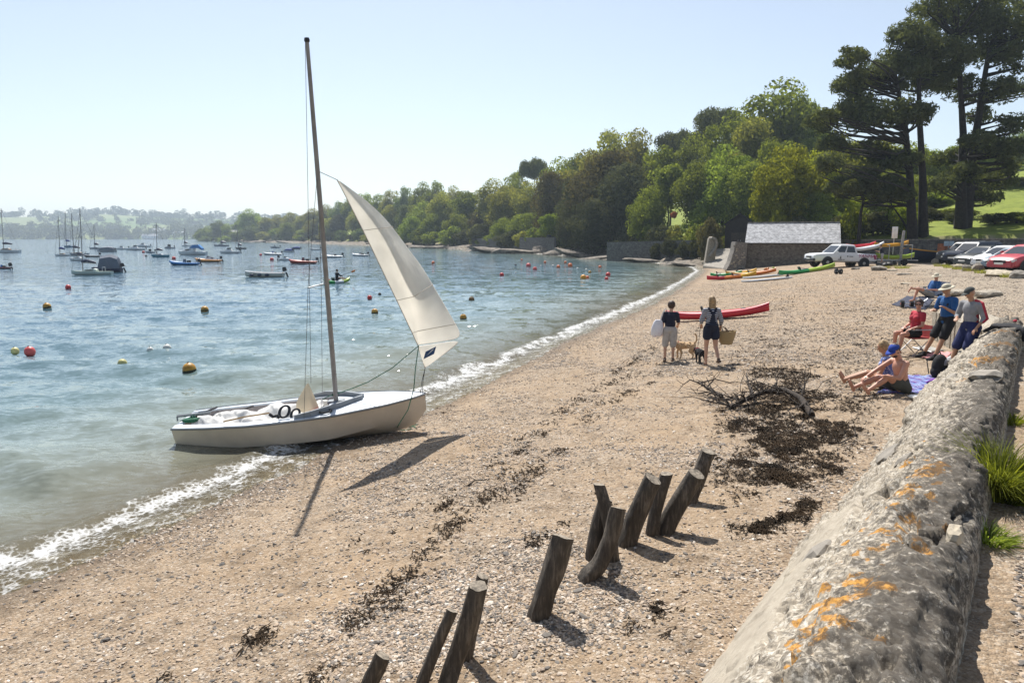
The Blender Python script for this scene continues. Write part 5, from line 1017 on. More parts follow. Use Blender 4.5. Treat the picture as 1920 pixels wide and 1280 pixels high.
# ------------------------------------------------------------ signs, boat under cover, stones, litter of the landing place
def sign(label, px, base, top, pw_, ph, Y, col_, post_r=.035, two=False):
    b = at_y(px, base, Y); b.z = min(gz(b.x, b.y), b.z); zt = at_y(px, top, Y).z - b.z; r = thing('sign', label, 'sign', b); q = MB(); q.tube([(0, .03, -.2), (0, .03, zt)], post_r, 8); q.build('post', steel, r)
    for k in range(2 if two else 1): q = MB(); q.box(((k - .5) * pw_ * 1.08 if two else 0, -.03, zt - ph / 2), (pw_, .03, ph)); q.build('panel', col_, r, bevel=.01)
sign('tall white notice board on a pole beside the pickup trailer', 1673, 492, 425, .23, .95, 58, white_paint, two=True)
sign('small pale blue square sign near the parked cars', 1776, 490, 452, .42, .42, 61, pm('pale_blue_panel', (.45, .55, .6), .5), two=True)
b = at_y(1687, 486, 57); q = MB(); zt = at_y(1690, 434, 57).z; b.z = gz(b.x, b.y); r = thing('timber_pole', 'leaning grey mooring pole beside the pickup trailer', 'pole', b); q.tube([(0, 0, -.3), (.05, 0, 1), (.16, 0, zt - b.z)], [.13, .12, .10], 10); q.build('shaft', pm('grey_weathered_pole', (.30, .29, .27), .8, var=.2, scale=8), r, smooth=True); q = MB(); q.lathe([(.105, 0), (.11, .05), (.02, .06)], 10, (.16, 0, zt - b.z)); q.build('cap', steel, r)
b = at_y(1769, 488, 63.5); b.z = gz(b.x, b.y); o = MB(); o.box((0, 0, .85), (.75, .9, 1.7)); r = thing('storage_box', 'rusty orange upright box beside the covered boat', 'box', b, (0, 0, .2)); o.build('body', pm('rusty_orange', (.36, .11, .04), .7, var=.25, scale=3), r, bevel=.03); q = MB(); q.box((0, 0, 1.73), (.85, 1.0, .07)); q.build('lid', trim, r, bevel=.02); q = MB(); q.box((.2, -.47, 1.0), (.06, .05, .2)); q.build('handle', steel, r)
def rowing_boat():
    c, l, yaw, pit = lay(1698, 491, 1785, 489); c = at_y(1742, 488, 62); c.z = gz(c.x, c.y); r = thing('rowing_boat', 'dark navy rowing boat with an ochre gunwale stored by the wall', 'boat', c, (0, 0, .05)); L = 4.3; q = MB(); gun = []; secs = []
    for i in range(17):
        t = i / 16; x = (t - .5) * L; w_ = .85 * math.sin(math.pi * (.10 + .9 * t) * .98) ** .6 if t < .98 else .05; zs = .95 + .35 * (1 - t) ** 2; secs.append([(x, -w_, zs), (x, -w_ * .9, zs * .5), (x, -w_ * .4, .12), (x, 0, .05), (x, w_ * .4, .12), (x, w_ * .9, zs * .5), (x, w_, zs)]); gun.append((x, -w_, zs))
    q.loft(secs, cap=True); q.build('hull', pm('navy_hull', (.012, .02, .05), .5), r, smooth=60)
    for s in (-1, 1): c_ = MB(); c_.tube([(x, s * -y, z) for x, y, z in gun], .055, 6); c_.build('gunwale', pl['amber'], r, smooth=True)
    for x in (-.9, .2, 1.2): c_ = MB(); c_.box((x, 0, .8), (.25, 1.3, .04)); c_.build('thwart', pl['amber'], r)
rowing_boat()
for k, (px, py, w_, h_, m_, lab) in enumerate(((1753, 494, .75, .95, pale_stone, 'pointed pale upright stone at the corner of the car park'), (1772, 498, .9, .35, grey_stone, 'flat stone among weeds beside the pointed one'), (1797, 503, 1.1, .55, pale_stone, 'rounded pale boulder edging the car park'), (1812, 507, 1.0, .75, grey_stone, 'dark angular boulder in front of the graphite car'), (1832, 508, 1.15, .95, grey_stone, 'big humped grey boulder in front of the white car'), (1858, 512, 1.2, .4, pale_stone, 'low flat slab in front of the silver blue car'),
        (1885, 518, 2.2, .6, pale_stone, 'long pale boulder in front of the red car'), (1912, 522, 1.1, .7, grey_stone, 'grey boulder at the end of the stone row'), (1648, 507, 1.6, .6, grey_stone, 'large slab stone below the pickup wheels'), (1672, 508, 1.0, .25, pale_stone, 'pale flat slab right of the large slab stone'), (1695, 515, 1.2, .2, grey_stone, 'thin flat paving slab lying in the gravel'), (1604, 505, .8, .3, grey_stone, 'small stone beside the trolley wheels'), (1700, 532, .9, .15, pale_stone, 'worn slab behind the reclining man'))):
    p = G(px, py); tag(stone(None, (p.x, p.y, p.z + h_ * .15), (w_ * .72, w_ * .5, h_ * .72), (0, 0, .3 * k), m_, 100 + k, 'boulder'), lab, 'boulder')
for k, px in enumerate((1765, 1783, 1801, 1822, 1846, 1868, 1898, 1655, 1690)):
    py = 497 + (px - 1750) * .155 if px > 1700 else 503; p = G(px, py); tuft(px, py, 420, .4, .5, 'low weeds growing between the car park boulders', 200 + k, 'weed_tuft', p.z, 'olive')['group'] = 'weeds among the boulders'
# launching trolley, bags and ropes by the pickup
def trolley(px, py, label, wr=.22, sc=1.0, yaw=.4):
    p = G(px, py); r = thing('launching_trolley', label, 'trolley', (p.x, p.y, p.z), (0, 0, yaw)); q = MB(); q.tube([(-.5, 0, .2), (.2, 0, wr), (.5, 0, .1)], .014, 6); q.tube([(0, -.16, wr), (0, .16, wr)], .014, 6); q.build('frame', steel, r)
    for s in (-1, 1):
        c = MB(); c.lathe([(wr * .5, -.06), (wr * .95, -.06), (wr, 0), (wr * .95, .06), (wr * .5, .06)], 18); o = c.build('wheel', tyre, r, smooth=35); o.location = (0, s * .16, wr); o.rotation_euler = (R(90), 0, 0); c = MB(); c.lathe([(.03, -.065), (wr * .55, -.05), (wr * .55, .05), (.03, .065)], 8); c.build('hub', pm('red_hub', (.35, .05, .03), .5) if sc == 1 else rimm, o)
trolley(1700, 577, 'small kayak trolley with chunky red hubbed wheels by the dark rug', .15, 1.0, 1.2); trolley(1572, 514, 'kayak trolley with two small black wheels in front of the pickup', .2, .9, .6)
def heap(px, py, w_, h_, mat, label, cat, name, seed=1):
    p = G(px, py); g = np.random.default_rng(seed); q = MB()
    for k in range(7): q.ell((g.normal() * w_ * .3, g.normal() * w_ * .2, h_ * g.uniform(.2, .6)), (w_ * g.uniform(.2, .42), w_ * g.uniform(.15, .3), h_ * g.uniform(.3, .5)), (g.normal() * .4, g.normal() * .4, g.normal()), 10, 6)
    o = q.build(name, mat, None, smooth=True); o.location = p; return tag(o, label, cat)
heap(1632, 494, 1.1, .4, pl['white'], 'crumpled white bags piled behind the pickup wheel', 'bag', 'bag_heap', 2); heap(1648, 499, .9, .3, trim, 'dark wet gear heaped beside the white bags', 'gear', 'gear_heap', 3); heap(1668, 497, .8, .35, trim, 'dark bundle of ropes by the trailer', 'rope', 'rope_heap', 5)
tag(heap(1451, 507, .35, .35, pl['lime'], 'small lime green fender ball near the boathouse', 'fender', 'fender', 4), None); heap(1437, 508, .3, .35, pl['orange'], 'small orange fender ball near the boathouse', 'fender', 'fender', 6)

# rock ledges along the wooded shore
ledge = pm('shore_ledge_rock', (.25, .21, .165), .9, c2=(.05, .043, .036), scale=1.4, bump=.9, bscale=5)
for k, (px, py, w_, h_) in enumerate(((800, 464, 12, 1.1), (835, 465, 15, 1.3), (868, 466, 13, 1.6), (880, 464, 9, 2.0), (905, 470, 12, 1.0), (940, 473, 14, 1.0), (975, 474, 11, 1.6), (990, 470, 10, 2.6), (1010, 470, 9, 3.0), (1032, 474, 10, 2.0), (1062, 477, 11, 1.6), (1088, 474, 8, 2.0), (1105, 481, 12, .9), (1140, 484, 12, .9), (1175, 486, 10, 1.0), (1195, 480, 7, 1.8), (1215, 478, 6, 2.2), (1240, 480, 6, 2.0), (1262, 484, 7, 1.4), (1285, 488, 6, 1.0), (1225, 490, 9, .6), (1262, 494, 6, .5), (1290, 497, 5, .4), (760, 461, 14, 1.0), (720, 459, 16, 1.2), (650, 457, 18, 1.4), (590, 456, 22, 2.0), (540, 455, 20, 1.4), (480, 454, 20, 1.6))):
    p = at_z(px, py, .15); o = stone(None, (p.x, p.y, .1), (w_, w_ * .45, h_ * 1.3), (0, random.uniform(-.12, .2), random.uniform(-.5, .1)), ledge, 300 + k, 'shore_rock', .2); tag(o, 'pale weathered rock ledge along the wooded shore', 'rock', 'rock ledges of the wooded shore')
# ------------------------------------------------------------ the beached sailing dinghy
cream = pm('cream_hull_paint', (.60, .53, .43), .38, 0, var=.05, scale=2, coat=.2); deckm = pm('pale_grey_deck', (.56, .60, .65), .42, 0, var=.05, scale=3); greyt = pm('grey_trim_paint', (.20, .22, .24), .5, var=.06); sparm = pm('weathered_spar', (.26, .24, .22), .5, .0, var=.15, scale=3)
innerm = pm('inner_hull', (.28, .25, .24), .6, var=.08); ropeg = pm('green_rope', (.012, .13, .065), .8, var=.15); roped = pm('dark_rope', (.03, .03, .035), .8, var=.2); wire = pm('rigging_wire', (.12, .11, .11), .4, .6, var=.05); ochre = pm('ochre_batten', (.42, .26, .10), .6, var=.1)
def sail_mat(name, c, tl=.45):
    m, t, b = newmat(name); L = t.links.new; tc = N(t, 'TexCoord'); n1 = N(t, 'TexNoise', Scale=2.5, Detail=6.0); L(tc.outputs['Object'], n1.inputs['Vector']); r = ramp(t, [(.3, tuple(v * .88 for v in c)), (.7, c)]); L(n1.outputs[0], r.inputs[0]); L(r.outputs[0], b.inputs['Base Color']); b.inputs['Roughness'].default_value = .7
    mp = N(t, 'Mapping'); mp.inputs['Scale'].default_value = (1, 1, .35); mp.inputs['Rotation'].default_value = (0, R(35), 0); L(tc.outputs['Object'], mp.inputs[0]); wv = N(t, 'TexNoise', Scale=5.0, Detail=4.0); L(mp.outputs[0], wv.inputs['Vector']); bp = N(t, 'Bump', Strength=.55, Distance=.06); L(wv.outputs[0], bp.inputs['Height']); L(bp.outputs[0], b.inputs['Normal'])
    o = [n for n in t.nodes if n.type == 'OUTPUT_MATERIAL'][0]; tr = N(t, 'BsdfTranslucent'); L(r.outputs[0], tr.inputs[0]); mx = N(t, 'MixShader'); mx.inputs[0].default_value = tl; L(b.outputs[0], mx.inputs[1]); L(tr.outputs[0], mx.inputs[2]); L(mx.outputs[0], o.inputs[0]); return m
sailm = sail_mat('sailcloth', (.86, .84, .79), .66); sail2 = sail_mat('old_sailcloth', (.66, .56, .40), .35); sailw = sail_mat('white_sailcloth', (.78, .77, .74), .2)
def dinghy():
    L = 4.72; root = thing('sailing_dinghy', 'cream sailing dinghy with bare mast and flying jib beached at the water edge', 'dinghy')
    root.location = (-4.02, 13.25, .16); root.rotation_euler = Euler((R(4), R(-4.4), R(1.5)), 'XYZ'); RM = root.rotation_euler.to_matrix().to_4x4(); W2L = (Matrix.Translation(root.location) @ RM).inverted()
    def half(t): return .80 * (np.interp(t, [0, .15, .4, .65, .85, .95, 1], [.70, .86, 1.0, .93, .58, .27, .03]))
    def sheer(t): return float(np.interp(t, [0, .3, .6, 1], [.40, .40, .45, .53]))
    def keel(t): return float(np.interp(t, [0, .2, .6, .85, .95, 1], [-.10, -.20, -.24, -.20, -.08, .22]))
    secs = []; n = 36; gun = []
    for i in range(n + 1):
        t = i / n; x = (t - .5) * L; w_ = float(half(t)); zs = sheer(t); zk = keel(t); h = zs - zk; zc = zk + h * float(np.interp(t, [0, .6, 1], [.26, .30, .45])); wc = w_ * float(np.interp(t, [0, .6, .9, 1], [.84, .82, .6, .5])); xr = x + (.10 * (t > .93) * 0)
        pts = [(0, zk), (wc * .5, zk + (zc - zk) * .42), (wc, zc), (wc + (w_ - wc) * .5, zc + (zs - zc) * .42), (w_, zs)]
        secs.append([(x, -y, z) for y, z in reversed(pts)] + [(x, y, z) for y, z in pts[1:]]); gun.append((x, w_, zs))
    q = MB(); q.loft(secs); q.add(secs[0], [tuple(range(len(secs[0])))]); q.build('hull', cream, root, smooth=24)
    # gunwale rubbing strakes, decks, well
    for s in (-1, 1):
        q = MB(); q.tube([(x, s * (w_ + .005), z + .005) for x, w_, z in gun], .022, 6, flat=1.4); q.build('rubbing_strake', greyt, root, smooth=True)
        q = MB(); vs = [];
        for i, (x, w_, z) in enumerate(gun):
            if i > 22: break
            inn = max(w_ - .17, .02); vs.append((x, s * w_, z + .012)); vs.append((x, s * inn, z + .035)); vs.append((x, s * (inn - .01), z - .03))
        q.add(vs, [f for i in range(len(vs) // 3 - 1) for f in ((3 * i, 3 * i + 3, 3 * i + 4, 3 * i + 1), (3 * i + 1, 3 * i + 4, 3 * i + 5, 3 * i + 2))]); q.build('side_deck', deckm, root, smooth=30)
        q = MB(); q.loft([[(x, s * (w_ - .18), z), (x, s * (w_ - .24) * .9, z - .30)] for x, w_, z in gun[1:24]]); q.build('well_side', innerm, root, smooth=True)
    q = MB(); q.loft([[(x, -w_ * .8, max(.10, z - .36)), (x, w_ * .8, max(.10, z - .36))] for x, w_, z in gun[0:25]]); q.build('floor', innerm, root)
    q = MB(); rows = []
    for x, w_, z in gun[22:]: rows.append([(x, w_ * k, z + .012 + .06 * (1 - k * k) * min(1, w_ / .5)) for k in (-1, -.75, -.5, -.25, 0, .25, .5, .75, 1)])
    q.loft(rows); q.build('foredeck', deckm, root, smooth=30)
    x22, w22, z22 = gun[22]; q = MB(); q.add([(x22, -w22, z22 + .01), (x22, w22, z22 + .01), (x22, 0, z22 + .07), (x22 + .01, -w22 * .8, .1), (x22 + .01, w22 * .8, .1)], [(0, 3, 4, 1, 2)]); q.build('bulkhead', innerm, root)
    q = MB(); q.box((-L / 2 + .06, 0, .405), (.12, half(0) * 1.9, .03)); q.build('transom_deck', deckm, root)
    for s in (-1, 1):        # coamings sweeping to a point ahead of the mast
        q = MB(); P = [(x22 + .62, s * .05, z22 + .125), (x22 + .25, s * .36, z22 + .11), (x22 - .25, s * .66, z22 + .07), (x22 - .55, s * (w22 - .08), z22 + .02)]; q.loft([[(p[0], p[1], p[2] - .07), (p[0], p[1] - s * .025, p[2] + .05), (p[0] + .02, p[1] + s * .02, p[2] + .05), (p[0] + .02, p[1] + s * .03, p[2] - .07)] for p in P], cap=True); q.build('coaming', greyt, root, smooth=20)
        q = MB(); pts = [(x22 + .02 + .11 * math.cos(a), s * .56 + .08 * math.sin(a), z22 + .085 - .02) for a in np.linspace(0, 2 * math.pi, 17)]; q.tube(pts, .02, 6, cap=False); q.build('hatch_ring', trim, root, smooth=True)
    q = MB(); q.box((x22 + .1, 0, z22 + .08), (.32, .16, .05)); q.build('mast_step', greyt, root, bevel=.01)
    # spar and standing rigging: fixed by where they show against the sky
    foot = Vector((x22 + .10, 0, z22 + .05)); top = W2L @ at_y(575.5, 76, 12.5)
    q = MB(); mp = [foot + (top - foot) * t for t in np.linspace(0, 1, 9)]; q.tube(mp, [.045, .046, .046, .045, .044, .042, .040, .036, .033], 10); q.build('mast', sparm, root, smooth=True)
    mz = lambda px, py: W2L @ at_y(px, py, 12.6)
    hd_ = foot + (top - foot) * .67; sp = foot + (top - foot) * .36; q = MB(); q.lathe([(.04, -.03), (.05, 0), (.04, .04)], 10, tuple(top)); q.build('mast_cap', trim, root)
    for s in (-1, 1):
        tip = sp + Vector((-.22, s * .50, .0)); q = MB(); q.tube([sp, tip], .012, 6); q.build('spreader', steel, root); base = Vector((x22 - .35, s * (w22 - .03), z22)); q = MB(); q.tube([hd_, tip, base], .0045, 5); q.build('shroud', wire, root)
    q = MB(); q.tube([top + Vector((-.03, 0, 0)), W2L @ at_y(578, 400, 12.8), W2L @ at_y(583, 718, 13.0)], .0045, 5); q.build('halyard', wire, root)
    bow = Vector((L / 2 - .05, 0, sheer(1) + .03))
    # jib: rows of (luff, fold, outer edge) as seen, with their depth
    rows = [((632, 337), (633, 338), (634, 337)), ((652, 375), (664, 372), (676, 367)), ((668, 407), (690, 402), (706, 392)), ((681, 432), (712, 428), (737, 425)), ((704, 480), (742, 476), (768, 470)), ((725, 524), (762, 520), (789, 494)), ((744, 563), (776, 556), (812, 533)), ((760, 597), (782, 590), (836, 573)), ((773, 624), (785, 620), (856, 607)), ((783, 646), (785, 648), (872, 635))]
    ctrl = []
    for k, (a, f, o) in enumerate(rows):
        t = k / (len(rows) - 1); ya = 12.65 + .55 * t; bul = math.sin(math.pi * min(t * 1.05, 1)); fold = sstep(.28, .5, t)
        ctrl.append([at_y(*a, ya), at_y((a[0] * .6 + f[0] * .4), (a[1] * .6 + f[1] * .4), ya - .18 * bul), at_y(*f, ya - .30 * bul - .10 * float(fold)), at_y((f[0] + o[0]) / 2, (f[1] + o[1]) / 2, ya - .12 * bul + .16 * float(fold)), at_y(*o, ya + .05 * bul + .42 * float(fold))])
    ctrl = [[W2L @ p for p in r] for r in ctrl]; q = MB(); q.loft(ctrl); jib = q.build('jib', sailm, root, smooth=180, sub=2, solid=.003)
    tack = W2L @ at_y(797, 690, 13.25); q = MB(); A, M1, Fd, M2, O = ctrl[-1]; mid = [A, M1, Fd, M2, O]; q.loft([mid, [p + (tack - p) * .33 + Vector((0, -.04, 0)) for p in mid], [p + (tack - p) * .66 + Vector((0, -.03, 0)) for p in mid], [p + (tack - p) * .985 for p in mid]]); q.build('jib_foot', sailm, root, smooth=180, sub=1, solid=.003)
    for r_, nm in ((3, 'seam'), (6, 'seam'), (8, 'seam')):
        q = MB(); q.tube([p + Vector((0, -.012, 0)) for p in ctrl[r_]], .006, 4); q.build(nm, pm('seam_tape', (.42, .38, .32), .8), jib)
    q = MB(); q.tube([r_[0] for r_ in ctrl] + [tack], .010, 5); q.build('luff_wire', pm('seam_tape', (.42, .38, .32), .8), jib, smooth=True)
    pc = W2L @ at_y(806, 661, 12.95); ax = (W2L @ at_y(816, 656, 12.95)) - pc; ay = (W2L @ at_y(808, 654, 12.95)) - pc; blue = pm('navy_patch', (.015, .06, .16), .6, var=.05); q = MB(); dn = Vector((0, -.006, 0)); q.add([pc - ax - ay + dn, pc + ax - ay + dn, pc + ax + ay + dn, pc - ax + ay + dn, pc - ax - ay + dn * 2, pc + ax - ay + dn * 2, pc + ax + ay + dn * 2, pc - ax + ay + dn * 2], [(0, 1, 2, 3), (4, 5, 6, 7), (0, 1, 5, 4), (1, 2, 6, 5), (2, 3, 7, 6), (3, 0, 4, 7)]); pt = q.build('emblem_patch', blue, jib)
    q = MB(); e = dn * 2.6; q.add([pc - ax * .6 - ay * .5 + e, pc + ax * .7 + ay * .55 + e, pc + ax * .35 + ay * .65 + e, pc - ax * .2 - ay * .05 + e], [(0, 1, 2, 3)]); q.build('emblem_wave', white_paint, pt)
    q = MB(); q.tube([hd_, ctrl[0][1]], .006, 5); q.build('halyard', wire, root); q = MB(); q.tube([tack, W2L @ at_y(791, 715, 13.28), bow + Vector((-.03, -.04, 0))], .006, 5); q.tube([tack, W2L @ at_y(793, 715, 13.28), bow + Vector((.0, .03, 0))], .006, 5); q.build('tack_line', roped, root)
    clew = Fd; q = MB(); q.tube([clew, W2L @ at_y(735, 690, 13.0), W2L @ at_y(690, 716, 13.1), W2L @ at_y(655, 730, 13.2), W2L @ at_y(615, 743, 13.2), W2L @ at_y(603, 750, 13.2)], .009, 6); q.build('jib_sheet', ropeg, root, smooth=True)
    gp = G(745, 806); q = MB(); loop = [W2L @ (gp + Vector((.18 * math.cos(a) * (1 + .2 * math.sin(3 * a)) + .16, -.07 + .07 * math.sin(a) * 1.4 + .02 * k, .03))) for k, a in enumerate(np.linspace(2.5, 14, 20))]; q.tube([clew, W2L @ at_y(779, 690, 12.95), W2L @ at_y(776, 728, 12.75), W2L @ at_y(765, 768, 12.6), W2L @ at_y(748, 795, 12.5)] + loop, .009, 6); q.build('jib_sheet', ropeg, root, smooth=True)
    # lowered mainsail heaped in the well, sail number, boom, tiller
    g = np.random.default_rng(5); nx, ny = 64, 20; rows = []
    for i in range(nx):
        t = i / (nx - 1); x = -L / 2 + .28 + t * (L * .52); wv = half(.06 + t * .5) * .86; r_ = []
        for j in range(ny):
            v = j / (ny - 1) * 2 - 1; z = .33 + .17 * (1 - v * v) * (0.4 + .9 * float(fbm(t * 7, v * 2 + 3, 5, 3))) + .24 * (float(fbm(t * 12 + v * 3, v * 4 - t * 5, 8, 4)) - .45) + .10 * t * (1 - abs(v)) - .10 * abs(math.sin(t * 9 + v * 2.2)) ** 3; r_.append((x + .04 * math.sin(j + i), v * wv * .84 - .03, z))
        rows.append(r_)
    q = MB(); q.loft(rows); ms = q.build('lowered_mainsail', sailw, root, smooth=180, sub=1)
    q = MB(); apex = W2L @ at_y(576, 718, 13.0); b0 = [W2L @ at_y(*p) for p in ((553, 757, 12.85), (565, 760, 12.8), (580, 762, 12.8), (592, 766, 12.85), (600, 768, 12.9))]; q.loft([[apex + Vector((.006 * k, 0, 0)) for k in range(5)], [apex + (p - apex) * .5 + Vector((0, .05 * math.sin(2 * k), 0)) for k, p in enumerate(b0)], b0, [p + Vector((.02, -.02, -.14)) for p in b0]]); q.build('mainsail_head', sail2, root, smooth=180, sub=1)
    blk = pm('sail_number_black', (.02, .022, .03), .7, var=.05)
    lo = Vector(rows[31][3]) + Vector((0, -.03, .03))
    for body, px, py, sz in (('0', 531, 773, .36), ('0', 552, 777, .30)):
        o = lettering(body, sz, blk, ms, W2L @ at_y(px, py, 12.62), (R(62), 0, R(-4)), 'sail_number', .12, .006); o.scale = (1.5, 1, 1)
    q = MB(); q.tube([W2L @ at_y(419, 790, 12.55), W2L @ at_y(460, 781, 12.55), W2L @ at_y(505, 774, 12.55)], .016, 6); q.build('batten', ochre, root)
    q = MB(); q.tube([W2L @ at_y(505, 776, 12.5), W2L @ at_y(512, 781, 12.5), W2L @ at_y(520, 779, 12.5), W2L @ at_y(524, 784, 12.5)], .03, 6); q.build('dark_strap', roped, root, smooth=True)
    q = MB(); q.tube([W2L @ at_y(332, 780, 12.95), W2L @ at_y(362, 777, 13.1), W2L @ at_y(395, 772, 13.2)], .03, 6); q.tube([W2L @ at_y(332, 780, 12.95), W2L @ at_y(333, 789, 12.95)], .016, 6); q.build('tiller', greyt, root)
    for k in range(3): q = MB(); q.tube([W2L @ at_y(338 + 4 * k, 789 + k, 12.9), W2L @ at_y(355 + 3 * k, 783 - 2 * k, 12.95), W2L @ at_y(380, 784 + 2 * k, 13.0)], .012, 5); q.build('mainsheet', ropeg, root, smooth=True)
    q = MB(); q.ell(W2L @ at_y(357, 787, 12.95), (.16, .10, .05)); q.build('green_bag', ropeg, root, smooth=True); q = MB(); q.ell(W2L @ at_y(595, 772, 12.85), (.13, .08, .06)); q.build('red_bag', pl['red'], root, smooth=True)
    for a, b_ in (((387, 771), (407, 763)), ((452, 768), (475, 761))): q = MB(); q.tube([W2L @ at_y(*a, 13.3), W2L @ at_y(*b_, 13.55)], .02, 6); q.build('toe_strap', roped, root)
dinghy()

# ------------------------------------------------------------ moored boats
def paint(n, c, r_=.4): return pm('boat_' + n, c, r_, 0, var=.06, scale=1.5)
BP = dict(white=paint('white', (.66, .67, .67)), cream=paint('cream', (.56, .54, .46)), navy=paint('navy', (.015, .022, .06)), blue=paint('blue', (.02, .14, .28)), teal=paint('teal', (.04, .20, .28)), black=paint('black', (.015, .015, .018)), grey=paint('grey', (.30, .32, .35)), tan=paint('tan', (.36, .27, .19)), green=paint('pale_green', (.50, .56, .50)), red=paint('red', (.38, .04, .02)), orange=paint('orange', (.55, .22, .03)), royal=paint('royal', (.015, .16, .42)), wood=paint('varnish', (.30, .19, .11)), cover=paint('canvas_grey', (.13, .15, .19), .8), bluecover=paint('canvas_blue', (.05, .08, .24), .8), maroon=paint('maroon', (.12, .03, .04)))
def hull(parent, L, B, D, mat, transom=.75, deck=None, rise=.25, name='hull', dd=.06):
    n = 14; secs = []; gun = []
    for i in range(n + 1):
        t = i / n; x = (t - .5) * L; w_ = B / 2 * float(np.interp(t, [0, .3, .6, .85, 1], [transom, .97, .95, .55, .03])); zs = D * (.92 + rise * max(0, t - .3) ** 2 * 2); zk = -.18 * D + .5 * D * max(0, (t - .78) / .22) ** 2
        pts = [(0, zk), (w_ * .7, zk + .15 * D), (w_ * .95, .45 * D), (w_, zs)]; secs.append([(x, -y, z) for y, z in reversed(pts)] + [(x, y, z) for y, z in pts[1:]]); gun.append((x, w_, zs))
    q = MB(); q.loft(secs); q.add(secs[0], [tuple(range(7))]); q.build(name, mat, parent, smooth=50)
    if deck is not None:
        q = MB(); q.loft([[(x, -w_ * .97, z - dd), (x, 0, z - dd + .04 * B), (x, w_ * .97, z - dd)] for x, w_, z in gun]); q.build('deck', deck, parent, smooth=60)
    return gun
def outboard(r, L, D, up=.2, sc=1.0):
    q = MB(); q.box((-L / 2 - .12, 0, D + .35 * sc), (.42 * sc, .30 * sc, .42 * sc), (0, .15, 0), taper=.8); q.box((-L / 2 - .3 * sc - .05, 0, D * .45), (.16, .10, D + .2), (0, .35, 0)); q.build('outboard_motor', BP['black'], r, bevel=.04)
def moor(px0, px1, py, kind, label, hullc, deckc='white', right=False, mast=None, extra='cover', lean=0, group=None, hk=1.0, yaw=None):
    """boat whose waterline runs px0..px1 at py; right = bow to the right"""
    c = at_z((px0 + px1) / 2, py, 0); dist = c.y; yw = random.uniform(-.35, .35) if yaw is None else yaw
    L = (px1 - px0) / F * dist / max(.6, math.cos(yw)); r = thing({'yacht': 'sailing_yacht', 'rib': 'inflatable_boat', 'open': 'open_boat', 'motor': 'motor_boat', 'covered': 'covered_boat', 'cruiser': 'cabin_cruiser'}[kind], label, 'boat', c, (0, 0, (0 if right else math.pi) + yw), group); hm, dm = BP[hullc], BP[deckc]
    if kind == 'yacht':
        B, D = L * .30, L * .125 * hk; hull(r, L, B, D, hm, .65, dm, .3); q = MB(); q.loft([[(x, -w_, D * .9), (x, -w_ * .8, D * .9 + h), (x, w_ * .8, D * .9 + h), (x, w_, D * .9)] for x, w_, h in ((L * .22, B * .2, .05), (L * .12, B * .28, L * .06), (-L * .08, B * .32, L * .075), (-L * .14, B * .3, L * .05))], cap=True); cb = q.build('cabin', dm, r, smooth=30)
        for s in (-1, 1): q = MB(); q.box((L * .02, s * B * .29, D * .9 + L * .035), (L * .18, .04, L * .022)); q.build('window', glassm(), cb)
        if mast:
            mb, mt, tpy = mast; a = at_y(mb, py, dist); tp = at_y(mt, tpy, dist); Mi = (Matrix.Translation(r.location) @ r.rotation_euler.to_matrix().to_4x4()).inverted(); A = Mi @ Vector((a.x, a.y, D)); T = Mi @ tp; A.y = 0; T.y = T.y * .5; rr = max(.05, .00055 * dist)
            q = MB(); q.tube([A, T], [rr, rr * .7], 6); q.build('mast', sparm, r); e = A + (T - A) * .14; q = MB(); q.tube([e, e + Vector((-L * .33, 0, -.1))], rr * 1.0, 6); q.build('boom', sparm, r); q = MB(); q.tube([e + Vector((.1, 0, .12)), e + Vector((-L * .1, 0, .2)), e + Vector((-L * .33, 0, 0))], [rr * 2.6, rr * 3.2, rr * 1.5], 8); q.build('sail_cover', BP['bluecover' if 'blue' in extra else 'navy'], r, smooth=True)
            q = MB(); q.tube([A + (T - A) * .96, (L * .48, 0, D * 1.2)], rr * .28, 4); q.tube([A + (T - A) * .98, (-L * .48, 0, D)], rr * .18, 4); q.build('stay', wire, r)
        q = MB(); q.tube([(-L * .3, -B * .3, D), (-L * .3, -B * .28, D + L * .10), (-L * .3, B * .28, D + L * .10), (-L * .3, B * .3, D)], .03, 5); q.build('guard_rail', steel, r)
    elif kind == 'rib':
        B, D = L * .40, L * .09; rad = L * .050; tm = hm
        for s in (-1, 1): q = MB(); q.tube([(-L * .5, s * B * .38, D * .6), (L * .1, s * B * .40, D * .7), (L * .35, s * B * .28, D * .95), (L * .49, s * .02, D * 1.5)], [rad * .6, rad, rad, rad * .7], 10); q.build('tube', tm, r, smooth=True)
        hull(r, L * .93, B * .8, D * .7, dm, .8, BP['grey'], .4); q = MB(); q.box((-L * .02, 0, D + L * .07), (L * .10, B * .30, L * .13), taper=.75); q.build('console', BP['cover'] if extra in ('cover', 'console') else BP[extra], r, bevel=.04)
        q = MB(); q.box((-L * .17, 0, D + L * .04), (L * .12, B * .3, L * .09)); q.build('seat', BP['black'], r, bevel=.03)
        if extra == 'cover': q = MB(); q.loft([[(x, -B * .32, D), (x, 0, D + h), (x, B * .32, D)] for x, h in ((L * .12, L * .02), (L * .02, L * .17), (-L * .2, L * .10), (-L * .36, L * .03))]); q.build('cover', BP['cover'], r, smooth=40)
        outboard(r, L, D, sc=max(1, L / 5)); q = MB(); q.tube([(-L * .42, -B * .3, D), (-L * .45, -B * .26, D + L * .16), (-L * .45, B * .26, D + L * .16), (-L * .42, B * .3, D)], .03, 5); q.build('a_frame', steel, r)
    elif kind == 'open':
        B, D = L * .36, L * .12 * hk; g_ = hull(r, L, B, D, hm, .75, dm, .5, dd=D * .35)
        for s in (-1, 1): q = MB(); q.tube([(x, s * w_, z) for x, w_, z in g_], .04, 6); q.build('gunwale', BP['wood' if hullc in ('wood', 'tan') else 'white'], r, smooth=True)
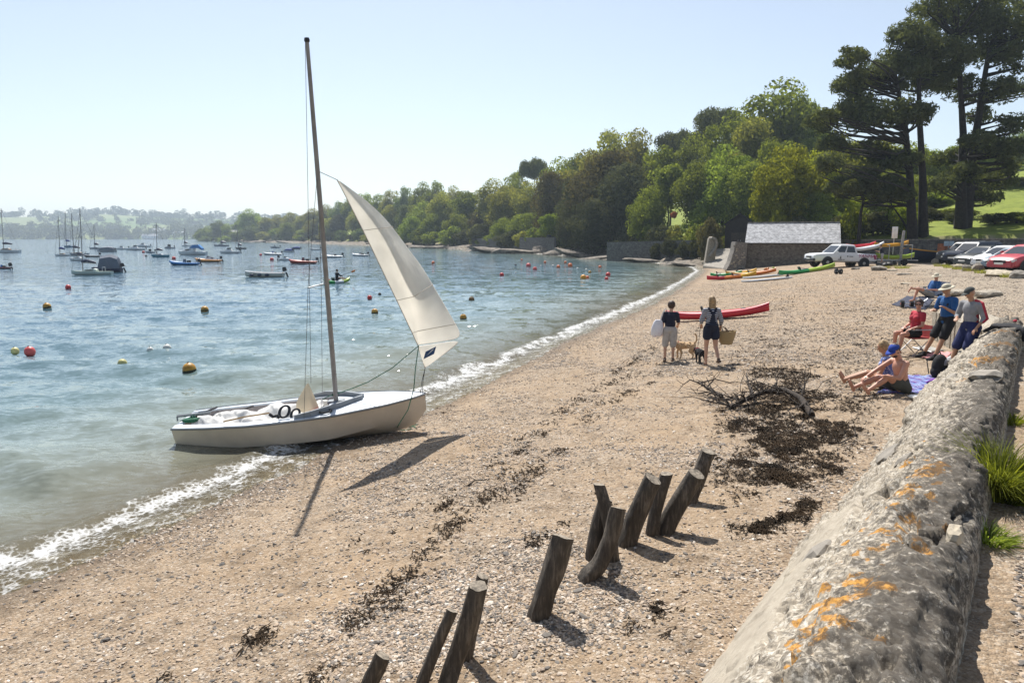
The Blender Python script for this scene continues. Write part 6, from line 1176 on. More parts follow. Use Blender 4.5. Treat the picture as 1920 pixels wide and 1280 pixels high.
        for x in (-L * .25, 0, L * .2): q = MB(); q.box((x, 0, D * .82), (L * .06, B * .86, .05)); q.build('thwart', BP['wood'], r)
        outboard(r, L, D)
        if extra == 'fenders':
            for k in range(3): q = MB(); q.ell((L * (.28 - .2 * k), B * .5, D * .55), (.22, .09, .12)); q.build('fender', BP['navy'], r, smooth=True)
            for k in range(3): q = MB(); q.ell((L * (.28 - .2 * k), -B * .5, D * .55), (.22, .09, .12)); q.build('fender', BP['navy'], r, smooth=True)
    else:
        B, D = L * .36, L * .13 * hk; hull(r, L, B, D, hm, .9, dm, .35)
        if kind == 'motor':
            q = MB(); q.loft([[(x, -w_, D * .95), (x, -w_ * .7, D * .95 + h), (x, w_ * .7, D * .95 + h), (x, w_, D * .95)] for x, w_, h in ((L * .42, B * .12, .04), (L * .2, B * .34, L * .06), (L * .05, B * .38, L * .12), (-L * .1, B * .38, L * .10), (-L * .13, B * .38, .02))], cap=True); q.build('cuddy', dm, r, smooth=30); q = MB(); q.loft([[(x, -B * .33, D + h0), (x - L * .03, -B * .30, D + h1), (x - L * .03, B * .30, D + h1), (x, B * .33, D + h0)] for x, h0, h1 in ((L * .11, L * .09, L * .17), (-L * .02, L * .1, L * .17))]); q.build('windscreen', glassm(), r); outboard(r, L, D)
            if extra == 'wheelhouse': q = MB(); q.box((0, 0, D + L * .16), (L * .25, B * .6, L * .24), taper=.9); q.build('wheelhouse', BP['black'], r, bevel=.05)
        elif kind == 'covered':
            hh = L * (.20 if extra != 'tall' else .50); q = MB(); q.loft([[(x, -w_, D * .95), (x, -w_ * .92, D + h * .8), (x, 0, D + h), (x, w_ * .92, D + h * .8), (x, w_, D * .95)] for x, w_, h in ((L * .42, B * .14, hh * .12), (L * .25, B * .40, hh * .5 if extra != 'tall' else hh * .1), (L * .16, B * .44, hh * .85), (-L * .2, B * .46, hh), (-L * .42, B * .45, hh * .8), (-L * .47, B * .42, hh * .3))], cap=True); q.build('cover', BP['cover'] if 'blue' not in label else BP['bluecover'], r, smooth=35); outboard(r, L, D)
        else:
            q = MB(); q.loft([[(x, -w_, D * .95), (x, -w_ * .85, D + h), (x, w_ * .85, D + h), (x, w_, D * .95)] for x, w_, h in ((L * .40, B * .12, .05), (L * .2, B * .32, L * .07), (L * .05, B * .38, L * .13), (-L * .1, B * .38, L * .13))], cap=True); cb = q.build('cabin', dm, r, smooth=30); q = MB(); q.loft([[(x, -B * .36, D + a), (x, -B * .33, D + b_), (x, B * .33, D + b_), (x, B * .36, D + a)] for x, a, b_ in ((L * .06, L * .12, L * .13), (-L * .05, L * .12, L * .24), (-L * .25, L * .12, L * .25), (-L * .38, L * .05, L * .12))], cap=True); q.build('canopy', BP['royal'], r, smooth=30)
            for s in (-1, 1): q = MB(); q.box((L * .10, s * B * .34, D + L * .06), (L * .2, .05, L * .045)); q.build('window', glassm(), cb)
            q = MB(); q.tube([(L * .48, 0, D * 1.3), (L * .45, 0, D * 1.3 + L * .07), (L * .2, -B * .35, D + L * .08)], .03, 5); q.tube([(L * .48, 0, D * 1.3), (L * .45, 0, D * 1.3 + L * .07), (L * .2, B * .35, D + L * .08)], .03, 5); q.build('pulpit', steel, r)
    return r
moor(-10, 36, 474, 'yacht', 'white yacht with dark sail cover moored at the edge of the anchorage', 'white', 'tan', mast=(8, 2, 391), yaw=.1)
moor(104, 131, 480, 'yacht', 'white yacht with blue sail bag moored beside the tan decked ketch', 'white', 'tan', mast=(113, 109, 405), extra='blue')
moor(121, 139, 464, 'yacht', 'blue hulled yacht with the tallest mast behind the white yachts', 'blue', 'blue', mast=(125, 122, 396), extra='blue', hk=1.3)
moor(131, 166, 479, 'yacht', 'tan decked yacht moored behind the small white sloop', 'grey', 'tan', mast=(139, 134, 400))
moor(129, 166, 489, 'yacht', 'small white sloop with cluttered deck and short mast', 'white', 'white', mast=(146, 149, 438))
moor(137, 208, 515, 'yacht', 'pale green open keelboat with a slender tall mast', 'green', 'green', mast=(157, 150, 392), yaw=.12, hk=.75)
moor(175, 226, 510, 'covered', 'navy motor boat under a tall grey canvas canopy', 'navy', 'white', extra='tall', yaw=.15, hk=1.1)
moor(160, 185, 482, 'open', 'low black open boat with outboard behind the canopied boat', 'black', 'grey')
moor(169, 190, 467, 'yacht', 'dark hulled far yacht with reefed sail and stay lines', 'grey', 'grey', mast=(178, 176, 421))
moor(183, 215, 472, 'covered', 'long boat hidden under a flat grey cover', 'grey', 'grey', hk=.8)
moor(218, 240, 468, 'motor', 'small white motor boat next to the grey covered boat', 'white', 'white')
moor(239, 270, 469, 'motor', 'white sports boat with red seats in the anchorage', 'white', 'white', hk=.85)
moor(257, 281, 463, 'motor', 'low white motor boat behind the sports boat', 'white', 'white')
moor(273, 290, 474, 'motor', 'grey work boat with a frame over the stern', 'grey', 'grey', extra='wheelhouse')
moor(285, 316, 482, 'yacht', 'teal blue hulled sloop moored on its own with bare mast', 'teal', 'white', mast=(295, 293, 417), yaw=.1, hk=1.15)
moor(308, 327, 466, 'motor', 'grey fishing boat with black wheelhouse', 'grey', 'grey', extra='wheelhouse')
moor(336, 386, 478, 'cruiser', 'white cabin cruiser with a bright blue canopy', 'white', 'white', yaw=.08)
moor(320, 371, 497, 'rib', 'bright blue inflatable boat with black outboard', 'royal', 'blue', extra='console', yaw=.1)
moor(367, 413, 491, 'rib', 'orange inflatable boat under a dark grey cover', 'orange', 'orange', yaw=.05)
moor(340, 358, 462, 'yacht', 'small far white yacht beyond the cabin cruiser', 'white', 'grey', mast=(346, 346, 428))
moor(403, 428, 462, 'yacht', 'grey far yacht with sail cover beneath the headland tip', 'grey', 'grey', mast=(415, 414, 430))
moor(413, 449, 475, 'motor', 'sleek white speedboat with long foredeck', 'white', 'white', hk=.9, yaw=.05)
moor(441, 462, 467, 'yacht', 'dark hulled yacht with raised boom beyond the speedboat', 'black', 'grey', mast=(447, 445, 430))
moor(508, 524, 465, 'motor', 'small grey launch close to the headland rocks', 'grey', 'grey')
moor(496, 526, 478, 'rib', 'white inflatable boat with a blue covered console', 'white', 'grey', extra='bluecover')
moor(530, 550, 473, 'covered', 'white boat under a blue canvas cover', 'white', 'white', hk=1.1)
moor(545, 563, 467, 'covered', 'low boat with dark blue cover behind the other', 'navy', 'navy', hk=.6)
moor(523, 546, 488, 'motor', 'white cuddy boat moored beside the red inflatable', 'white', 'white', right=True)
moor(543, 593, 494, 'rib', 'dark red inflatable boat with upright seats', 'red', 'red', extra='maroon', yaw=.06)
moor(581, 602, 469, 'open', 'small white tender with outboard near the rocks', 'white', 'white')
moor(603, 641, 483, 'rib', 'white inflatable boat showing either side of the mast', 'white', 'white', extra='white', yaw=.1)
moor(660, 690, 480, 'rib', 'grey white inflatable boat moored apart near the headland', 'white', 'grey', extra='grey')
moor(461, 531, 519, 'open', 'wooden clinker open boat with dark fenders and outboard', 'cream', 'wood', extra='fenders', yaw=.06, hk=.9)
moor(-14, 20, 504, 'rib', 'dark red inflatable with blue covered seat at anchorage edge', 'maroon', 'black', extra='royal')
# ------------------------------------------------------------ buoys
def buoy(px, py, d, c, label, group=None, half=False):
    p = at_z(px, py, 0); rr = d / F * p.y / 2; r = thing('mooring_buoy', label, 'buoy', (p.x, p.y, 0), group=group); q = MB(); q.lathe([(.05 * rr, -.7 * rr), (.7 * rr, -.45 * rr), (.97 * rr, .1 * rr), (1.0 * rr, .45 * rr), (.9 * rr, .95 * rr), (.6 * rr, 1.32 * rr), (.22 * rr, 1.48 * rr), (.16 * rr, 1.5 * rr)], 16); q.build('float', c, r, smooth=60)
    q = MB(); q.lathe([(.14 * rr, 1.46 * rr), (.16 * rr, 1.62 * rr), (.05 * rr, 1.66 * rr)], 8); q.build('eye', roped, r)
    if half: q = MB(); q.lathe([(.99 * rr, .05 * rr), (1.012 * rr, .25 * rr), (1.012 * rr, .42 * rr)], 16); q.build('weed_band', pm('buoy_weed', (.035, .04, .02), .8), r, smooth=True)
    r.rotation_euler = (random.uniform(-.2, .2), random.uniform(-.2, .2), random.uniform(0, 6)); return r
by = dict(y=pm('buoy_yellow', (.50, .27, .02), .5, c2=(.30, .14, .015), scale=4), r=pm('buoy_red', (.55, .035, .03), .45, var=.1), p=pm('buoy_pink', (.66, .10, .09), .45, var=.1), o=pm('buoy_orange', (.66, .14, .03), .45, var=.1), w=pm('buoy_white', (.62, .62, .58), .5, var=.15), d=pm('buoy_dark', (.05, .045, .04), .7, var=.3), b=pm('buoy_brown', (.20, .11, .035), .6, var=.3), v=pm('buoy_pale_yellow', (.60, .55, .22), .5, var=.2), a=pm('buoy_amber', (.62, .27, .015), .5, var=.1))
for px, py, d, c, lab, hf in ((356, 698, 25, 'y', 'large yellow mooring buoy behind the stern of the dinghy', True), (89, 578, 14, 'y', 'dull yellow buoy floating in front of the pale keelboat', True), (384, 584, 14, 'y', 'dull yellow buoy floating in front of blue inflatable boat', True), (703, 588, 13, 'y', 'dull yellow buoy between the mast and the jib', True), (869, 598, 13, 'y', 'dull yellow buoy just right of the jib', True), (884, 564, 11, 'b', 'brown weathered buoy beyond the jib', True),
        (128, 541, 10, 'r', 'bright red buoy alone on the open water', False), (57, 663, 19, 'p', 'coral red round buoy beside the pale yellow float', False), (29, 661, 14, 'v', 'pale yellow float next to the coral red buoy', False), (282, 659, 12, 'w', 'small white float beside the mottled one', True), (314, 656, 15, 'w', 'mottled white and dark float beside the small white one', True), (229, 685, 17, 'v', 'low cream yellow float on the water near the dinghy', True), (693, 560, 9, 'r', 'red buoy next to the dark float behind the mast', False), (712, 553, 6, 'd', 'small dark float near the red buoy behind the mast', False),
        (941, 517, 8, 'r', 'lone red buoy outside the cluster in the cove', False), (812, 494, 6, 'o', 'small orange and white float right of the sail', False), (1093, 523, 11, 'a', 'big amber buoy in the cove cluster', False), (1106, 512, 6, 'y', 'yellow float beyond the big amber buoy', False)):
    buoy(px, py, d, by[c], lab, None, hf)
for lab, c, pts in (('small orange float in the cluster of buoys in the cove', 'o', ((978, 488, 4), (1022, 493, 5), (1047, 502, 7), (1060, 493, 5), (1069, 500, 9), (1101, 522, 7), (1125, 502, 6))), ('small pink red buoy in the cluster of buoys in the cove', 'p', ((991, 500, 9), (1003, 506, 8))), ('deep red buoy at the beach side of the buoy cluster', 'r', ((1140, 517, 9), (1137, 524, 7))),
        ('tiny white float in the cluster of buoys in the cove', 'w', ((967, 513, 4), (1014, 500, 4), (1037, 500, 5), (1083, 505, 5), (1099, 507, 5))), ('small red buoy among the moored boats', 'r', ((489, 479, 5), (510, 488, 7), (326, 486, 7), (269, 474, 5))), ('tiny dark float among moored boats and in the cove', 'd', ((967, 498, 4), (601, 484, 3), (274, 481, 4), (1014, 499, 3)))):
    for px, py, d in pts: buoy(px, py, d, by[c], lab, lab.split(' in ')[0] + 's')
# ------------------------------------------------------------ people and dogs: each body one continuous surface
def cap_prim(b, p0, r0, p1, r1, n=12, flat=1.0):
    p0, p1 = Vector(p0), Vector(p1); d = p1 - p0; L = max(d.length, 1e-4); d = d / L; pts = []; rad = []
    for a in (-80, -50, -22): pts.append(p0 + d * r0 * math.sin(R(a))); rad.append(r0 * math.cos(R(a)))
    for t in (0, .25, .5, .75, 1): pts.append(p0 + d * L * t); rad.append(r0 + (r1 - r0) * t)
    for a in (22, 50, 80): pts.append(p1 + d * r1 * math.sin(R(a))); rad.append(r1 * math.cos(R(a)))
    b.tube(pts, rad, n, flat=flat)
def ell_prim(b, c, r, ax):
    o = len(b.v); b.ell((0, 0, 0), r, None, 16, 10); M = Matrix((ax[0], ax[1], ax[2])).transposed()
    for i in range(o, len(b.v)): b.v[i] = tuple(M @ Vector(b.v[i]) + Vector(c))
def blob(name, prims, mat, parent, vox=.011, ratio=.4, smooth=3):
    b = MB()
    for p in prims:
        if p[0] == 'c': cap_prim(b, *p[1:])
        else: ell_prim(b, *p[1:])
    me = bpy.data.meshes.new(name); me.from_pydata(b.v, [], b.f); bm = bmesh.new(); bm.from_mesh(me); bmesh.ops.remove_doubles(bm, verts=bm.verts, dist=1e-6); bmesh.ops.recalc_face_normals(bm, faces=bm.faces); bm.to_mesh(me); bm.free()
    t_ = bpy.data.objects.new(name, me); col.objects.link(t_); m = t_.modifiers.new('r', 'REMESH'); m.mode = 'VOXEL'; m.voxel_size = vox; m.use_smooth_shade = True
    if smooth: s = t_.modifiers.new('s', 'SMOOTH'); s.factor = .5; s.iterations = smooth
    if ratio < 1: d = t_.modifiers.new('d', 'DECIMATE'); d.ratio = ratio
    dg = bpy.context.evaluated_depsgraph_get(); me2 = bpy.data.meshes.new_from_object(t_.evaluated_get(dg)); bpy.data.objects.remove(t_); bpy.data.meshes.remove(me)
    me2.polygons.foreach_set('use_smooth', [True] * len(me2.polygons)); me2.materials.clear(); me2.materials.append(mat); o = bpy.data.objects.new(name, me2); col.objects.link(o); o.parent = parent; return o
def skinm(n, c): return pm('skin_' + n, c, .5, 0, var=.06, scale=7)
SK = dict(fair=skinm('fair', (.52, .30, .20)), tan=skinm('tan', (.42, .22, .13)), red=skinm('sunned', (.50, .25, .17)))
def fab(n, c, **k): return pm('fabric_' + n, c, .9, 0, var=.10, scale=9, bump=.25, bscale=60, **k)
navy = fab('navy', (.012, .016, .035)); blackf = fab('black', (.012, .012, .014)); greyf = fab('pale_grey', (.42, .40, .38)); midgrey = fab('mid_grey', (.25, .25, .26)); redf = fab('red', (.42, .03, .05)); bluef = fab('blue', (.015, .085, .25)); charcoal = fab('charcoal', (.06, .065, .06)); whitef = fab('white', (.68, .67, .68)); beige = fab('beige', (.50, .45, .34)); hair_d = pm('hair_dark', (.05, .025, .015), .6, var=.3, scale=25); hair_b = pm('hair_blond', (.36, .24, .12), .6, var=.3, scale=25); strap = fab('straw', (.46, .34, .16))
def stripe_mat(name, a, b_, scale, axis=2):
    m, t, bs = newmat(name); L = t.links.new; tc = N(t, 'TexCoord'); sp = N(t, 'SeparateXYZ'); L(tc.outputs['Object'], sp.inputs[0]); f = mth(t, 'FRACT', mth(t, 'MULTIPLY', sp.outputs[axis], scale)); k = mth(t, 'GREATER_THAN', f, .62); L(mix(t, a, b_, k), bs.inputs['Base Color']); bs.inputs['Roughness'].default_value = .9; return m
stripes = stripe_mat('striped_jersey', (.015, .02, .05), (.62, .62, .64), 20)
def human(label, loc, yaw, h=1.7, fem=False, skin='fair', pelvis=None, torso=(0, 0, 1), neck=(0, .1, 1), face=(0, 1, 0), arms=None, legs=None, anchor=None, vox=.009, hands=True):
    """loc: ground point; yaw: way the person faces; directions are (right, forward, up)"""
    s = h / 1.7; root = thing('person', label, 'person', loc); f = Vector((math.cos(yaw), math.sin(yaw), 0)); rt = Vector((f.y, -f.x, 0)); up = Vector((0, 0, 1))
    W = lambda v: (rt * v[0] + f * v[1] + up * v[2]); D = lambda v: W(v).normalized()
    J = {}; T = D(torso); side = rt; fw = T.cross(side) * -1 if False else (side.cross(T) * -1); fw = T.cross(rt).normalized(); 
    if fw.dot(f) < 0: fw = -fw
    legs = legs or ((-.05, .0, -1), (0, -.05, -1), (.05, 0, -1), (0, -.05, -1)); arms = arms or ((-.15, 0, -1), (-.05, .15, -1), (.15, 0, -1), (.05, .15, -1))
    sw, hw = (.165, .09) if fem else (.19, .09)
    P = Vector((0, 0, 0)); J['pel'] = P; J['chest'] = P + T * .36 * s; J['sh'] = P + T * .50 * s; J['neck'] = P + T * .535 * s; NK = D(neck); J['head'] = J['neck'] + NK * .17 * s
    for k, sg, i in (('L', -1, 0), ('R', 1, 2)):
        J['hip' + k] = P + rt * sg * hw * s; J['knee' + k] = J['hip' + k] + D(legs[i]) * .43 * s; J['ank' + k] = J['knee' + k] + D(legs[i + 1]) * .41 * s
        J['shl' + k] = J['sh'] + rt * sg * sw * s - T * .03 * s; J['elb' + k] = J['shl' + k] + D(arms[i]) * .28 * s; J['wri' + k] = J['elb' + k] + D(arms[i + 1]) * .245 * s
    FD = {}
    for k, i in (('L', 1), ('R', 3)):
        sd = D(legs[i]); v = f - sd * f.dot(sd); 
        v = v.normalized() if v.length > .2 else -T
        if legs[i][2] < -.6: v = Vector((f.x, f.y, 0)).normalized() + Vector((0, 0, -.12))
        FD[k] = v.normalized()
    if pelvis is not None: off = Vector((0, 0, pelvis))
    else:
        low = min(('L', 'R'), key=lambda k: J['ank' + k].z); a = J['ank' + low]; off = Vector((-a.x, -a.y, -a.z + .07 * s)) if anchor == 'foot' else Vector((0, 0, -a.z + .07 * s))
    for k in J: J[k] = J[k] + off
    ax = (rt, fw, T); B = []
    e = lambda c, r, a=ax: B.append(('e', c, tuple(v * s for v in r), a)); c_ = lambda a, r0, b, r1: B.append(('c', a, r0 * s, b, r1 * s))
    e(J['pel'] + T * .02 * s, (.155, .108, .11) if not fem else (.165, .112, .115)); c_(J['pel'] + T * .08 * s, .112, J['chest'] - T * .03 * s, .115); e(J['pel'] + T * .20 * s, (.128, .095, .13)); e(J['chest'], (.155, .108, .165) if not fem else (.138, .098, .15)); c_(J['shlL'] * .8 + J['shlR'] * .2, .055, J['shlR'] * .8 + J['shlL'] * .2, .055)
    if fem:
        for sg in (-1, 1): e(J['chest'] + fw * .085 * s + rt * sg * .065 * s - T * .0 * s, (.058, .05, .055))
    c_(J['neck'] - T * .04 * s, .058, J['neck'] + NK * .08 * s, .05)
    fd = D(face); hu = (up - fd * up.dot(fd)); hu = hu.normalized() if hu.length > .3 else NK; hr = fd.cross(hu).normalized(); ha = (hr, fd, hu); H = J['head']
    e(H + hu * .015 * s, (.075, .093, .105), ha); e(H + fd * .022 * s - hu * .055 * s, (.056, .066, .06), ha); c_(H + fd * .085 * s + hu * .015 * s, .010, H + fd * .108 * s - hu * .02 * s, .014); e(H + fd * .088 * s - hu * .058 * s, (.024, .012, .010), ha); e(H + fd * .075 * s + hu * .04 * s, (.05, .018, .012), ha)
    for sg in (-1, 1): e(H + hr * sg * .078 * s - fd * .005 * s - hu * .005 * s, (.010, .02, .032), ha); e(H + hr * sg * .03 * s + fd * .086 * s + hu * .012 * s, (.013, .008, .009), ha)
    for k, sg, i in (('L', -1, 0), ('R', 1, 2)):
        c_(J['hip' + k], .088, J['knee' + k], .054); e(J['hip' + k] + (J['knee' + k] - J['hip' + k]) * .25, (.085, .088, .11), (rt, fw, up)); c_(J['knee' + k], .052, J['ank' + k], .034); sd = (J['ank' + k] - J['knee' + k]).normalized(); bk = -FD[k] - sd * (-FD[k]).dot(sd); bk = bk.normalized(); c_(J['knee' + k] + sd * .08 * s + bk * .012 * s, .048, J['knee' + k] + sd * .22 * s + bk * .012 * s, .040)
        c_(J['ank' + k] - FD[k] * .045 * s + sd * .03 * s, .030, J['ank' + k] + FD[k] * .10 * s + sd * .042 * s, .027); c_(J['ank' + k] + FD[k] * .06 * s + sd * .042 * s, .034, J['ank' + k] + FD[k] * .16 * s + sd * .048 * s, .022)
        c_(J['shl' + k], .052, J['elb' + k], .038); c_(J['elb' + k], .038, J['wri' + k], .025); fdv = (J['wri' + k] - J['elb' + k]).normalized(); lat = fdv.cross(T); lat = lat.normalized() if lat.length > .2 else rt; nrm = fdv.cross(lat); wr_ = J['wri' + k]; B.append(('e', wr_ + fdv * .045 * s, (.040 * s, .016 * s, .052 * s), (lat, nrm, fdv)))
        if hands:
            for q, (o_, ln) in enumerate(((-.030, .062), (-.010, .078), (.011, .074), (.030, .056))):
                a = wr_ + fdv * .085 * s + lat * o_ * s; m = a + (fdv * .9 + nrm * .25).normalized() * ln * .5 * s; c_(a, .0098, m, .0092); c_(m, .0092, m + (fdv * .7 + nrm * .65).normalized() * ln * .5 * s, .0078)
            a = wr_ + fdv * .03 * s + lat * -.036 * s; m = a + (fdv * .7 - lat * .7).normalized() * .04 * s; c_(a, .013, m, .0105); c_(m, .0105, m + (fdv * .95 - lat * .2 + nrm * .2).normalized() * .03 * s, .009)
    body = blob('body', B, SK[skin], root, vox * s, .45)
    return root, J, dict(rt=rt, f=f, fw=fw, T=T, up=up, fd=fd, hu=hu, hr=hr, ha=ha, ax=ax, s=s, FD=FD, fem=fem, root=root)
def top_(P, J, K, mat, sleeve=.55, length=-.02, name='shirt', inf=.014, fore=0.0):
    s, T, ax = K['s'], K['T'], K['ax']; B = [('e', J['chest'], ((.155 if not K['fem'] else .140) * s + inf, .110 * s + inf, .165 * s + inf), ax), ('e', J['pel'] + T * .18 * s, (.135 * s + inf, .10 * s + inf, .15 * s), ax), ('c', J['pel'] + T * (.06 + length) * s, .118 * s + inf * .8, J['chest'], .120 * s + inf * .6), ('e', J['pel'] + T * (.05 + length) * s, (.158 * s + inf, .112 * s + inf, .07 * s), ax), ('c', J['shlL'], .055 * s + inf * .6, J['shlR'], .055 * s + inf * .6)]
    if K['fem']:
        for sg in (-1, 1): B.append(('e', J['chest'] + K['fw'] * .085 * s + K['rt'] * sg * .065 * s, (.058 * s + inf, .052 * s + inf, .055 * s + inf), ax))
    for k in 'LR':
        if sleeve > 0: B.append(('c', J['shl' + k], .054 * s + inf * .8, J['shl' + k] + (J['elb' + k] - J['shl' + k]) * sleeve, .042 * s + inf))
        if fore > 0: B.append(('c', J['elb' + k], .042 * s + inf, J['elb' + k] + (J['wri' + k] - J['elb' + k]) * fore, .029 * s + inf * .8))
    return blob(name, B, mat, P, .011, .5)
def bottoms(P, J, K, mat, leg=.6, name='shorts', inf=.016, flare=.0, shin=0.0):
    s, T, ax = K['s'], K['T'], K['ax']; B = [('e', J['pel'] + T * .03 * s, ((.168 if K['fem'] else .158) * s + inf, .113 * s + inf, .12 * s + inf * .5), ax), ('c', J['pel'] + T * .05 * s, .115 * s + inf, J['pel'] + T * .10 * s, .112 * s + inf)]
    for k in 'LR':
        e = J['hip' + k] + (J['knee' + k] - J['hip' + k]) * leg; B.append(('c', J['hip' + k], .092 * s + inf, e, (.092 - .036 * leg) * s + inf + flare))
        if shin: B.append(('c', J['knee' + k], .056 * s + inf, J['knee' + k] + (J['ank' + k] - J['knee' + k]) * shin, .05 * s + inf + flare))
    return blob(name, B, mat, P, .011, .5)
def hair(P, J, K, mat, long=0.0, name='hair', vol=.0):
    s, fd, hu, hr = K['s'], K['fd'], K['hu'], K['hr']; H = J['head']; B = [('e', H + hu * .032 * s - fd * .022 * s, ((.084 + vol) * s, (.090 + vol) * s, (.098 + vol) * s), K['ha'])]
    if vol > .01: 
        g = np.random.default_rng(3)
        for k in range(14): v = Vector(g.normal(size=3)).normalized(); v = v - fd * max(0, v.dot(fd)) * 1.4; B.append(('e', H + hu * .04 * s - fd * .02 * s + v * .085 * s, (.03 * s, .03 * s, .03 * s), K['ha']))
    if long:
        for o in (-.05, -.02, .02, .05): B.append(('c', H - fd * .045 * s + hr * o * s, .045 * s, H - fd * .06 * s + hr * o * 1.25 * s - Vector((0, 0, long)), .028 * s))
    return blob(name, B, mat, P, .010, .6)
def cap(P, J, K, mat, brim=.085, full=False, name='cap', brimmat=None):
    s, fd, hu, hr = K['s'], K['fd'], K['hu'], K['hr']; H = J['head'] + hu * .045 * s - fd * .004 * s; b = MB(); secs = []
    for i in range(7):
        a = i / 6 * math.pi / 2; secs.append([H + hr * .088 * s * math.cos(a) * math.cos(q) + fd * .104 * s * math.cos(a) * math.sin(q) + hu * .082 * s * math.sin(a) for q in np.linspace(0, 2 * math.pi, 17)[:-1]])
    b.loft(secs, close=True); c = b.build(name, mat, P, smooth=True); b = MB(); ang = np.linspace(0, 2 * math.pi, 25)[:-1] if full else np.linspace(R(25), R(155), 11); inn = [H + hr * .088 * s * math.cos(q) + fd * .104 * s * math.sin(q) for q in ang]; out = [H + hr * (.088 + brim * (1 if full else .25)) * s * math.cos(q) + fd * (.104 + brim) * s * math.sin(q) - hu * (.025 if full else .02) * s for q in ang]; b.loft([inn, out], close=full); b.build('brim', brimmat or mat, c, smooth=True, solid=.005)
    return c
def shoes(P, J, K, mat, which='LR', inf=.008):
    s = K['s']
    for k in which:
        sd = (J['ank' + k] - J['knee' + k]).normalized(); F_ = K['FD'][k]; blob('shoe', [('c', J['ank' + k] - F_ * .05 * s + sd * .03 * s, .034 * s + inf, J['ank' + k] + F_ * .10 * s + sd * .04 * s, .030 * s + inf), ('c', J['ank' + k] + F_ * .06 * s + sd * .04 * s, .038 * s + inf, J['ank' + k] + F_ * .165 * s + sd * .045 * s, .025 * s + inf), ('c', J['ank' + k] - sd * .03 * s, .036 * s + inf, J['ank' + k] + sd * .02 * s, .036 * s + inf)], mat, P, .009, .5)
def glasses(P, J, K):
    s, fd, hu, hr = K['s'], K['fd'], K['hu'], K['hr']; H = J['head'] + fd * .098 * s + hu * .016 * s; b = MB()
    for sg in (-1, 1): ell_prim(b, H + hr * sg * .034 * s, (.028 * s, .008 * s, .02 * s), K['ha']); b.tube([H + hr * sg * .06 * s, H + hr * sg * .08 * s - fd * .1 * s], .004 * s, 5)
    b.build('sunglasses', glassm('lens', (.008, .008, .01)), P, smooth=True)
Wr = math.pi                                     # facing the left of the beach
# two women walking away along the beach
p = G(1254, 678); P, J, K = human('woman with short dark hair, navy top and pale shorts walking the tan dog', p, R(86), 1.62, True, 'fair', torso=(.05, .12, 1), neck=(.12, .28, 1), face=(.62, .75, -.25), arms=((-.22, -.05, -1), (.05, .35, -.9), (.25, .15, -.95), (.05, .85, -.35)), legs=((-.05, .10, -1), (-.03, -.18, -1), (.04, .02, -1), (.0, -.06, -1)))
top_(P, J, K, navy, .75, -.03, 'tshirt', .02); bottoms(P, J, K, greyf, .98, 'knee_shorts', .022, .012); hair(P, J, K, hair_d, 0, vol=.026); shoes(P, J, K, pm('brown_leather', (.09, .05, .03), .6), inf=.004)
W1 = (P, J, K)
def tote(P, J, K):
    b0 = P.location + J['shlL'] + K['rt'] * -.03; r = thing('tote_bag', 'white patterned tote bag hanging from the shoulder of the dark haired woman', 'bag', b0 + Vector((0, 0, -.62))); r.scale = (1, 1, 1.12); c = Vector((-.16, -.07, .0)); b = MB(); secs = []
    for z, w_, d_ in ((.0, .13, .05), (.06, .20, .09), (.22, .21, .09), (.36, .16, .06), (.42, .10, .04)): secs.append([c + Vector((w_ * math.cos(a) * .75 - .05 * (1 - z / .42), d_ * math.sin(a) - w_ * .15 * math.cos(a), z)) for a in np.linspace(0, 2 * math.pi, 15)[:-1]])
    b.loft(secs, close=True, cap=True); m, t, bs = newmat('patterned_white_canvas'); tc = N(t, 'TexCoord'); v = N(t, 'TexVoronoi', Scale=9.0); t.links.new(tc.outputs['Object'], v.inputs['Vector']); rr = ramp(t, [(0, (.30, .18, .28)), (.14, (.50, .42, .55)), (.22, (.66, .65, .70)), (1, (.72, .72, .75))]); t.links.new(v.outputs['Distance'], rr.inputs[0]); t.links.new(rr.outputs[0], bs.inputs['Base Color']); bs.inputs['Roughness'].default_value = .9
    b.build('bag_body', m, r, smooth=60)
    for s in (-1, 1): b = MB(); b.tube([c + Vector((.05, s * .04, .40)), Vector((-.03, s * .03, .58)), Vector((.04, s * .02, .68)), Vector((.10, s * .03, .60))], .014, 6, flat=.5); b.build('handle', whitef, r, smooth=True)
tote(P, J, K)
p = G(1331, 683); P, J, K = human('blond woman in striped top and navy dungaree shorts carrying a basket', p, R(92), 1.72, True, 'fair', torso=(.0, .06, 1), neck=(0, .15, 1), face=(-.05, 1, -.2), arms=((-.28, .10, -.95), (.25, .75, -.5), (.30, -.08, -.95), (.10, .55, -.75)), legs=((-.03, .08, -1), (-.02, -.10, -1), (.05, -.10, -1), (.03, -.62, -.8)))
top_(P, J, K, stripes, 1.0, -.02, 'striped_top', .018, .45); bottoms(P, J, K, navy, .42, 'dungaree_shorts', .024, .014); hair(P, J, K, hair_b, .20, vol=.006)
s_ = K['s']; bk = -K['fw']; B_ = []
B_ += [('c', J['pel'] + K['T'] * .14 + bk * .035, .112, J['chest'] + bk * .07 - K['T'] * .02, .072)]
for sg in (-1, 1): B_ += [('c', J['chest'] + bk * .10, .045, J['sh'] + K['rt'] * sg * .10 + bk * .075 + K['T'] * .03, .024), ('c', J['sh'] + K['rt'] * sg * .11 + bk * .05 + K['T'] * .045, .016, J['chest'] + K['rt'] * sg * .09 + K['fw'] * .12, .016)]
B_ += [('e', J['pel'] + K['T'] * .10 + bk * .03, (.178, .135, .10), K['ax'])]; blob('dungaree_straps', B_, navy, P, .010, .6); shoes(P, J, K, pm('brown_leather', (.09, .05, .03), .6), 'R', .004)
W2 = (P, J, K)
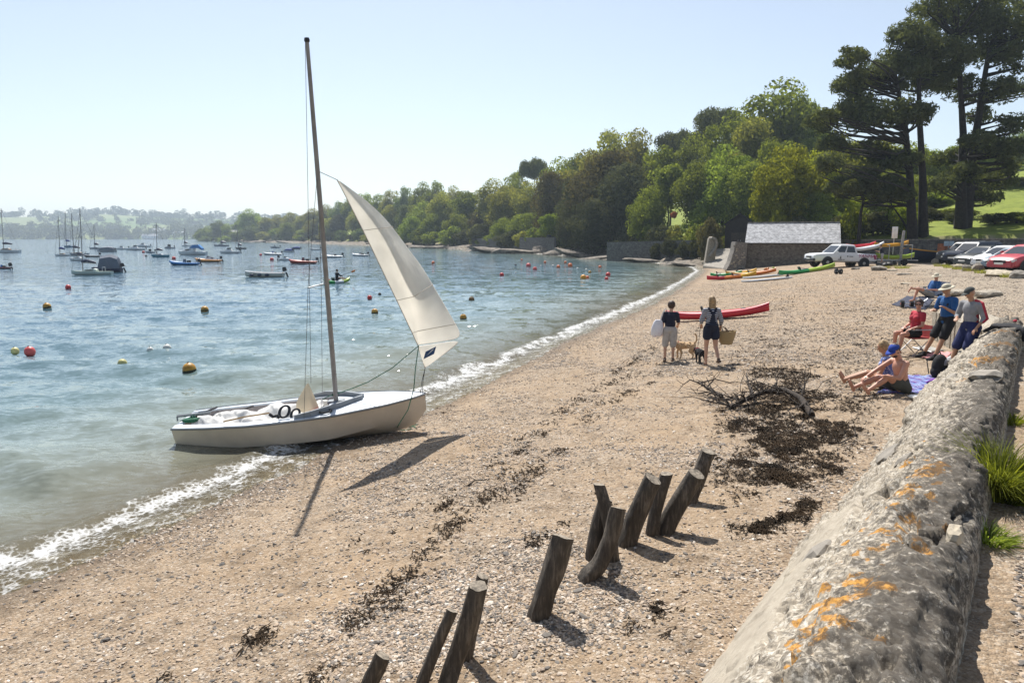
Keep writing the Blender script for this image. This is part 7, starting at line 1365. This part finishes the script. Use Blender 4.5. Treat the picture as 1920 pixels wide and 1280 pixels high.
def basket(P, J, K):
    h = P.location + J['wriR'] + K['f'] * .04; r = thing('straw_basket', 'woven straw beach basket on the arm of the blond woman', 'basket', h + Vector((.17, -.06, -.42))); b = MB(); secs = []
    for z, w_, d_ in ((0, .15, .09), (.10, .185, .11), (.22, .22, .125), (.33, .25, .12), (.335, .235, .11), (.2, .2, .10), (.05, .14, .07)): secs.append([(w_ * math.cos(a), d_ * math.sin(a), z + (.035 * math.cos(a) ** 2 if z > .3 else 0)) for a in np.linspace(0, 2 * math.pi, 25)[:-1]])
    b.loft(secs, close=True, cap=True); m, t, bs = newmat('woven_straw'); tc = N(t, 'TexCoord'); wv = N(t, 'TexWave', Scale=14.0, Distortion=1.5); wv.bands_direction = 'Z'; t.links.new(tc.outputs['Object'], wv.inputs['Vector']); rr = ramp(t, [(0, (.30, .20, .08)), (1, (.52, .39, .19))]); t.links.new(wv.outputs[0], rr.inputs[0]); t.links.new(rr.outputs[0], bs.inputs['Base Color']); bp = N(t, 'Bump', Strength=.6, Distance=.02); t.links.new(wv.outputs[0], bp.inputs['Height']); t.links.new(bp.outputs[0], bs.inputs['Normal']); b.build('basket_body', m, r, smooth=60)
    for s in (-1, 1): b = MB(); b.tube([(-.11, s * .10, .30), (-.15, s * .06, .43), (-.15, s * .02, .47), (-.05, s * .06, .43), (.04, s * .11, .31)], .012, 6); b.build('handle', pm('brown_leather', (.09, .05, .03), .6), r, smooth=True)
basket(P, J, K)
def dog(label, px, py, yaw, sc, mat, curl, tail, head, look=0):
    p = G(px, py); r = thing('dog', label, 'dog', p); f = Vector((math.cos(yaw), math.sin(yaw), 0)); rt = Vector((f.y, -f.x, 0)); u = Vector((0, 0, 1)); V = lambda a, b, c: (f * a + rt * b + u * c) * sc; ax = (rt, f, u); B = []
    c = lambda a, r0, b, r1: B.append(('c', a, r0 * sc, b, r1 * sc)); e = lambda a, rr: B.append(('e', a, tuple(v * sc for v in rr), ax))
    e(V(.16, 0, .36), (.095, .13, .115)); c(V(.14, 0, .355), .10, V(-.16, 0, .37), .080); e(V(-.18, 0, .36), (.085, .10, .095)); c(V(.22, 0, .40), .075, V(*head) - V(.06, 0, .03), .062); hp = V(*head); e(hp, (.07, .085, .072)); hf = (f + rt * look).normalized(); B.append(('c', hp + hf * .05 * sc - u * .015 * sc, .042 * sc, hp + hf * .135 * sc - u * .035 * sc, .028 * sc)); e(hp + hf * .16 * sc - u * .025 * sc, (.016, .016, .014))
    for s in (-1, 1):
        c(hp + rt * s * .06 * sc + u * .03 * sc, .026, hp + rt * s * .085 * sc - u * .06 * sc, .022); st = .05 * s
        c(V(.17, s * .06, .30), .045, V(.17 + st, s * .06, .17), .028); c(V(.17 + st, s * .06, .17), .027, V(.17 + st * .6, s * .06, .035), .021); c(V(.17 + st * .6, s * .06, .025), .024, V(.20 + st * .6, s * .06, .02), .02)
        c(V(-.19, s * .06, .32), .065, V(-.15 - st, s * .065, .22), .042); c(V(-.15 - st, s * .065, .21), .038, V(-.25 - st, s * .065, .13), .024); c(V(-.25 - st, s * .065, .13), .023, V(-.235 - st, s * .065, .035), .02); c(V(-.235 - st, s * .065, .025), .024, V(-.20 - st, s * .065, .02), .02)
    for a, b_ in zip(tail[:-1], tail[1:]): c(V(*a), .026, V(*b_), .022)
    if curl:
        g = np.random.default_rng(int(px))
        for k in range(70): a = g.uniform(-.24, .26); th = g.uniform(-.6, 3.7); B.append(('e', V(a, .09 * math.cos(th), .36 + .095 * math.sin(th)), tuple(sc * v for v in (.028, .028, .026)), ax))
    blob('body', B, mat, r, .010 * sc, .6, 1); b = MB(); q = V(.24, 0, .42); b.tube([q + (rt * math.cos(a) * .075 + (u * .8 - f * .5).normalized() * math.sin(a) * .075) * sc for a in np.linspace(0, 2 * math.pi, 15)], .009, 5, cap=False); b.build('collar', redf, r)
    for s in (-1, 1): b = MB(); b.ell(hp + hf * .075 * sc + rt * s * .034 * sc + u * .022 * sc, (.01 * sc,) * 3, None, 8, 6); b.build('eye', trim, r)
    return r, p + q
tanfur = pm('tan_curly_fur', (.62, .43, .25), .95, var=.2, scale=30, bump=.9, bscale=45); blackfur = pm('black_curly_fur', (.014, .014, .016), .9, var=.4, scale=30, bump=.9, bscale=45)
d1, c1 = dog('small tan curly coated dog on a lead between the women', 1285, 672, R(176), 1.0, tanfur, True, [(-.24, 0, .42), (-.29, 0, .52), (-.28, 0, .64), (-.24, 0, .70)], (.30, -.06, .44), -.3)
d2, c2 = dog('small black curly dog trotting away beside the blond woman', 1312, 681, R(98), .80, blackfur, True, [(-.24, 0, .40), (-.30, .0, .46), (-.36, .04, .50)], (.32, 0, .42))
def lead(label, a, b_, sag=.1):
    r = thing('dog_lead', label, 'lead', a); m = (a + b_) / 2 - a - Vector((0, 0, sag)); q = MB(); q.tube([Vector(), m * .55 + Vector((0, 0, .01)), m, m + (b_ - a - m) * .5, b_ - a], .007, 5); q.build('strap', trim, r, smooth=True); q = MB(); q.tube([Vector((.03 * math.cos(t), 0, .03 * math.sin(t))) for t in np.linspace(0, 2 * math.pi, 11)], .007, 5, cap=False); q.build('hand_loop', trim, r)
lead('thin dark lead from the dark haired woman to the tan dog', W1[0].location + W1[1]['wriR'] + W1[2]['f'] * .07, c1); lead('thin dark lead from the blond woman to the black dog', W2[0].location + W2[1]['wriL'] + W2[2]['f'] * .07, c2)

# couple sitting on a plaid rug
p = G(1690, 737); p.z = gz(p.x, p.y); P, J, K = human('shirtless man in a blue cap and grey shorts sitting on the plaid rug', p, R(186), 1.80, False, 'red', pelvis=.115, torso=(-.05, .22, 1), neck=(0, .55, .85), face=(-.12, .82, -.55), arms=((-.12, .45, -.85), (.35, .85, .12), (.15, .80, -.55), (-.08, .85, -.5)), legs=((-.10, .86, .50), (-.02, .84, -.54), (.18, .93, .30), (.0, .93, -.36)))
bottoms(P, J, K, charcoal, .52, 'shorts', .02, .01); cap(P, J, K, fab('royal_cap', (.015, .05, .30)), .08); hair(P, J, K, hair_d, 0); s_ = K['s']; blob('beard', [('e', J['head'] + K['fd'] * .045 * s_ - K['hu'] * .075 * s_, (.055 * s_, .05 * s_, .045 * s_), K['ha']), ('e', J['head'] - K['hu'] * .02 * s_ - K['fd'] * .0, (.081 * s_, .045 * s_, .05 * s_), K['ha'])], hair_d, P, .009, .6)
q_ = Vector((p.x + .02, p.y + .50, 0)); q_.z = gz(q_.x, q_.y); P, J, K = human('fair haired woman in blue patterned strappy dress sitting behind the shirtless man', q_, R(150), 1.66, True, 'tan', pelvis=.11, torso=(-.05, .16, 1), neck=(0, .35, .95), face=(-.2, .85, -.3), arms=((-.25, .25, -.95), (.1, .75, -.6), (.2, .4, -.9), (-.1, .8, -.4)), legs=((-.1, .9, .35), (0, .9, -.4), (.15, .92, .3), (0, .9, -.4)))
m, t, bs = newmat('blue_flower_print'); tc = N(t, 'TexCoord'); v = N(t, 'TexVoronoi', Scale=32.0); t.links.new(tc.outputs['Object'], v.inputs['Vector']); rr = ramp(t, [(.0, (.60, .62, .72)), (.35, (.45, .48, .62)), (.5, (.10, .14, .36))]); t.links.new(v.outputs['Distance'], rr.inputs[0]); t.links.new(rr.outputs[0], bs.inputs['Base Color']); bs.inputs['Roughness'].default_value = .9
top_(P, J, K, m, 0, -.03, 'dress_top', .012); bottoms(P, J, K, m, .35, 'dress_skirt', .02, .02); hair(P, J, K, hair_b, .05, vol=.012)
def rug(label, mat, pts, name='rug'):
    P_ = [G(*q) for q in pts]; n = 14; vs = []; o = P_[0].copy()
    for i in range(n + 1):
        for j in range(n + 1):
            u, v = i / n, j / n; q = P_[0] * (1 - u) * (1 - v) + P_[1] * u * (1 - v) + P_[2] * u * v + P_[3] * (1 - u) * v; z = gz(q.x, q.y) + .022 + .012 * math.sin(i * 1.7 + j) + .01 * math.sin(j * 2.3); vs.append((q.x - o.x, q.y - o.y, z - o.z))
    b = MB(); b.add(vs, [(i * (n + 1) + j, (i + 1) * (n + 1) + j, (i + 1) * (n + 1) + j + 1, i * (n + 1) + j + 1) for i in range(n) for j in range(n)]); ob = b.build(name, mat, None, smooth=180, solid=.012); ob.location = o; return tag(ob, label, 'rug')
def plaid():
    m, t, b = newmat('plaid_wool'); L = t.links.new; tc = N(t, 'TexCoord'); sp = N(t, 'SeparateXYZ'); L(tc.outputs['Object'], sp.inputs[0]); base = (.03, .05, .22)
    def bands(a, sc, lo, hi): f = mth(t, 'FRACT', mth(t, 'MULTIPLY', a, sc)); return mth(t, 'MULTIPLY', mth(t, 'GREATER_THAN', f, lo), mth(t, 'LESS_THAN', f, hi))
    c = base
    for a in (0, 1): c = mix(t, c, (.30, .38, .58), mth(t, 'MULTIPLY', bands(sp.outputs[a], 5.0, .0, .30), .4)); c = mix(t, c, (.40, .04, .08), mth(t, 'MULTIPLY', bands(sp.outputs[a], 5.0, .64, .72), .4)); c = mix(t, c, (.7, .7, .72), mth(t, 'MULTIPLY', bands(sp.outputs[a], 5.0, .86, .90), .6))
    L(c, b.inputs['Base Color']); b.inputs['Roughness'].default_value = .95; return m
rug('blue and red plaid picnic rug under the sunbathing couple', plaid(), [(1642, 740), (1752, 737), (1780, 708), (1700, 706)]); rug('dark navy rug under the reclining man', fab('navy_rug', (.02, .025, .05)), [(1672, 572), (1735, 582), (1752, 562), (1700, 556)]); rug('bright towel lying behind the dark backpack', fab('pink_towel', (.55, .25, .25)), [(1728, 672), (1776, 672), (1785, 662), (1742, 662)], 'towel')
def flatbox(name, label, cat, px, py, d, mat, rz=0, bev=.02, dz=0):
    p = G(px, py); r = thing(name, label, cat, (p.x, p.y, gz(p.x, p.y) + dz), (0, 0, rz)); b = MB(); b.box((0, 0, d[2] / 2), d); b.build('body', mat, r, bevel=bev); return r
r = flatbox('cool_box_lid', 'white flat board lying beside the plaid rug', 'board', 1730, 747, (.36, .30, .05), white_paint, .2); b = MB(); b.box((0, -.155, .025), (.12, .02, .02)); b.build('handle', white_paint, r)
heap(1756, 717, .32, .10, fab('purple_cloth', (.16, .05, .30)), 'crumpled purple cloth on the plaid rug', 'cloth', 'cloth', 8); r = flatbox('sandal', 'dark sandal lying on the plaid rug', 'sandal', 1752, 731, (.26, .10, .04), trim, .4, .015, .03); b = MB(); b.tube([(-.02, -.05, .03), (.03, 0, .08), (-.02, .05, .03)], .012, 6); b.build('strap', trim, r)
def backpack():
    p = G(1758, 708); r = thing('backpack', 'black rounded backpack standing against the sea wall', 'backpack', (p.x, p.y, gz(p.x, p.y)), (0, .12, .5)); blob('bag_body', [('e', Vector((0, 0, .24)), (.18, .13, .25), ((1, 0, 0), (0, 1, 0), (0, 0, 1))), ('e', Vector((0, 0, .12)), (.19, .14, .13), ((1, 0, 0), (0, 1, 0), (0, 0, 1)))], blackf, r, .012, .5); b = MB(); b.box((.0, -.145, .15), (.24, .06, .2)); b.build('pocket', navy, r, bevel=.03)
    for s in (-1, 1): b = MB(); b.tube([(s * .08, .11, .44), (s * .11, .20, .3), (s * .10, .13, .06)], .022, 6, flat=.4); b.build('shoulder_strap', blackf, r, smooth=True)
    b = MB(); b.tube([(-.05, .04, .48), (0, .04, .53), (.05, .04, .48)], .012, 6); b.build('handle', blackf, r); b = MB(); b.box((-.01, -.13, .33), (.10, .05, .12), (.3, 0, 0)); b.build('patch', midgrey, r, bevel=.01)
backpack()
# folding chairs
def chair(label, px, py, yaw, seatm, framem, h=.42, recline=.15, wide=.50, dp=.46, bh=.50):
    p = G(px, py); p.z = gz(p.x, p.y); r = thing('folding_chair', label, 'chair', p, (0, 0, yaw)); b = MB(); b.box((0, 0, h), (dp, wide, .03)); b.build('seat', seatm, r, bevel=.01); b = MB(); b.box((-dp / 2 - recline * bh / 2, 0, h + bh / 2), (.03, wide, bh), (0, -math.atan(recline), 0)); b.build('backrest', seatm, r, bevel=.01)
    for s in (-1, 1):
        for x0, x1 in ((dp / 2, -dp / 2), (-dp / 2, dp / 2)): b = MB(); b.tube([(x0, s * wide / 2, h), (x1 * .95, s * wide / 2, -.01)], .011, 6); b.build('leg', framem, r)
        b = MB(); b.tube([(-dp / 2, s * wide / 2, h), (-dp / 2 - recline * bh, s * wide / 2, h + bh)], .012, 6); b.build('back_post', framem, r); b = MB(); b.tube([(-dp / 2 - .05, s * wide / 2, h + .2), (dp / 2 - .05, s * wide / 2, h + .21)], .015, 6); b.build('arm_rest', framem, r)
    return r, p
ch, cp = chair('red folding chair with thin steel legs under the woman in red', 1712, 664, R(188), fab('red_canvas', (.36, .05, .05)), steel, .42, .15, .5, .46, .30)
P, J, K = human('woman in red top, dark shorts and sunglasses sitting in a folding chair', cp, R(188), 1.66, True, 'red', pelvis=.53, torso=(-.02, -.10, 1), neck=(0, .12, 1), face=(-.75, .7, -.1), arms=((-.2, .15, -.95), (.3, .85, -.3), (.25, .1, -.95), (-.4, .8, -.25)), legs=((-.06, 1, -.06), (0, .14, -1), (.08, 1, -.04), (.05, .02, -1)))
top_(P, J, K, redf, .5, -.03, 'blouse', .018); bottoms(P, J, K, blackf, .45, 'shorts', .018, .01); hair(P, J, K, hair_d, .04, vol=.016); glasses(P, J, K)
ch, cp = chair('navy reclining camping chair under the man in blue', 1741, 574, R(186), fab('navy_canvas', (.02, .035, .08)), steel, .34, .55, .56, .5, .62)
P, J, K = human('man in blue shirt and sun hat reclining in a navy camping chair', cp, R(186), 1.76, False, 'red', pelvis=.45, torso=(0, -.42, .9), neck=(0, .1, 1), face=(-.3, .9, -.25), arms=((-.2, .35, -.9), (.25, .9, .05), (.2, .35, -.9), (-.2, .9, .05)), legs=((-.06, .85, .42), (.05, .92, .10), (.10, .78, .45), (.0, .30, -.95)))
top_(P, J, K, bluef, .7, -.03, 'shirt', .022); bottoms(P, J, K, midgrey, .7, 'shorts', .022, .012); cap(P, J, K, beige, .075, True, 'sun_hat'); b = MB(); b.box(tuple(J['wriL'] * .5 + J['wriR'] * .5 + K['f'] * .1 + Vector((0, 0, .04))), (.02, .20, .15), (0, .5, K['root'].rotation_euler.z)); b.build('book', trim, P)
# two men leaning against the board marked wall
p = Vector((10.02, 15.75, 0)); p = G(1752, 674); P, J, K = human('man in beige sun hat, blue shirt and black shorts leaning on the wall', p, R(192), 1.78, False, 'tan', anchor='foot', torso=(0, .06, 1), neck=(0, .3, .95), face=(.15, .9, -.3), arms=((-.2, .12, -.97), (.1, .85, .42), (.2, .2, -.95), (-.5, .75, .1)), legs=((-.06, .42, -.9), (.0, .40, -.92), (.10, .48, -.88), (.03, .46, -.9)))
top_(P, J, K, bluef, .7, -.05, 'shirt', .022); bottoms(P, J, K, blackf, .85, 'shorts', .024, .012); cap(P, J, K, beige, .07, True, 'sun_hat'); shoes(P, J, K, blackf); s_ = K['s']
blob('vest', [('c', J['pel'] + K['T'] * .12 - K['fw'] * .05, .12, J['chest'] - K['fw'] * .05, .125)] + [('c', J['chest'] + K['rt'] * sg * .10 + K['fw'] * .10, .03, J['sh'] + K['rt'] * sg * .10 + K['T'] * .02, .03) for sg in (-1, 1)], navy, P, .011, .5)
p = G(1781, 690); P, J, K = human('man in dark cap, grey red sleeved jersey and navy shorts leaning on wall', p, R(196), 1.78, False, 'tan', anchor='foot', torso=(0, .10, 1), neck=(0, .35, .93), face=(.25, .85, -.45), arms=((-.25, -.25, -.95), (.10, .62, -.75), (.2, .15, -.95), (-.55, .75, -.1)), legs=((-.06, .40, -.9), (.0, .30, -.95), (.10, .38, -.9), (.03, .28, -.95)))
top_(P, J, K, midgrey, 1.0, -.06, 'jersey', .022, .35); bottoms(P, J, K, fab('navy_blue', (.015, .022, .09)), .98, 'shorts', .03, .016); cap(P, J, K, charcoal, .075); shoes(P, J, K, blackf); s_ = K['s']
od = -K['rt']; blob('sleeve_stripe', [('c', J['sh'] + od * .10 + K['T'] * .055, .030, J['shlL'] + od * .055 + K['T'] * .03, .036), ('c', J['shlL'] + od * .055, .036, J['elbL'] + od * .048, .034), ('c', J['elbL'] + od * .045, .034, J['elbL'] + (J['wriL'] - J['elbL']) * .38 + od * .035, .028)], redf, P, .010, .5); blob('side_panel', [('c', J['chest'] + od * .115 - K['T'] * .04, .05, J['pel'] + od * .115 + K['T'] * .12, .045)], fab('dark_red', (.22, .02, .03)), P, .010, .5)
def jacket():
    c = at_z(1898, 606, 2.2); r = thing('jacket', 'dark jacket thrown over the end of the sea wall', 'jacket', (c.x, c.y, 2.14)); I3 = (Vector((WD[0], WD[1], 0)), Vector((WN[0], WN[1], 0)), Vector((0, 0, 1))); V = lambda s, u, z: I3[0] * s + I3[1] * u + I3[2] * z
    blob('cloth', [('e', V(0, -.05, .0), (.26, .22, .06), I3), ('e', V(-.15, .10, -.04), (.20, .12, .08), I3), ('e', V(.12, -.22, -.02), (.18, .14, .055), I3), ('c', V(.1, -.28, -.03), .045, V(.05, -.45, -.14), .035), ('e', V(-.25, .2, -.16), (.14, .08, .2), I3)], blackf, r, .018, .6); blob('red_lining', [('c', V(.05, .05, .11), .03, V(.3, .02, .08), .025)], redf, r, .012, .6)
jacket()
r = flatbox('crate', 'folded grey beach chair lying behind the seated woman', 'chair', 1740, 660, (.5, .45, .05), pm('grey_webbing', (.32, .31, .28), .8, var=.15), .5, .01, .05); r.name = 'folded_chair'; r.rotation_euler = (R(6), 0, .5); b = MB(); b.tube([(-.26, -.23, .03), (.26, -.23, .03), (.26, .23, .03), (-.26, .23, .03), (-.26, -.23, .03)], .014, 6); b.build('frame', steel, r)
r = heap(1786, 690, .3, .28, pm('pale_bag', (.5, .5, .5), .7), 'pale grey bag between the leaning men and the wall', 'bag', 'bag', 12)
# person behind the pickup and the paddler on the water
p = on_truck(-3.15, .9, 0); p.z = gz(p.x, p.y); P, J, K = human('person in dark top and pale shorts standing behind the pickup', p, R(150), 1.7, False, 'fair', torso=(0, .2, 1), neck=(0, .3, 1), face=(0, 1, -.3), arms=((-.1, .5, -.8), (0, .9, .3), (.1, .5, -.8), (0, .9, .3)), hands=False, vox=.014); top_(P, J, K, navy, .6); bottoms(P, J, K, greyf, .7); hair(P, J, K, hair_d)
a, b_ = at_z(607, 532, 0), at_z(656, 529, 0); c = (a + b_) / 2; yk = math.atan2(b_.y - a.y, b_.x - a.x); kr = kayak('kayak', 'lime green and white sit on kayak being paddled past the mast', (b_ - a).length, .85, .34, [pl['green'], pl['white'], pl['lime']], (c.x, c.y, -.06), (0, -.03, yk), 1)
P, J, K = human('paddler in dark top sitting in the lime green kayak', Vector((c.x, c.y, 0)), yk, 1.72, False, 'tan', pelvis=.36, torso=(0, .05, 1), face=(0, 1, 0), arms=((-.3, .5, -.75), (-.1, .9, .2), (.3, .5, -.75), (.1, .95, -.1)), legs=((-.1, .95, .2), (0, .95, -.3), (.1, .95, .2), (0, .95, -.3)), hands=False, vox=.016); top_(P, J, K, blackf, 1.0, fore=.8); bottoms(P, J, K, blackf, .6); hair(P, J, K, hair_d)
r = thing('paddle', 'orange bladed paddle held by the paddler', 'paddle', P.location + (J['wriL'] + J['wriR']) / 2); ld = Vector((math.cos(yk) * .9, math.sin(yk) * .9, 0)) * .5 + Vector((.55, -.25, .28)); ld = ld.normalized(); b = MB(); b.tube([-ld * 1.0, ld * 1.0], .018, 6); b.build('shaft', trim, r)
for s in (-1, 1): b = MB(); b.ell(tuple(ld * s * 1.15), (.24, .03, .10), (0, -.3 * s, yk), 12, 6); b.build('blade', pl['orange'], r, smooth=True)
# ------------------------------------------------------------ summer haze over the estuary
hz = MB(); hz.box((-500, 1150, 55), (3900, 3100, 125))
m = bpy.data.materials.new('haze_air'); m.use_nodes = True; t = m.node_tree; t.nodes.clear()
pv = t.nodes.new('ShaderNodeVolumePrincipled'); pv.inputs['Density'].default_value = .00028; pv.inputs['Color'].default_value = (.72, .86, 1, 1); pv.inputs['Anisotropy'].default_value = .35
ou = t.nodes.new('ShaderNodeOutputMaterial'); t.links.new(pv.outputs[0], ou.inputs['Volume'])
tag(hz.build('haze', m), 'thin bright summer haze over the water', kind='stuff')
